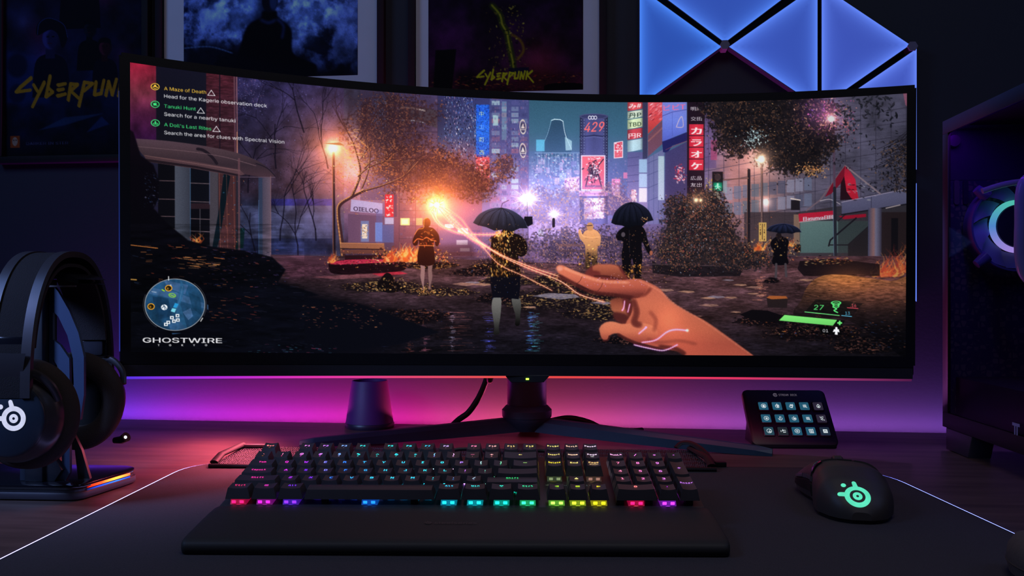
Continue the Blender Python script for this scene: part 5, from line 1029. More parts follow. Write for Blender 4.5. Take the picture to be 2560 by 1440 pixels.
# ---- triangular light panels
def tri_panel(p, lab):
    P = [wp(x, y, .02) for x, y in p]; cx = sum(q[0] for q in P) / 3; cz = sum(q[1] for q in P) / 3
    e = empty('triangle_lamp', (cx, WY, cz)); tag(e, lab, 'wall lamp', 'triangular wall lamps')
    Q = [(q[0] - cx, q[1] - cz) for q in P]
    if sum(Q[i][0] * Q[(i + 1) % 3][1] - Q[(i + 1) % 3][0] * Q[i][1] for i in range(3)) < 0: Q = Q[::-1]
    O = rpoly(Q, .004, 3); b = MB(); M = Matrix(((1, 0, 0, 0), (0, 0, -1, 0), (0, 1, 0, 0), (0, 0, 0, 1)))
    b.prism(O, .001, .0195, M=M, smooth=False); b.build('housing', mat('panel_housing', (.03, .04, .08), .4), e)
    # diffuser: bright rim, dimmer middle, because the lamps sit along the edges
    n = 26; V = []; Cc = []; Fs = []; idx = {}
    A, B, D = [Vector(q) for q in Q]; cen = (A + B + D) / 3
    for i in range(n + 1):
        for j in range(n + 1 - i):
            a, c2 = i / n, j / n; w = (1 - a - c2, a, c2); q = (A * w[0] + B * w[1] + D * w[2]); q = cen + (q - cen) * .982
            ed = min(w); g = math.exp(-ed * 16); h = .5 + .5 * math.sin(q.x * 9 + cz * 7 + q.y * 5); tone = min(1, max(0, (cx - .1) * 1.6))
            base = [.030 + .05 * tone, .095 + .01 * tone, .50 + .08 * tone]; rim = [.07 + .12 * tone, .24, .95]; c = [base[k] * (.85 + .35 * h) * (1 - g) + rim[k] * g for k in range(3)]
            idx[(i, j)] = len(V); V.append((q.x, -.0200, q.y)); Cc.append(c + [1])
    for i in range(n):
        for j in range(n - i):
            Fs.append([idx[(i, j)], idx[(i + 1, j)], idx[(i, j + 1)]])
            if j < n - i - 1: Fs.append([idx[(i + 1, j)], idx[(i + 1, j + 1)], idx[(i, j + 1)]])
    me = bpy.data.meshes.new('diffuser'); me.from_pydata(V, [], Fs); a = me.color_attributes.new('ink', 'FLOAT_COLOR', 'POINT'); a.data.foreach_set('color', np.array(Cc, np.float32).ravel()); me.materials.append(attr_mat('panel_glow', 1.0))
    o = bpy.data.objects.new('diffuser', me); COL.objects.link(o); o.parent = e
    return e
tri_panel([(1598, -33), (1598, 267), (1806, 117)], 'blue triangular light panel, leftmost, its tip pointing right')
tri_panel([(1612, -42), (2016, -46), (1812, 108)], 'blue triangular light panel pointing down, above the centre of the cluster')
tri_panel([(1820, 117), (2045, -40), (2045, 268)], 'blue triangular light panel in the middle, its tip pointing left, flat side against its neighbour')
tri_panel([(2053, -38), (2053, 268), (2278, 112)], 'blue triangular light panel, its tip pointing right to the edge of the cluster')
tri_panel([(2293, 119), (2293, 427), (2066, 274)], 'pale blue light panel partly hidden behind the top right corner of the monitor')
tri_panel([(2293, 455), (2293, 757), (2070, 607)], 'blue light panel showing as a thin line beside the right edge of the monitor')
for x, y, lab in ((1812, 112, 'small grey connector where the light panel tips meet'), (2281, 116, 'small grey connector at the right tip of the light panels')):
    qx, qz = wp(x, y, .021); e = MB(); e.prism([(.008 * math.cos(k * PI / 3), .008 * math.sin(k * PI / 3)) for k in range(6)], 0, .0225, M=T(qx, WY - .0005, qz) @ Rx(PI / 2)); tag(e.build('panel_connector', mat('grey_clip', (.12, .12, .2), .4)), lab, 'connector')
# ---------------------------------------------------------------- curved monitor
MX, MYh, MZ, MYAW, MTILT, MR, MW, MH, MK, MT2, MB2 = 0.02021, -0.09092, 1.11262, 0.10242, -0.00851, 1.21695, 0.97099, 0.33624, 0.00619, -0.00467, -0.00741
def scr(u, v, out=0.0):
    """the curved display: u -1..1 across, v 0..1 down, out = distance behind the glass; works on arrays"""
    a = u * MW / 2 / MR; r = MR + out
    X = r * np.sin(a); Z = r * np.cos(a) - MR
    uc = np.clip(u, -1.05, 1.05)
    Y = (v - .5) * MH + MK * uc + (1 - v) * MT2 * uc * uc + v * MB2 * uc * uc
    ct, st = math.cos(MTILT), math.sin(MTILT); Y2 = Y * ct + Z * st; Z2 = Z * ct - Y * st
    c, s = math.cos(MYAW), math.sin(MYAW); X4 = MX + X * c - Z2 * s; Z4 = MZ + X * s + Z2 * c
    return (X4 * CT - Z4 * ST, X4 * ST + Z4 * CT, EYE - (MYh + Y2))
base = W(.022, 1.235)
mon = empty('monitor', base); tag(mon, 'wide curved black monitor on a splayed stand showing a rainy neon street', 'monitor')
MI = Matrix.Translation(-base)
def sp(u, v, out=0.0): return Vector([float(q) for q in scr(np.float64(u), np.float64(v), out)]) - base
m_bez = mat('black_bezel', (.006, .006, .008), .35, var=.05); m_shell = mat('black_plastic', (.014, .015, .019), .45)
# picture: the painted street, straightened from the way it was drawn
game = paint_game()
US = np.linspace(-1, 1, 81); _w = scr(US, US * 0 + .5); _X = _w[0] * CT + _w[1] * ST; _Z = -_w[0] * ST + _w[1] * CT
PXU = 1280 + F * _X / _Z
def rowpx(v):
    w = scr(US, US * 0 + v); X = w[0] * CT + w[1] * ST; Z = -w[0] * ST + w[1] * CT
    return HY + F * (EYE - w[2]) / Z
TOPY, BOTY = rowpx(0.0), rowpx(1.0)
def game_sample(u, v):
    uu = u * 2 - 1; x = np.interp(uu, US, PXU); t = np.interp(uu, US, TOPY); q = np.interp(uu, US, BOTY)
    return bilinear(game.a, x - game.x0, t + v * (q - t) - game.y0)
picture('screen', game_sample, lambda u, v: [c - k for c, k in zip(scr(u * 2 - 1, v), base)], SCREEN_N[0], SCREEN_N[1], attr_mat('screen_light', 1.0, sample=False), mon)
# bezel: a curved frame round the picture
UL, UR, VT, VB = -1.0225, 1.0225, -.03, 1.043
b = MB(); N = 72
ru = [UL + (UR - UL) * k / N for k in range(N + 1)]
def band(b, ua, ub, va, vb, n, out0=-.0012, out1=.012):
    prof = lambda s: [(va, out1), (va, out0), (vb, out0), (vb, out1), (va, out1)]
    def fn(i, j):
        v, o = prof(0)[int(round(j * 4))]; return sp(ua + (ub - ua) * i, v, o)
    b.grid(fn, n, 4, smooth=False)
    for u in (ua, ub): b.add([sp(u, va, out1), sp(u, va, out0), sp(u, vb, out0), sp(u, vb, out1)], [[0, 1, 2, 3]], False)
band(b, UL + .004, UR - .004, VT, .0, N); band(b, UL + .004, UR - .004, 1.0, VB, N); band(b, UL, -1.0, VT + .012, VB - .008, 1); band(b, 1.0, UR, VT + .012, VB - .008, 1)
b.build('bezel', m_bez, mon)
# lower chin, a little lighter and proud
b = MB(); band(b, UL + .006, UR - .006, VB + .002, VB + .042, N, -.003, .014); b.build('chin', mat('chin_plastic', (.02, .02, .025), .38), mon)
# back shell
b = MB()
def back(i, j):
    u = UL + (UR - UL) * i; v = VT + (VB + .03 - VT) * j; e = min(1, min(i, 1 - i) * 5, min(j, 1 - j) * 3.2); return sp(u, v, .012 + .03 * math.sin(e * PI / 2) ** .7)
b.grid(back, 60, 14); b.build('back_shell', m_shell, mon, 60)
# light strip under the chin
pc = [(90, 60, 255), (200, 50, 240), (255, 60, 190), (255, 80, 130), (255, 90, 90), (255, 80, 80), (255, 70, 100), (250, 60, 110), (170, 60, 120), (90, 30, 80)]
n = 60; pts = [sp(-1.014 + 2.03 * k / n, VB + .0475, .004) for k in range(n + 1)]
color_strip('light_bar', pts, .0018, [lin([q / 255 for q in c]) for c in pc], (0, 0, 1), attr_mat('bar_glow', .8), mon)
pts = [sp(-1.0 + 2.0 * k / n, VB + .051, .02) for k in range(n + 1)]
color_strip('under_glow', pts, .012, [lin([q / 255 for q in c]) for c in pc], (0, 1, 0), attr_mat('under_glow_light', 1.8), mon)
color_strip('side_reflection', [sp(-1.0238, .1 + .9 * k / 10, .004) for k in range(11)], .0006, [(.03, .04, .16), (.02, .05, .35), (.05, .08, .7)], (0, 1, 0), attr_mat('side_reflection_light', .7), mon)  # bluish reflection along the left edge, put in as a glowing strip
# stand
def loc(X, Z, h): return W(X, Z, h) - base
HX, HZ = .0218, 1.243
def cyl(b, prof, X, Z, n=64, sx=1.0): b.lathe(prof, n, M=Matrix.Translation(loc(X, Z, 0)) @ Rz(TH), sx=sx)
m_stand = mat('stand_metal', (.028, .07, .11), .42, .15)
ct = Matrix.Translation(loc(HX, HZ - .012, 0)) @ Rz(TH)
b = MB(); b.prism([(.0287 * math.sin(a) if abs(math.sin(a)) < .985 else math.copysign(.0287, math.sin(a)), -.024 * math.cos(a)) for a in [PI * 2 * k / 40 for k in range(40)]], .05, .2, .0, M=ct, smooth=True); b.build('column', m_stand, mon)
b = MB(); cyl(b, [(.0, .034), (.036, .034), (.0365, .038), (.0365, .044), (.031, .050), (.027, .0515), (.0, .0515)], HX, HZ - .012); b.build('collar', m_stand, mon)
b = MB(); cyl(b, [(.0, .014), (.022, .014), (.026, .020), (.0345, .029), (.035, .0335), (.0, .0335)], HX, HZ - .012); b.build('hub', m_stand, mon)
def leg(hub, tip, name='leg', h0=.034, w0=.03, w1=.018):
    P0, P1 = loc(*hub), loc(*tip); d = (P1 - P0); d.z = 0; L = d.length; d.normalize(); s = Vector((-d.y, d.x, 0)); n = 16; b = MB()
    def fn(i, j):
        top = h0 * (1 - i) + .0105 * i; low = .014 * (1 - i) ** 1.6 * (1 if i < .98 else 0); th = top if i < 1 else .0095; w = (w0 * (1 - i) + w1 * i) / 2
        if i > .97: w *= .72; top -= .002
        prof = [(-w, low), (-w, top - .005), (-w * .45, top), (w * .45, top), (w, top - .005), (w, low), (-w, low)]
        q = prof[int(round(j * 6))]; return P0 + d * (L * i) + s * q[0] + Vector((0, 0, q[1]))
    b.grid(fn, n, 6, smooth=False)
    for i in (0, 1): b.add([fn(i, j / 6) for j in range(6)], [[0, 1, 2, 3, 4, 5]], False)
    o = b.build(name, m_stand, mon); return o
leg((HX - .012, HZ - .016, 0), (-.296, 1.171, 0)); leg((HX + .012, HZ - .016, 0), (.343, 1.106, 0)); leg((HX, HZ - .004, 0), (HX + .006, HZ + .058, 0), h0=.03, w0=.04, w1=.03)
# logo housing with the green lamp
lx, lz = .0195, 1.098
c0 = sp(.0, VB + .042, -.003); b = MB(); ML = Matrix.Translation(c0 + Vector((0, 0, 0))) @ Rz(TH) @ Rx(PI / 2)
b.prism([(-.0285, .001), (.0285, .001), (.0285, -.001), (.0215, -.0085), (-.0215, -.0085), (-.0285, -.001)], -.012, .0, .0006, M=ML, smooth=False); b.build('lamp_housing', m_shell, mon)
b = MB(); b.box(-.0021, -.0052, 0, .0021, -.0028, .0012, .0004, M=ML); b.build('power_light', emat('green_led', (.35, 1, .05), 3.5), mon)
# cable from the monitor down behind the stand
b = MB(); P = [sp(-.085, .98, .05) + base, sp(-.088, 1.12, .06) + base] + [W((x - 1280) / F * 1.24, 1.24, EYE - (y - HY) / F * 1.24) for x, y in ((1222, 930), (1212, 960), (1196, 995), (1172, 1030), (1148, 1048))] + [W(-.105, 1.26, .0066), W(-.15, 1.275, .0046)]
b.tube([tuple(q) for q in spline([tuple(p) for p in P], 6)], .0044, 10); tag(b.build('monitor_cable', mat('cable_rubber', (.012, .012, .014), .5)), 'thick black cable hanging from the monitor left of the stand column', 'cable')
b = MB(); P = [W(.055, 1.26, .022), W(.085, 1.262, .027), W(.115, 1.26, .021), W(.14, 1.262, .009), W(.165, 1.27, .0046), W(.2, 1.29, .0042)]
b.tube([tuple(q) for q in spline([tuple(p) for p in P], 6)], .0042, 10); tag(b.build('power_cable', mat('cable_rubber')), 'black cable humped behind the right leg of the monitor stand', 'cable')
# tapered tumbler
q = at(911, 1075); q2 = Vector((q.x, q.y + .030, 0)); b = MB(); k = 1.3176 / F
tb = empty('tumbler', q2); tag(tb, 'dark purple tapered tumbler upside down on the desk left of the stand', 'tumbler')
b.lathe([(.0, .0), (.0385, .0), (.0392, .002), (.0392, .007), (.038, .0085), (.0, .0085)], 40); b.build('base', mat('tumbler_base', (.02, .012, .035), .4), tb)
b = MB(); b.lathe([(.0378, .0085), (.0285, .0735), (.0275, .075), (.0255, .075), (.0255, .071), (.0, .071)], 40); b.build('body', mat('purple_smoked_plastic', (.085, .012, .13), .55), tb)
# ---------------------------------------------------------------- mat, keyboard, wrist rest, tray
def cl(X, Z): w = W(X, Z); return (w.x, w.y)
mat_pts = [cl(-.4078, .40), cl(-.395, 1.005), cl(-.365, 1.0445), cl(.40, 1.0085), cl(.434, .965), cl(.4425, .40)]
outl = rpoly([cl(-.4078, .40), cl(-.3945, 1.046), cl(.4335, 1.006), cl(.4425, .40)], [0, .062, .075, 0], 10)
pad = empty('desk_mat', (0, 0, 0)); tag(pad, 'large dark cloth desk mat with a glowing blue edge under the keyboard and mouse', 'desk mat')
b = MB(); b.prism(outl, 0.0002, .0036, .0008); b.build('cloth', mat('mat_cloth', (.062, .056, .064), .9, var=.35, scale=900, bump=.6, bscale=1500, spec=.25), pad)
def edge(i0, i1):
    P = outl[i0:i1]; return [(x, y, .0022) for x, y in P]
allp = outl
e1 = edge(0, 12)
def dense(P, n=8):
    o = []
    for a, c in zip(P[:-1], P[1:]):
        for k in range(n): t = k / n; o.append(tuple(a[j] * (1 - t) + c[j] * t for j in range(3)))
    return o + [P[-1]]
def offs(P, d):
    o = []
    for i, p in enumerate(P):
        a, c = Vector(P[max(0, i - 1)]), Vector(P[min(len(P) - 1, i + 1)]); t = (c - a).normalized(); n = Vector((-t.y, t.x, 0)); o.append(tuple(Vector(p) + n * d))
    return o
m_edge = emat('edge_fibre', (.16, .2, 1.0), 6); m_edge2 = emat('edge_fibre_bright', (.36, .34, 1.0), 7)
L = [p for p in edge(0, 12)]
b = MB(); b.tube(offs(dense(L, 6), .0008), .0011, 8); b.build('light_edge', m_edge2, pad)
Rr = edge(13, 24); b = MB(); b.tube(offs(dense(Rr, 6), .0008), .0010, 8); b.build('light_edge', m_edge, pad)
b = MB(); Bk = edge(11, 14); b.tube(offs(dense(Bk, 4), .0004), .0016, 8); b.build('stitched_edge', mat('black_stitch', (.008, .008, .01), .7), pad)
# ---- wedge tray with mesh top, behind the keyboard
tr = empty('mesh_tray', W(-.05, 1.0, .0036)); tag(tr, 'long black wedge tray with a mesh top lying behind the keyboard', 'tray')
def tl(X, Z, h): v = W(X, Z, h) - tr.location; return v
FL, FR, BL, BR = (-.3605, 1.012), (.2365, .990), (-.3415, 1.068), (.2215, 1.044)
m_mesh = bpy.data.materials.new('black_mesh_fabric'); m_mesh.use_nodes = True; nt = m_mesh.node_tree; nn = nt.nodes; pb = nn['Principled BSDF']; tcn = nn.new('ShaderNodeTexCoord'); vo = nn.new('ShaderNodeTexVoronoi'); vo.inputs['Scale'].default_value = 420; vo.inputs['Randomness'].default_value = .35
nt.links.new(tcn.outputs['Object'], vo.inputs['Vector']); crr = nn.new('ShaderNodeValToRGB'); crr.color_ramp.elements[0].color = (.11, .11, .15, 1); crr.color_ramp.elements[0].position = .1; crr.color_ramp.elements[1].color = (.01, .01, .014, 1); crr.color_ramp.elements[1].position = .55
nt.links.new(vo.outputs[0], crr.inputs[0]); nt.links.new(crr.outputs[0], pb.inputs['Base Color']); pb.inputs['Roughness'].default_value = .35; bpn = nn.new('ShaderNodeBump'); bpn.inputs['Distance'].default_value = .002; bpn.inputs['Strength'].default_value = 1; nt.links.new(vo.outputs[0], bpn.inputs['Height']); nt.links.new(bpn.outputs[0], pb.inputs['Normal'])
m_tray = mat('tray_plastic', (.009, .009, .012), .5, spec=.3)
b = MB(); f0, f1, h0, h1 = FL, FR, .008, .019
b.add([tl(*FL, .0036), tl(*FR, .0036), tl(*BR, .0036), tl(*BL, .0036), tl(*FL, .0066), tl(*FR, .0066), tl(*BR, .0185), tl(*BL, .0185)], [[0, 1, 2, 3], [0, 1, 5, 4], [1, 2, 6, 5], [2, 3, 7, 6], [3, 0, 4, 7]]); b.build('body', m_tray, tr)
b = MB(); b.add([tl(*FL, .0069), tl(*FR, .0069), tl(*BR, .0188), tl(*BL, .0188)], [[0, 1, 2, 3]]); b.build('mesh_top', m_mesh, tr)
b = MB(); b.tube([tl(FL[0] - .004, FL[1] - .002, .0062), tl(FR[0] + .004, FR[1] - .002, .0062)], .0026, 8); b.build('front_rail', m_tray, tr)
for s, A, B_ in ((-1, FL, BL), (1, FR, BR)): b = MB(); b.tube([tl(A[0], A[1] + .004, .009), tl(A[0] * .7 + B_[0] * .3 + s * .003, A[1] * .6 + B_[1] * .4, .0155), tl(B_[0], B_[1], .0215)], .0042, 10, flat=(1.3, .7)); b.build('side_rail', m_tray, tr)
b = MB(); b.box(-.016, -.004, 0, .016, .004, .0035, .001, M=Matrix.Translation(tl(-.327, 1.066, .019)) @ Rz(TH)); b.build('clip', mat('clip_plastic', (.06, .05, .06), .3), tr)
b = MB(); b.tube([tuple(q) for q in spline([tl(.205, 1.05, .0205), tl(.212, 1.052, .026), tl(.222, 1.046, .027), tl(.232, 1.03, .022), tl(.24, 1.005, .010)], 5)], .003, 8, flat=(1.5, .6)); b.build('strap', m_tray, tr)
b = MB(); b.box(-.01, -.004, 0, .01, .004, .006, .001, M=Matrix.Translation(tl(.249, 1.017, .0037)) @ Rz(TH)); b.build('plug', m_tray, tr)
# ---- keyboard
KX, KZ = -.0458, .752; KA = TH - math.radians(.9)
kb = empty('keyboard', W(KX, KZ, .0036), (0, 0, KA)); tag(kb, 'black mechanical keyboard with rainbow lit keys in front of the monitor', 'keyboard')
KT = math.radians(9.4); U = .01905; PH = .0172        # slope of the deck, key pitch, deck height in front
def KM(x, y, z): return Matrix.Translation((0, 0, PH)) @ Rx(KT) @ Matrix.Translation((x, y, z))
m_deck = mat('deck_metal', (.05, .05, .055), .4, .4)
KW = .4365
b = MB(); b.prism(rrect(-KW / 2, 0, KW / 2, .1305, .004), -.003, 0, .0007, M=KM(0, 0, 0)); b.build('deck', m_deck, kb)
b = MB(); y1 = .1305 * math.cos(KT); zb = PH + .1305 * math.sin(KT); x = KW / 2 - .002
b.add([(-x, .001, .0005), (x, .001, .0005), (x, y1, .0005), (-x, y1, .0005), (-x, .001, PH - .003), (x, .001, PH - .003), (x, y1, zb - .0035), (-x, y1, zb - .0035)], [[0, 1, 2, 3], [0, 1, 5, 4], [1, 2, 6, 5], [2, 3, 7, 6], [3, 0, 4, 7], [4, 5, 6, 7]]); b.build('case', m_shell, kb)
ramp_front = [(0, (255, 20, 90)), (.06, (255, 20, 110)), (.12, (140, 40, 255)), (.2, (60, 40, 255)), (.31, (10, 120, 255)), (.42, (0, 200, 255)), (.55, (0, 230, 240)), (.62, (20, 255, 190)), (.67, (110, 255, 110)), (.72, (200, 255, 60)), (.8, (255, 230, 20)), (.85, (255, 120, 120)), (.875, (255, 70, 90)), (.91, (200, 50, 255)), (1, (150, 60, 255))]
ramp_mid = [(0, (255, 40, 120)), (.08, (255, 60, 200)), (.15, (150, 70, 255)), (.22, (80, 110, 255)), (.3, (20, 200, 255)), (.46, (20, 230, 255)), (.5, (200, 120, 255)), (.54, (150, 240, 220)), (.6, (60, 230, 150)), (.64, (200, 240, 120)), (.7, (255, 230, 80)), (.78, (255, 220, 120)), (.82, (255, 110, 160)), (.88, (255, 120, 210)), (1, (200, 120, 255))]
ramp_top = [(0, (255, 160, 70)), (.05, (255, 110, 110)), (.1, (255, 120, 220)), (.18, (190, 110, 255)), (.25, (60, 220, 230)), (.4, (40, 220, 255)), (.45, (220, 170, 255)), (.5, (255, 120, 170)), (.58, (255, 190, 140)), (.62, (255, 220, 90)), (.72, (255, 220, 90)), (.77, (230, 200, 255)), (.8, (255, 230, 220)), (.85, (255, 140, 220)), (1, (220, 150, 255))]
def rampc(r, t):
    t = min(max(t, 0), 1)
    for (a, c), (b2, d) in zip(r[:-1], r[1:]):
        if t <= b2: k = (t - a) / (b2 - a); return [(c[i] * (1 - k) + d[i] * k) / 255 for i in range(3)]
    return [v / 255 for v in r[-1][1]]
def key_col(x, row):
    t = (x + KW / 2) / KW; r = ramp_front if row == 0 else (ramp_top if row >= 4 else ramp_mid); return lin(rampc(r, t))
m_cap = mat('keycap_plastic', (.050, .045, .050), .42, var=.08)
_cap = {}
def cap_mesh(w, d, row, h=.0098):
    key = (round(w, 4), round(d, 4), row)
    if key in _cap: return _cap[key]
    bw, bd = w - .0012, d - .0012; tw, td = bw - .0052, bd - .0050; n = 6
    tilt = {0: .03, 1: .02, 2: .0, 3: -.05, 4: -.11, 5: -.13}[row]; hh = h + {0: 0, 1: 0, 2: 0, 3: .0006, 4: .0016, 5: .002}[row]; cy = {0: -.0002, 1: 0, 2: 0, 3: .0004, 4: .0008, 5: .0010}[row]
    def top(i, j):
        x = (i - .5) * tw; y = (j - .5) * td + cy; dish = (2 * i - 1) ** 2 * .0009 if w < .05 else -(2 * j - 1) ** 2 * .0008; return (x, y, hh - .0009 + dish - tilt * (y))
    b = MB(); b.grid(top, 8, 4)
    # sides joined with rounded shoulders
    def rim(k):
        t = (k % 4 + 0) ; return t
    per = [top(i / 8, 0) for i in range(9)] + [top(1, j / 4) for j in range(1, 5)] + [top(i / 8, 1) for i in range(7, -1, -1)] + [top(0, j / 4) for j in range(3, 0, -1)]
    m = len(per); V = []
    for s, dz in ((0, 0), (.35, .0012), (1, None)):
        for p in per:
            fx = (bw / 2) / (tw / 2); q0 = Vector(p)
            if s == 0: V.append(tuple(q0))
            else:
                X = p[0] * (1 + (fx - 1) * (.18 if dz else 1)); Y0 = p[1] - cy; Y = cy * (1 - (0.18 if dz else 1)) + Y0 * (1 + ((bd / td) - 1) * (.18 if dz else 1)); V.append((X, Y, p[2] - dz if dz else 0))
    Fs = []
    for r in range(2):
        for k in range(m): Fs.append([r * m + k, r * m + (k + 1) % m, (r + 1) * m + (k + 1) % m, (r + 1) * m + k])
    b.add(V, Fs, True); o = b.build('tmp', m_cap, None, 50); me = o.data; bpy.data.objects.remove(o); _cap[key] = (me, hh, tilt, cy)
    return _cap[key]
FU = .0056                                         # caps float above the deck
def leg_mat(c):
    k = tuple(int(v * 5 + .5) / 5 for v in c); return emat('legend_%d_%d_%d' % tuple(int(v * 5 + .5) for v in c), [max(.03, v) for v in k], 2.4, False)
leds = []
def key(x, y, w, row, txt, name='keycap', d=U, size=None, sub=None):
    me, hh, tilt, cy = cap_mesh(w, d, row); o = bpy.data.objects.new(name, me); COL.objects.link(o); o.parent = kb; o.matrix_local = KM(x, y, FU)
    leds.append((x, y, row))
    if txt:
        c = key_col(x, row); sz = size or (.0070 if len(txt) == 1 else .0048); wmax = (w - .007) if len(txt) > 2 else None; wd = None
        if len(txt) > 1: wd = min(w - .0075, len(txt) * .0021 + .001)
        M = Matrix.Translation((0, cy + (.0012 if d <= U else 0), hh - .0006 + (.0001 if w < .05 else .0002))) @ Rx(-math.atan(tilt))
        dd = .0009 / ((w - .0064) / 2) ** 2 if w < .05 else 0
        t = text_mesh('legend', txt, leg_mat(c), o, sz, M, width=wd, sx=1.25, dish=dd)
        if sub: text_mesh('legend', sub, leg_mat([v * .5 for v in c]), o, .0034, M @ T(0, -.0040, .00005), sx=1.2, width=None if len(sub) < 3 else .008, dish=dd)
    return o
X0 = -KW / 2 + .0043
def row_keys(y, row, items, name='keycap'):
    x = X0
    for it in items:
        if isinstance(it, float): x += it * U; continue
        txt, w = it[0], it[1]; nm = it[2] if len(it) > 2 else name; sub = it[3] if len(it) > 3 else None
        key(x + w * U / 2, y, w * U, row, txt, nm, sub=sub); x += w * U
Y = [.0128 + U * k for k in range(5)] + [.0128 + U * 5 + .0040]
row_keys(Y[0], 0, [('Ctrl', 1.25, 'modifier_key'), ('⊞', 1.25, 'modifier_key'), ('Alt', 1.25, 'modifier_key'), ('', 6.25, 'space_bar'), ('Alt', 1.25, 'modifier_key'), ('Win', 1.25, 'modifier_key'), ('▽', 1.25, 'modifier_key'), ('Ctrl', 1.25, 'modifier_key'), .25, ('◄', 1.0, 'arrow_key'), ('▬', 1.0, 'arrow_key'), ('►', 1.0, 'arrow_key'), .25, ('0', 2.0, 'number_pad_key'), ('.', 1.0, 'number_pad_key')])
row_keys(Y[1], 1, [('Shift', 2.25, 'modifier_key')] + [(c, 1.0) for c in 'ZXCVBNM'] + [(',', 1.0, 'keycap', '<'), ('.', 1.0, 'keycap', '>'), ('/', 1.0, 'keycap', '?'), ('Shift', 2.75, 'modifier_key'), 1.25, ('▲', 1.0, 'arrow_key'), 1.25, ('1', 1.0, 'number_pad_key'), ('2', 1.0, 'number_pad_key'), ('3', 1.0, 'number_pad_key')])
row_keys(Y[2], 2, [('CapsLk', 1.75, 'modifier_key')] + [(c, 1.0) for c in 'ASDFGHJKL'] + [(';', 1.0, 'keycap', ':'), ("'", 1.0, 'keycap', '"'), ('', 2.25, 'enter_key'), 3.5, ('4', 1.0, 'number_pad_key'), ('5', 1.0, 'number_pad_key'), ('6', 1.0, 'number_pad_key')])
row_keys(Y[3], 3, [('Tab', 1.5, 'modifier_key')] + [(c, 1.0) for c in 'QWERTYUIOP'] + [('[', 1.0, 'keycap', '{'), (']', 1.0, 'keycap', '}'), ('—', 1.5, 'enter_key'), .25, ('Delete', 1.0, 'navigation_key'), ('End', 1.0, 'navigation_key'), ('Page', 1.0, 'navigation_key', 'Down'), .25, ('7', 1.0, 'number_pad_key'), ('8', 1.0, 'number_pad_key'), ('9', 1.0, 'number_pad_key')])
row_keys(Y[4], 4, [('`', 1.0, 'keycap', '~')] + [(c, 1.0, 'keycap', s) for c, s in zip('!@#$%^&*()', '1234567890')] + [('_', 1.0, 'keycap', '-'), ('+', 1.0, 'keycap', '='), ('←', 2.0, 'backspace_key'), .25, ('Insert', 1.0, 'navigation_key'), ('Home', 1.0, 'navigation_key'), ('Page', 1.0, 'navigation_key', 'Up'), .25, ('NumLk', 1.0, 'number_pad_key'), ('/', 1.0, 'number_pad_key'), ('*', 1.0, 'number_pad_key'), ('-', 1.0, 'number_pad_key')])
row_keys(Y[5], 5, [('Esc', 1.0, 'function_key', '—'), 1.0] + [('F%d' % k, 1.0, 'function_key', '-') for k in (1, 2, 3, 4)] + [.5] + [('F%d' % k, 1.0, 'function_key', '-') for k in (5, 6, 7, 8)] + [.5] + [('F%d' % k, 1.0, 'function_key', '-') for k in (9, 10, 11, 12)] + [.25, ('PrtSc', 1.0, 'navigation_key'), ('ScrLk', 1.0, 'navigation_key'), ('Pause', 1.0, 'navigation_key')])
xe = X0 + 21.5 * U
xe = X0 + (15 + .25 + 3 + .25 + 3.5) * U
key(xe, (Y[0] + Y[1]) / 2, U, 1, 'Enter', 'number_pad_key', d=2 * U); key(xe, (Y[2] + Y[3]) / 2, U, 2, '+', 'number_pad_key', d=2 * U)
# switches seen below the front keys and the navigation block
sw_mats = {}
def switch(x, y, row, col, wide=.0138):
    k = tuple(int(v * 8) for v in col)
    if k not in sw_mats:
        sw_mats[k] = (emat('switch_glow_%d_%d_%d' % k, [max(.01, v) for v in col], 2.4), mat('switch_clear_%d_%d_%d' % k, [min(1, .3 + v * .5) for v in col], .15, emit=col, es=.22))
    g, c = sw_mats[k]; s = MB(); M = KM(x, y, 0)
    s.add([(-.0072, -.0072, .0001), (.0072, -.0072, .0001), (.0072, .0072, .0001), (-.0072, .0072, .0001), (-.0066, -.0062, .0058), (.0066, -.0062, .0058), (.0066, .0062, .0058), (-.0066, .0062, .0058)], [[0, 1, 5, 4], [1, 2, 6, 5], [2, 3, 7, 6], [3, 0, 4, 7], [4, 5, 6, 7]], M=M)
    for q in (-.0032, .0032): s.box(q - .0026, -.0078, .0012, q + .0026, -.0068, .0048, .0004, M=M)
    o = s.build('switch', c, kb)
    e = MB()
    for q in (-.0036, .0036): e.box(q - .0018, -.0082, .0016, q + .0018, -.0076, .0042, .0003, M=M)
    e.build('led', g, o)
for px_ in (.625, 1.875, 3.125, 6.875, 10.625, 11.875, 13.125, 14.375, 15.75, 16.75, 17.75, 19.5, 21.0):
    x = X0 + px_ * U; switch(x, Y[0] - .0008, 0, lin(rampc(ramp_front, (x + KW / 2) / KW)))
for px_ in (15.75, 16.75, 17.75): x = X0 + px_ * U; switch(x, Y[3] - .0008, 3, [.10 if px_ < 17 else .16, .13 if px_ < 17 else .08, .06])
for px_ in (4.75, 9.0, 18.75, 20.1, 22.0): x = X0 + px_ * U; s = MB(); s.box(-.0035, -.006, 0, .0035, .002, .0055, .0004, M=KM(x, Y[0], 0)); s.build('stabilizer', m_shell, kb)
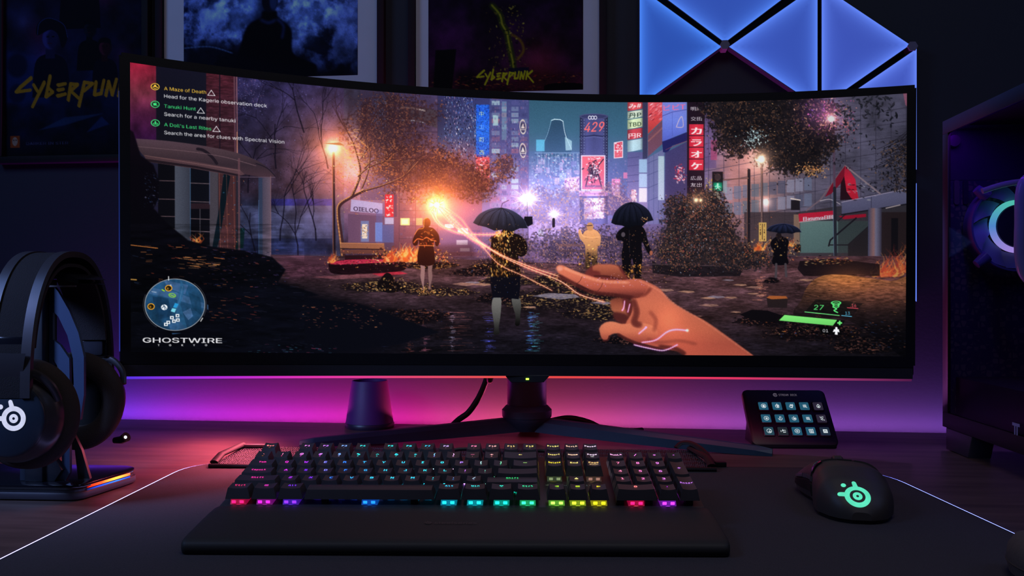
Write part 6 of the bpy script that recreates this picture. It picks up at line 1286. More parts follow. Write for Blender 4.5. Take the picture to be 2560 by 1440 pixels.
# backlight lamps under every key
V = []; Fs = []; Cc = []
for x, y, row in leds:
  for oy in ((.0045,) if row else (.0045, -.0065)):
    M = KM(x, y + oy, .0004); c = lin(rampc(ramp_front if row < 2 else ramp_mid if row < 4 else ramp_top, (x + KW / 2) / KW)); o = len(V)
    for a, d in ((-.002, -.001), (.002, -.001), (.002, .001), (-.002, .001)): V.append(tuple(M @ Vector((a, d, 0)))); Cc.append(list(c) + [1])
    Fs.append([o, o + 1, o + 2, o + 3])
for k in range(10):
    M = KM(X0 + (4.2 + k * .6) * U, Y[0] + .0065, .0004); c = lin(rampc(ramp_front, (4.2 + k * .6) / 22.6)); o = len(V)
    for a, d in ((-.003, -.001), (.003, -.001), (.003, .001), (-.003, .001)): V.append(tuple(M @ Vector((a, d, 0)))); Cc.append(list(c) + [1])
    Fs.append([o, o + 1, o + 2, o + 3])
me = bpy.data.meshes.new('backlight'); me.from_pydata(V, [], Fs); a = me.color_attributes.new('ink', 'FLOAT_COLOR', 'POINT'); a.data.foreach_set('color', np.array(Cc, np.float32).ravel()); me.materials.append(attr_mat('backlight_glow', 22))
o = bpy.data.objects.new('backlight', me); COL.objects.link(o); o.parent = kb; tag(o, kind='stuff')
text_mesh('maker_mark', 'steelseries', mat('mark_print', (.5, .6, .4), .5), kb, .0062, KM(X0 + 16.75 * U, Y[2] + .001, .0003), width=.040)
b = sweep_decal(snail_logo(), lambda x, y: tuple(KM(X0 + 16.75 * U - .025 + x * .0022, Y[2] + .001 + y * .0018, .0003) @ Vector((0, 0, 0)))); b.build('emblem', mat('mark_print'), kb)
# keyboard cable
b = MB(); P = [W(-.085, .885, .02), W(-.08, .905, .012), W(-.078, .95, .008), W(-.062, .985, .024), W(-.03, 1.0, .027), W(.0, .99, .024), W(.02, 1.0, .026), W(.045, 1.0, .022), W(.058, .98, .012), W(.05, .93, .0065)]
P = [Vector(p) for p in P]; P = [W(-.085, .893, .022), W(-.095, .915, .02), W(-.09, .94, .028), W(-.06, .955, .036), W(-.02, .95, .034), W(.0, .935, .036), W(.035, .95, .035), W(.055, .94, .03), W(.06, .915, .018), W(.062, .94, .0068)]
b.tube([tuple(q) for q in spline([tuple(p) for p in P], 6)], .0021, 8); tag(b.build('keyboard_cable', mat('cable_rubber')), 'thin black cable looping up behind the middle of the keyboard', 'cable')
# ---- wrist rest
wr = empty('wrist_rest', W(KX + .001, KZ, .0036), (0, 0, KA)); tag(wr, 'long soft black wrist rest in front of the keyboard with an engraved brand name', 'wrist rest')
b = MB(); n = 80; Lh = .2195
def wsec(i, j):
    x = -Lh * math.cos(PI * i); e = min(1.0, (Lh - abs(x)) / .005); e2 = math.sqrt(max(0, 1 - (1 - e) ** 2)); ins = .008 * (1 - e2)
    prof = [(-.0012, .0005), (-.0012, .0150), (-.0025, .0182), (-.006, .0193), (-.02, .0182), (-.04, .0160), (-.058, .0138), (-.070, .0122), (-.0755, .0108), (-.0775, .0088), (-.0780, .0050), (-.0765, .0010), (-.0745, .0), (-.0012, .0005)]
    y, z = prof[int(round(j * 13))]; c = -.04; y = c + (y - c) * (1 - .18 * (1 - e2)); z = .0 + (z) * (1 - .1 * (1 - e2)); return (x, y * 1.115, z)
b.grid(wsec, n, 13)
for i in (0, 1): b.add([wsec(i, j / 13) for j in range(13)], [list(range(13))], True)
b.build('pad', mat('soft_rubber', (.024, .023, .022), .62, var=.08, bump=.1, bscale=800), wr, 50)
def wz(y): return np.interp(-y, [.006, .02, .04, .058, .070], [.0193, .0182, .0160, .0138, .0122])
m_eng = mat('engraving', (.062, .055, .055), .5)
Vt, Tt = text_geo('steelseries', 'sans', 0, 1, 2); Vt = Vt * .0105; Vt[:, 0] *= .0355 / Vt[:, 0].max(); b = MB()
b.add([(-.0225 + p[0] + .003, -.0500 + p[1] * .95, float(wz((-.0500 + p[1]) / 1.115)) + .0006) for p in Vt], [list(t) for t in Tt]); b.build('engraved_name', m_eng, wr)
b = sweep_decal(snail_logo(), lambda x, y: (-.0245 + x * .0026, -.0475 + y * .0026, float(wz((-.0475 + y * .0026) / 1.115)) + .0006)); b.build('emblem', m_eng, wr)
# ---------------------------------------------------------------- mouse
ms = empty('mouse', W(.3290, .829, .0036), (0, 0, TH - math.radians(10.5))); tag(ms, 'black gaming mouse with a glowing mint emblem on its back, on the mat', 'mouse')
ms.scale = (1.16, 1.12, 1.1)
def mouse_s(i, j, off=0.0):
    """body surface: i 0..1 round the arch from left foot to right foot, j 0..1 from tail to nose"""
    y = -.064 + .128 * j; w = np.interp(j, [0, .03, .08, .2, .4, .6, .8, .95, 1], [.008, .0175, .0245, .0325, .0345, .0320, .0325, .031, .027]); h = np.interp(j, [0, .03, .08, .18, .32, .5, .7, .88, 1], [.010, .0165, .0235, .0335, .0405, .0400, .0335, .0235, .0165])
    a = PI * (1 - i); c, s_ = math.cos(a), math.sin(a); ex = .62; w = w * (1 + (.16 * max(0, (j - .45) / .55) - .15 * math.exp(-((j - .52) / .17) ** 2) * (1 - s_) if c < 0 else 0)); x = math.copysign(abs(c) ** ex, c) * (w + off); z = .0035 + (abs(s_) ** .8) * (h - .0035 + off)
    z += (x / .035) * -.0018 * (s_)
    return Vector((x * (1 - .10 * (1 - s_)), y, z))
m_mouse = mat('mouse_rubber', (.058, .050, .046), .5, var=.06); m_dk = mat('gloss_black', (.012, .012, .014), .12)
def mpatch(i0, i1, j0, j1, off, nu=16, nv=16, th=.0012, shape=None):
    b = MB(); f = shape or (lambda s, t: (s, t))
    def g(s, t): a, c = f(s, t); return (i0 + (i1 - i0) * a, j0 + (j1 - j0) * c)
    b.grid(lambda s, t: mouse_s(*g(s, t), off), nu, nv); b.grid(lambda s, t: mouse_s(*g(1 - s, t), off - th), nu, nv)
    for s in (0, 1): b.grid(lambda t, k: mouse_s(*g(s, t), off - th * k), nv, 1)
    for t in (0, 1): b.grid(lambda s, k: mouse_s(*g(s, t), off - th * k), nu, 1)
    return b
b = MB(); b.grid(lambda i, j: mouse_s(i, j), 44, 60); b.grid(lambda i, j: Vector((mouse_s(0, j).x * (1 - i) + mouse_s(1, j).x * i, mouse_s(0, j).y, .0035)), 4, 60)
for j in (0, 1): b.add([mouse_s(i / 44, j) for i in range(45)], [list(range(45))], True)
body = b.build('body', m_mouse, ms, 60)
b = MB(); b.grid(lambda i, j: Vector((mouse_s(i, j).x * .94, mouse_s(i, j).y * .96, 0.0003 + .0035 * (0 if 0 < i < 1 else 1))) , 44, 40)
b = MB(); pr = [(mouse_s(0, j / 20).x * .95, mouse_s(0, j / 20).y * .97) for j in range(21)] + [(mouse_s(1, j / 20).x * .95, mouse_s(1, j / 20).y * .97) for j in range(20, -1, -1)]
b.prism(pr, .0003, .0038); b.build('base', m_dk, ms)
mpatch(.13, .475, .50, .985, .0013).build('left_button', m_mouse, ms, 60); mpatch(.525, .87, .50, .985, .0013).build('right_button', m_mouse, ms, 60)
b = MB(); b.lathe([(.0, -.0042), (.0105, -.0042), (.0118, -.003), (.0118, .003), (.0105, .0042), (0, .0042)], 30, M=T(-.0005, .033, .0265) @ Ry(PI / 2)); b.build('scroll_wheel', mat('wheel_rubber', (.05, .045, .045), .5), ms)
mpatch(.482, .518, .52, .60, .0016, 6, 6).build('profile_button', mat('wheel_rubber'), ms, 60)
mpatch(.035, .115, .40, .93, .0012, 8, 24).build('grip', mat('ribbed_grip', (.022, .021, .021), .6), ms, 60)
for q in range(7): mpatch(.04 + q * .0105, .045 + q * .0105, .42, .92, .0019, 2, 24, .001).build('grip_rib', mat('ribbed_grip'), ms)
mpatch(.125, .165, .45, .68, .0022, 6, 14, .002).build('side_button', mat('side_button_gloss', (.09, .08, .1), .22), ms, 60); mpatch(.125, .165, .695, .92, .0022, 6, 14, .002).build('side_button', mat('side_button_gloss'), ms, 60)
mpatch(.2, .36, .46, .60, .0016, 10, 10, .001, lambda s, t: (s, t * (.3 + .7 * s))).build('gloss_panel', m_dk, ms, 60)
bv = BVHTree.FromPolygons([v.co.copy() for v in body.data.vertices], [list(p.vertices) for p in body.data.polygons])
def on_mouse(x, y):
    o = Vector((.0055 + x, -.064, .0235 + y)) ; n_ = Vector((0, .62, -.78)).normalized(); up = Vector((0, .78, .62)); P = Vector((-.0035 + x, -.0560, .0215)) + up * y - n_ * .05; hit = bv.ray_cast(P, n_)
    return tuple((hit[0] if hit[0] else P + n_ * .05) + Vector((0, -.0002, .0003)))
k = .0098; ca, sa = math.cos(-.25), math.sin(-.25)
b = sweep_decal(snail_logo(), lambda x, y: on_mouse((x * ca - y * sa) * k + .002, (x * sa + y * ca) * k)); b.build('glowing_emblem', emat('mint_glow', (.12, .85, .55), .95), ms)
# ---------------------------------------------------------------- macro pad with lit buttons
sd_c = W(.3905, 1.158, 0); sd = empty('button_pad', sd_c, (0, 0, TH - math.radians(1.5))); tag(sd, 'black tilted control pad with fifteen lit icon buttons, right of the stand', 'control pad')
lean = math.radians(43); SM = T(0, -.003, .0075) @ Rx(PI / 2 - lean)       # local x right, y up the face, z out of it
m_pad = mat('pad_plastic', (.013, .014, .018), .4)
b = MB(); b.prism(rrect(-.0592, -.003, .0592, .0915, .008), -.010, .0, .0018, M=SM); b.build('body', m_pad, sd)
b = MB(); b.add([(-.052, .004, .0002), (.052, .004, .0002), (.05, .075, .0002), (-.05, .075, .0002), (-.052, .004, .010), (.052, .004, .010), (.05, .058, .056), (-.05, .058, .056), (-.052, .012, .009), (.052, .012, .009)], [[0, 1, 2, 3], [0, 1, 5, 4], [4, 5, 6, 7], [2, 3, 7, 6], [0, 3, 7, 4], [1, 2, 6, 5]]); b.build('stand', m_shell, sd)
b = MB(); b.box(-.054, -.004, .0002, .056, .010, .0075, .002); b.build('foot', m_shell, sd)
m_btn = mat('button_rim', (.02, .026, .032), .15); m_wh = emat('icon_white', (.85, .95, 1), .75, False)
tones = [[1, 1, 1, 1, 3], [1, 1, 1, 1, 3], [2, 4, 1, 1, 5]]
scr_m = {1: emat('button_teal', rgb(34, 84, 108), 1.0, False), 2: emat('button_dull', rgb(38, 68, 82), 1.0, False), 3: emat('button_dim', rgb(44, 38, 56), 1.0, False), 4: emat('button_grey', rgb(34, 40, 48), 1.0, False), 5: emat('button_slate', rgb(32, 44, 62), 1.0, False)}
def icon(k, c):
    st = []
    if k in (0, 5, 10, 12): st += [ring2(0, 0, .82, 1.0, 28)]
    if k in (0,): st += [ring2(0, 0, .0, .5, 14), capsule2(-.4, -.5, .5, -.5, .12, .12)]
    if k == 1: st += [ring2(0, -.1, .65, .85, 24, .2, 2.94 + 3.0), capsule2(-.35, .2, .35, .2, .2, .2), capsule2(-.2, -.3, .2, -.3, .35, .35), capsule2(0, .8, 0, 1, .12, .12)]
    if k == 2: st += [ring2(0, 0, .55, .8, 20, 3.4, 6.1), capsule2(-.5, .3, .6, .1, .2, .2), capsule2(-.2, .7, .5, .6, .14, .14), capsule2(.8, .1, .8, .8, .12, .1), capsule2(-.2, -.8, .5, -.8, .1, .1)]
    if k in (3, 8): st += [ring2(0, 0, .72, .9, 4, PI / 4, 2.25 * PI), ring2(0, 0, .2, .45, 16), capsule2(.3, -.4, .8, -.8, .12, .1)]
    if k == 4: st += [ring2(0, -.15, .6, .75, 24), capsule2(-.35, .5, 0, .9, .12, .06), capsule2(.35, .5, 0, .9, .12, .06), ring2(0, -.3, 0, .35, 12)]
    if k == 5: st += [capsule2(-.3, .3, -.1, -.4, .14, .14), capsule2(.1, .4, .3, -.4, .14, .14), capsule2(-.3, 0, .4, .1, .1, .1)]
    if k == 6: st += [capsule2(-.1, .8, -.1, -.4, .12, .12), capsule2(-.1, .8, .5, .5, .14, .1), capsule2(-.8, 0, -.4, -.7, .1, .12), capsule2(.8, .2, .5, -.6, .1, .12), capsule2(-.3, -.8, .4, -.8, .1, .1)]
    if k == 7: st += [ring2(0, -.1, .7, .85, 24, 2.2, 7.2), capsule2(0, .9, 0, .1, .14, .14), capsule2(-.3, -.2, .35, -.2, .3, .3)]
    if k == 9: st += [capsule2(-.7, .8, -.3, .6, .1, .1), capsule2(0, .8, .7, .75, .1, .1), capsule2(-.5, .2, 0, .3, .14, .14), capsule2(.2, -.1, .5, .2, .12, .12), capsule2(-.5, -.5, .1, -.3, .14, .14), capsule2(.4, -.6, .9, -.8, .12, .12), capsule2(-.1, -.8, .2, -.7, .1, .1)]
    if k == 10: st += [capsule2(-.3, -.3, .4, -.4, .24, .24), capsule2(0, .2, .5, .5, .12, .12)]
    if k == 11: st += [capsule2(0, .8, -.2, .2, .14, .14), capsule2(-.9, .3, -.9, -.4, .1, .1), capsule2(-.5, .0, .3, .2, .16, .16), capsule2(.5, .5, .9, .2, .1, .1), capsule2(-.2, -.6, .8, -.5, .16, .16)]
    if k == 12: st += [ring2(0, 0, .2, .45, 18)]
    if k == 13: st += [capsule2(-.8, .8, .5, .8, .1, .1), capsule2(-.8, .7, -.6, -.8, .12, .12), capsule2(-.3, .6, -.1, -.7, .12, .12), capsule2(.1, .6, .3, -.7, .12, .12), capsule2(.7, 1, .7, -.8, .12, .12), capsule2(-.6, -.85, .8, -.85, .1, .1)]
    if k == 14: st += [ring2(0, 0, .55, 1.15, 4, PI / 4, 2.25 * PI), ring2(0, -.1, .1, .3, 12)]
    return st
for r in range(3):
    for c in range(5):
        x = -.0335 + c * .0193; y = .0615 - r * .0212; O = rrect(-.0083, -.0083, .0083, .0083, .0024, 3)
        b = MB(); b.prism(O, .0, .0014, .0006, M=SM @ T(x, y, 0)); bt = b.build('button', m_btn, sd)
        b = MB(); b.prism(rrect(-.0066, -.0066, .0066, .0066, .0014, 3), .00145, .0016, M=SM @ T(x, y, 0), smooth=False); b.build('button_screen', scr_m[tones[r][c]], bt)
        b = sweep_decal(icon(r * 5 + c, 0), lambda u, v: tuple(SM @ Vector((x + .0004 + u * .0036, y + v * .0036, .0018)))); b.build('icon', m_wh, bt)
m_lt = mat('silver_print', (.45, .45, .5), .4, emit=(.4, .4, .5), es=.25)
text_mesh('lettering', 'STREAM DECK', m_lt, sd, .0066, SM @ T(.0055, .0820, .0002), width=.026)
b = sweep_decal([ring2(0, 0, .75, 1, 26, .5, 5.9), ring2(0, 0, .3, .5, 16, .3, 5.0), capsule2(.1, -.1, .9, -.1, .1, .1)], lambda u, v: tuple(SM @ Vector((-.0125 + u * .0031, .0820 + v * .0031, .0002)))); b.build('maker_mark', m_lt, sd)
# ---------------------------------------------------------------- headphone stand
hs = empty('headphone_stand', W(-.505, .905, 0), (0, 0, TH - math.radians(4))); tag(hs, 'black headphone stand with a glossy light-edged base at the left', 'headphone stand')
O = rpoly([(-.13, -.045), (.066, -.043), (.0785, .034), (.0785, .050), (.064, .062), (-.13, .062)], [.012, .014, .014, .012, .010, .014], 5)
m_gl = mat('piano_black', (.006, .006, .009), .13, var=.05, coat=.6)
b = MB(); b.prism(O, .001, .009, .002); b.build('base_bottom', mat('base_grey', (.035, .03, .04), .45), hs)
b = MB(); b.prism([(x * .985, y * .985) for x, y in O], .0112, .0165, .0016); b.build('base_top', m_gl, hs)
b = MB(); b.prism([(x * .965, y * .965) for x, y in O], .009, .0112); b.build('base_gap', mat('gap_black', (.01, .01, .015), .4), hs)
# lit edges of the base: orange-red above, blue below, along its right side
def ed(z): return [(.0385, -.0505, z), (.1020, .0185, z)]
A = Vector((.0665, -.030, 0)); B2 = Vector((.0782, .034, 0)); nrm = Vector((.985, -.17, 0))
for nm, z, hw_, cs, s_ in (('red_light', .0125, .0013, [(.05, .0, .0), (1, .04, .01), (1, .25, .03), (1, .06, .02)], 4.5), ('blue_light', .0095, .0008, [(.01, .01, .05), (.03, .08, .9), (.05, .2, 1), (.02, .05, .6)], 1.6)):
    color_strip(nm, [tuple(A + (B2 - A) * (k / 12) + nrm * .0004 + Vector((0, 0, z))) for k in range(13)], hw_, cs, (0, 0, 1), attr_mat(nm + '_glow', s_), hs)
b = MB(); b.box(-.001, -.03, .0165, .0185, -.004, .228, .0012); b.build('pole', mat('stand_black', (.014, .016, .022), .35), hs)
b = MB(); b.box(-.009, -.026, .0165, -.0015, -.008, .228, .0012); b.build('rear_rail', mat('rail_blue_grey', (.02, .028, .045), .4), hs)
# pierced side plate
PM = T(.023, -.018, .0165) @ Rx(PI / 2)
def plate(parts, z0, z1):
    b = MB()
    for p in parts: b.prism(p, z0, z1, M=PM, smooth=False)
    return b
x0 = -.0035
sil = [[(x0, 0), (x0 + .004, 0), (x0 + .004, .205), (x0, .205)], [(x0 + .004, .205), (x0 + .004, .178), (x0 + .010, .172), (x0 + .020, .152), (x0 + .026, .128), (x0 + .027, .10), (x0 + .027, .06), (x0 + .034, .064), (x0 + .038, .09), (x0 + .038, .130), (x0 + .032, .155), (x0 + .022, .178), (x0 + .010, .198)], [(x0 + .004, .148), (x0 + .012, .142), (x0 + .022, .128), (x0 + .0225, .10), (x0 + .0225, .02), (x0 + .014, .02), (x0 + .014, .112), (x0 + .004, .128)], [(x0 + .004, 0), (x0 + .018, 0), (x0 + .0225, .008), (x0 + .0225, .02), (x0 + .014, .02), (x0 + .012, .012), (x0 + .004, .035)], [(x0 + .0225, .06), (x0 + .027, .06), (x0 + .027, .10), (x0 + .0225, .10)]]
plate(sil, -.002, .002).build('side_plate', mat('plate_blue_metal', (.04, .065, .13), .4, .3), hs)
b = MB(); b.prism([(-.028, 0), (.004, 0), (.012, .012), (.006, .022), (.006, .05), (-.028, .05)], .001, .014, .001, M=T(.025, -.012, .0165) @ Rx(PI / 2)); b.build('foot_bracket', mat('stand_black'), hs)
b = MB(); b.prism([(.02, .0), (.033, .0), (.024, .03), (.014, .05)], -.002, .002, M=T(.025, -.008, .0165) @ Rx(PI / 2)); b.build('brace', mat('stand_black'), hs)
b = MB(); b.grid(lambda i, j: (-.020 + .080 * i, -.034 + .052 * j, .2375 - .010 * (2 * i - 1) ** 2), 14, 6); b.grid(lambda i, j: (-.020 + .080 * (1 - i), -.034 + .052 * j, .2285 - .006 * (2 * i - 1) ** 2), 14, 6); b.grid(lambda i, j: (-.020 + .080 * i, -.034, .2375 - .010 * (2 * i - 1) ** 2 - (.009 - .004 * (2 * i - 1) ** 2) * j), 14, 1); b.build('cradle', mat('cradle_metal', (.06, .065, .09), .2, .8), hs)
b = MB(); b.box(.026, -.0352, .2195, .058, -.0342, .2212); b.build('chrome_trim', mat('pink_chrome', (.6, .5, .55), .2, .9), hs)
# ---------------------------------------------------------------- headphones hung on the stand
near, far = W(-.4735, .800, .1010), W(-.4800, .952, .0880); mid = (near + far) / 2; ax = (near - far); ax.z = 0
ang = math.atan2(ax.y, ax.x)
hp = empty('headset', (mid.x, mid.y, .0), (0, 0, ang)); tag(hp, 'black headset with a glowing white emblem hanging on the stand', 'headset')
HALF = ax.length / 2; ZC = (near.z + far.z) / 2; TOPZ = .2565
m_hm = mat('headset_metal', (.065, .06, .068), .34, .6); m_fab = mat('black_fabric', (.032, .026, .028), .95, bump=.8, bscale=1400, spec=.2); m_hp = mat('headset_plastic', (.035, .034, .04), .3); m_foam = mat('ear_foam', (.045, .036, .034), .95, bump=.5, bscale=700, spec=.15)
def arc(t, rx, top, zc=ZC + .02):
    a = PI * t; c, s_ = math.cos(a), math.sin(a); return (math.copysign(abs(c) ** .82, c) * rx, zc + (top - zc) * abs(s_) ** .86)
def bandfn(rx, top, w, th, t0=.0, t1=1.0):
    def fn(i, j):
        t = t0 + (t1 - t0) * i; x, z = arc(t, rx, top); x2, z2 = arc(t, rx - th, top - th); q = [(x, -w, z), (x, w, z), (x2, w, z2), (x2, -w, z2), (x, -w, z)][int(round(j * 4))]; return q
    return fn
RX = HALF + .016
for s_ in (-1, 1):
    b = MB(); y0 = s_ * .017
    def fn(i, j, s_=s_):
        f = bandfn(RX, TOPZ, .0045, .006)(i, j); return (f[0], f[1] + s_ * .0175, f[2])
    b.grid(fn, 60, 4, smooth=True); b.build('band_rail', m_hm, hp, 35)
b = MB(); b.grid(bandfn(RX - .0015, TOPZ - .0012, .0135, .0028), 60, 4); b.build('headband', mat('band_cloth', (.014, .012, .013), .9, bump=.6, bscale=1200, spec=.15), hp, 40)
b = MB(); b.grid(bandfn(RX - .010, TOPZ - .0125, .0195, .0035, .1, .9), 60, 4); b.build('fabric_strap', m_fab, hp, 40)
for s_ in (-1, 1):
    b = MB(); x = s_ * (RX - .009); b.box(x - .004, -.019, ZC + .045, x + .004, .019, ZC + .078, .003); bk = b.build('slider_buckle', m_gl, hp)
    b = MB(); b.box(x - s_ * .0045 - .001, -.015, ZC + .049, x - s_ * .0045 + .001, .015, ZC + .066, .002); b.build('buckle_window', mat('buckle_gloss', (.03, .03, .04), .1), bk)
    # yoke: from the band down to the cup hinge
    b = MB(); b.grid(lambda i, j: [(s_ * (RX - .0005 - .011 * i * i), -w, ZC + .045 - .040 * i) for w in ((.018 - .008 * i),)][0] if False else (s_ * (RX + .001 - .007 * i * i - (.006 if j > .5 else 0)), (-1 if j in (0, .75, 1) else 1) * (.019 - .007 * i), ZC + .062 - .034 * i), 10, 4); b.build('yoke', m_hm, hp, 40)
    for q in (-1, 1):
        b = MB(); b.tube([tuple(p) for p in spline([(s_ * (RX - .006), q * .008, ZC + .046), (s_ * (RX - .008), q * .024, ZC + .042), (s_ * (RX - .012), q * .036, ZC + .030), (s_ * (RX - .018), q * .0395, ZC + .016)], 5)], .003, 8, flat=(1, 1.3)); b.build('yoke_arm', m_hm, hp)
    # ear cup, axis along local x, slightly oval
    MC = Matrix.Translation((s_ * HALF, 0, ZC)) @ Rz(0 if s_ > 0 else PI) @ Ry(PI / 2)
    b = MB(); b.lathe([(.0, .012), (.033, .012), (.035, .0108), (.0365, .008), (.0400, .004), (.0420, -.002), (.0420, -.010), (.039, -.013), (.0, -.013)], 64, M=MC, sx=1.04); b.build('ear_cup', m_hp, hp, 30)
    b = MB(); b.lathe([(.0, .0140), (.0315, .0138), (.0338, .0125), (.0343, .0108)], 64, M=MC, sx=1.04); b.build('speaker_plate', mat('plate_satin', (.016, .026, .042), .32), hp, 30)
    b = MB(); b.lathe([(.024, -.013), (.0435, -.013), (.0480, -.018), (.0495, -.025), (.047, -.031), (.040, -.0335), (.031, -.032), (.0265, -.027), (.0255, -.018)], 56, M=MC, sx=1.1); b.build('ear_cushion', m_foam, hp, 60)
    b = MB(); b.lathe([(0, -.0155), (.026, -.0155)], 40, M=MC, sx=1.1); b.build('inner_cloth', mat('inner_black', (.004, .004, .005), .95), hp)
MC = Matrix.Translation((HALF, 0, ZC)) @ Ry(PI / 2)
k = .0116; ca, sa = math.cos(-.12), math.sin(-.12)
b = sweep_decal(snail_logo(), lambda x, y: (HALF + .0143, ((x * ca - y * sa) * k * .96) * 1 + .0065, ZC + .001 + (x * sa + y * ca) * k)); b.build('glowing_emblem', emat('white_glow', (.70, .74, 1.0), .86), hp)
b = MB(); P = [W(-.437, .950, .053) - Vector((mid.x, mid.y, 0)), W(-.427, .945, .050) - Vector((mid.x, mid.y, 0))]
Mi = Rz(-ang); P = [Mi @ p for p in P]; b.tube([tuple(Mi @ (W(x_, z_, h_) - Vector((mid.x, mid.y, 0)))) for x_, z_, h_ in ((-.452, .955, .046), (-.443, .953, .047), (-.436, .95, .051))], [.0035, .0045, .0055], 12); mc = b.build('microphone', m_dk, hp)
b = MB(); b.lathe([(0, .0002), (.0018, .0002)], 14, M=Matrix.Translation(Mi @ (W(-.4345, .9445, .0515) - Vector((mid.x, mid.y, 0)))) @ Rz(-ang + TH) @ Rx(PI / 2)); b.build('microphone_light', emat('mic_white', (.8, .9, 1), 1.6), mc)
# ---------------------------------------------------------------- computer case
ca0 = W(.596, 1.163, 0); pc = empty('computer_case', ca0, (0, 0, TH + math.radians(-4.6))); tag(pc, 'black glass-sided computer case with a glowing fan at the right edge', 'computer case')
# local: x to the right (into the case), y away, z up; the glass side is the plane x = 0, rear wall at y = 0
D, WD, Z0, Z1 = .46, .225, .0300, .4515; fr = .0205
m_case = mat('case_black', (.014, .013, .013), .45)
b = MB()
for q in ((0, -D, Z0, .004, 0, Z0 + fr), (0, -D, Z1 - fr * .9, .004, 0, Z1), (0, -fr * .8, Z0 + fr, .004, 0, Z1 - fr * .9), (0, -D, Z0 + fr, .004, -D + fr, Z1 - fr)): b.box(*q, .0004)
b.build('side_frame', mat('side_frame_black', (.009, .008, .008), .55), pc)
b = MB(); b.box(.001, -D + fr, Z0 + fr, .003, -fr * .8, Z1 - fr * .9)
gm = bpy.data.materials.new('tinted_glass'); gm.use_nodes = True; nt = gm.node_tree; nn = nt.nodes; nn.remove(nn['Principled BSDF']); t_ = nn.new('ShaderNodeBsdfTransparent'); t_.inputs[0].default_value = (.7, .7, .78, 1); g_ = nn.new('ShaderNodeBsdfGlossy'); g_.inputs['Roughness'].default_value = .03; mx = nn.new('ShaderNodeMixShader'); 
mx.inputs[0].default_value = .015; nt.links.new(t_.outputs[0], mx.inputs[1]); nt.links.new(g_.outputs[0], mx.inputs[2]); nt.links.new(mx.outputs[0], nn['Material Output'].inputs[0])
b.build('glass_panel', gm, pc)
b = MB(); b.box(.004, -D, Z1 - .006, WD, 0, Z1, .001); b.build('top_panel', m_case, pc)
b = MB(); b.box(.004, -D, Z0, WD, 0, Z0 + .012, .001); b.build('bottom_panel', m_case, pc)
b = MB(); b.box(WD - .003, -D, Z0 + .012, WD, 0, Z1 - .006); b.build('right_panel', m_case, pc)
b = MB(); b.box(.004, -D, Z0 + .012, WD - .003, -D + .004, Z1 - .006); b.build('front_panel', m_case, pc)
hm = bpy.data.materials.new('honeycomb_steel'); hm.use_nodes = True; nt = hm.node_tree; nn = nt.nodes; pb = nn['Principled BSDF']; tcn = nn.new('ShaderNodeTexCoord'); vo = nn.new('ShaderNodeTexVoronoi'); vo.feature = 'DISTANCE_TO_EDGE'; vo.inputs['Scale'].default_value = 118; vo.inputs['Randomness'].default_value = .45; nt.links.new(tcn.outputs['Object'], vo.inputs['Vector'])
cr = nn.new('ShaderNodeValToRGB'); cr.color_ramp.elements[0].position = .10; cr.color_ramp.elements[0].color = (.035, .035, .09, 1); cr.color_ramp.elements[1].position = .16; cr.color_ramp.elements[1].color = (.16, .14, .13, 1); nt.links.new(vo.outputs[0], cr.inputs[0]); nt.links.new(cr.outputs[0], pb.inputs['Base Color']); pb.inputs['Roughness'].default_value = .6
b = MB(); b.box(.004, -.003, Z0 + .012, WD - .003, 0, .37); b.build('rear_grille', hm, pc)
b = MB(); b.box(.004, -.0035, .37, WD - .003, 0, Z1 - .006); b.build('rear_panel', mat('blue_black_steel', (.05, .05, .09), .45), pc)
for x, z in ((.017, .353), (.029, .353)): b = MB(); b.prism(rrect(-.0035, -.017, .0035, .017, .0034, 4), 0, .0015, M=T(x, -.0035, z) @ Rx(PI / 2), smooth=False); b.build('slot', mat('slot_grey' if x < .02 else 'slot_dark', (.12, .12, .13) if x < .02 else (.02, .02, .05), .5), pc)
b = MB(); b.lathe([(0, .004), (.008, .004), (.0095, 0)], 16, M=T(.012, -.006, .4235) @ Rx(PI / 2)); b.build('thumb_screw', mat('screw_steel', (.2, .2, .25), .3, .8), pc)
# rear fan
FX, FZ = .0835, .3035
fan = MB(); fy = -.028
fan.lathe([(.058, -.0125), (.0605, -.0125), (.0605, .0125), (.058, .0125), (.057, .0), (.058, -.0125)], 56, M=T(FX, fy + .006, FZ) @ Rx(PI / 2))
for a in (45, 135, 225, 315):
    c, s_ = math.cos(math.radians(a)), math.sin(math.radians(a)); fan.tube([(FX + c * .056, fy - .004, FZ + s_ * .056), (FX + c * .075, fy - .004, FZ + s_ * .072)], [.0085, .006], 12)
fan.build('fan_frame', mat('blue_lit_fan_plastic', (.2, .24, .5), .2), pc)  # bluish light round the fan is tinted into the frame colour
b = MB()
for k in range(9):
    a0 = 2 * PI * k / 9
    b.grid(lambda i, j: (FX + math.cos(a0 + i * .62 + j * .35) * (.036 + .020 * j), fy + .006 - .009 * i, FZ + math.sin(a0 + i * .62 + j * .35) * (.036 + .020 * j)), 6, 8)
b.build('fan_blades', mat('blue_lit_blade', (.4, .5, .7), .3), pc)  # blade colour carries the same bluish light
def ringcol(a): c = math.sin(a); return [(.10 + .35 * max(0, -c), .30 + .35 * max(0, c), .62 - .20 * max(0, c) + .1 * max(0, -c))][0]
n = 48; V = []; Fs = []; Cc = []
for k in range(n):
    a = 2 * PI * k / n; cc = ringcol(a)
    for r, yy in ((.0290, -.0065), (.0320, -.0088), (.0350, -.0065), (.0356, -.001)): V.append((FX + math.cos(a) * r, fy + yy, FZ + math.sin(a) * r)); Cc.append(list(cc) + [1])
for k in range(n):
    for j in range(3): Fs.append([k * 4 + j, ((k + 1) % n) * 4 + j, ((k + 1) % n) * 4 + j + 1, k * 4 + j + 1])
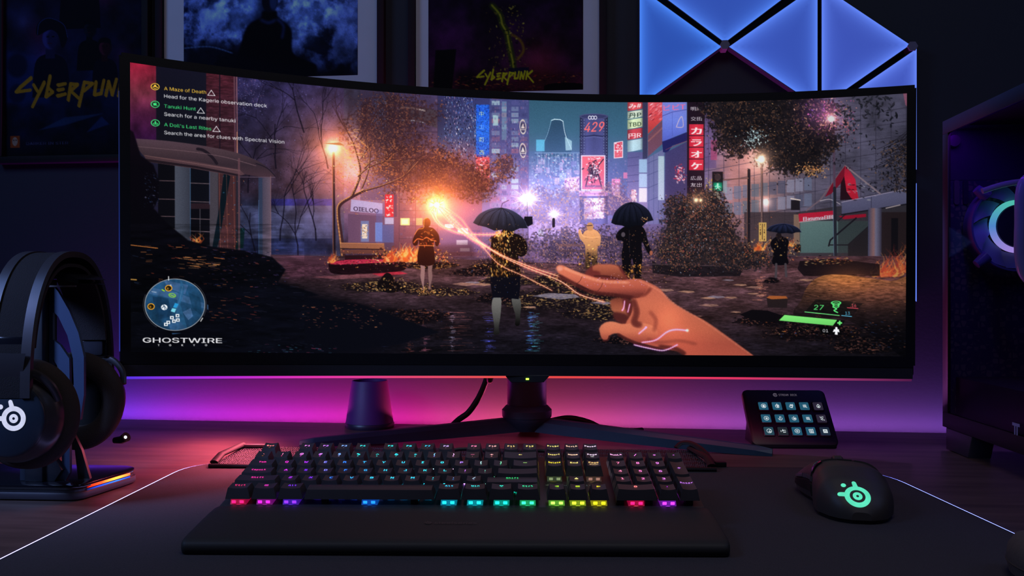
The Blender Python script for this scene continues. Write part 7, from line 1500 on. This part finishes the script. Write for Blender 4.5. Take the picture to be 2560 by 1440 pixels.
me = bpy.data.meshes.new('fan_light_ring'); me.from_pydata(V, [], Fs); a = me.color_attributes.new('ink', 'FLOAT_COLOR', 'POINT'); a.data.foreach_set('color', np.array(Cc, np.float32).ravel()); me.materials.append(attr_mat('ring_glow', 1.6)); o = bpy.data.objects.new('fan_light_ring', me); COL.objects.link(o); o.parent = pc
b = MB(); b.lathe([(0, .009), (.0045, .009), (.005, .0078), (.0280, .0078), (.0288, .004), (.0288, -.006)], 40, M=T(FX, fy, FZ) @ Rx(PI / 2)); b.build('fan_hub', mat('hub_plastic', (.05, .06, .09), .3), pc)
# coolant tubes, glowing strip, brackets
b = MB(); b.tube([tuple(p) for p in spline([(.115, -.10, .385), (.066, -.105, .362), (.052, -.105, .345), (.050, -.105, .30), (.050, -.105, .26), (.057, -.105, .235), (.08, -.105, .222), (.15, -.105, .215)], 6)], .0062, 14); b.build('coolant_tube', mat('milky_tube', (.32, .34, .42), .12, emit=(.25, .3, .5), es=.04), pc)
b = MB(); b.tube([tuple(p) for p in spline([(.03, -.05, .349), (.06, -.052, .358), (.10, -.055, .362), (.16, -.06, .362)], 6)], .004, 10); b.build('coolant_tube', mat('milky_tube'), pc)
color_strip('inner_light_strip', [(.0085, -.02 - .4 * k / 10, Z1 - .012) for k in range(11)], .003, [(.25, .0, .8), (.05, .02, 1), (.02, .02, .9)], (1, 0, 0), attr_mat('inner_glow', 28), pc)
b = MB(); b.box(.09, -.16, .125, .2, -.1, .148, .003); b.build('graphics_card', mat('card_grey', (.09, .09, .12), .4), pc)
b = MB(); b.box(.012, -.3, Z0 + .012, WD - .01, -.012, .10, .002); b.build('power_shroud', mat('shroud_black', (.02, .018, .024), .5), pc)
m_lg = mat('case_mark', (.14, .14, .26), .4, emit=(.1, .1, .3), es=.12)
b = MB(); M_ = frame_at((-.0006, -.198, Z0 + fr + .006), (0, -1, 0), (0, 0, 1)); b.box(-.008, .004, 0, .008, .0075, .0004, M=M_)
for q in (-.0035, .0015): b.box(q, -.006, 0, q + .0022, .004, .0004, M=M_)
b.build('case_emblem', m_lg, pc)
for y_ in (-.045, -.40):
    b = MB(); b.prism([(-.035, .0298), (.042, .0298), (.030, .0002), (-.035, .0002)] if y_ > -.2 else [(-.04, .0298), (.04, .0298), (.03, .0002), (-.03, .0002)], 0, .03, .002, M=frame_at((.0, y_, 0), (0, -1, 0), (0, 0, 1)) @ T(0, 0, -.03)); b.build('foot', mat('foot_plastic', (.05, .045, .06), .4), pc)
# something soft and rounded cut off by the bottom right corner of the picture
pq = at(2640, 1462, .0036); pe = empty('pouch', (pq.x, pq.y, .0036), (0, 0, TH)); tag(pe, 'rounded grey-brown pouch end cut off at the bottom right corner', 'pouch')
b = MB(); b.lathe([(0, 0), (.020, 0), (.0255, .004), (.027, .012), (.0262, .022), (.022, .030), (.013, .0345), (0, .036)], 36, sy=1.5); b.build('body', mat('pouch_cloth', (.10, .08, .07), .8, bump=.4), pe)
b = MB(); b.tube([(.0268 * math.cos(2 * PI * k / 36), .0268 * 1.5 * math.sin(2 * PI * k / 36), .012) for k in range(36)], .0008, 6, closed=True); b.build('seam', mat('pouch_seam', (.05, .04, .035), .8), pe)
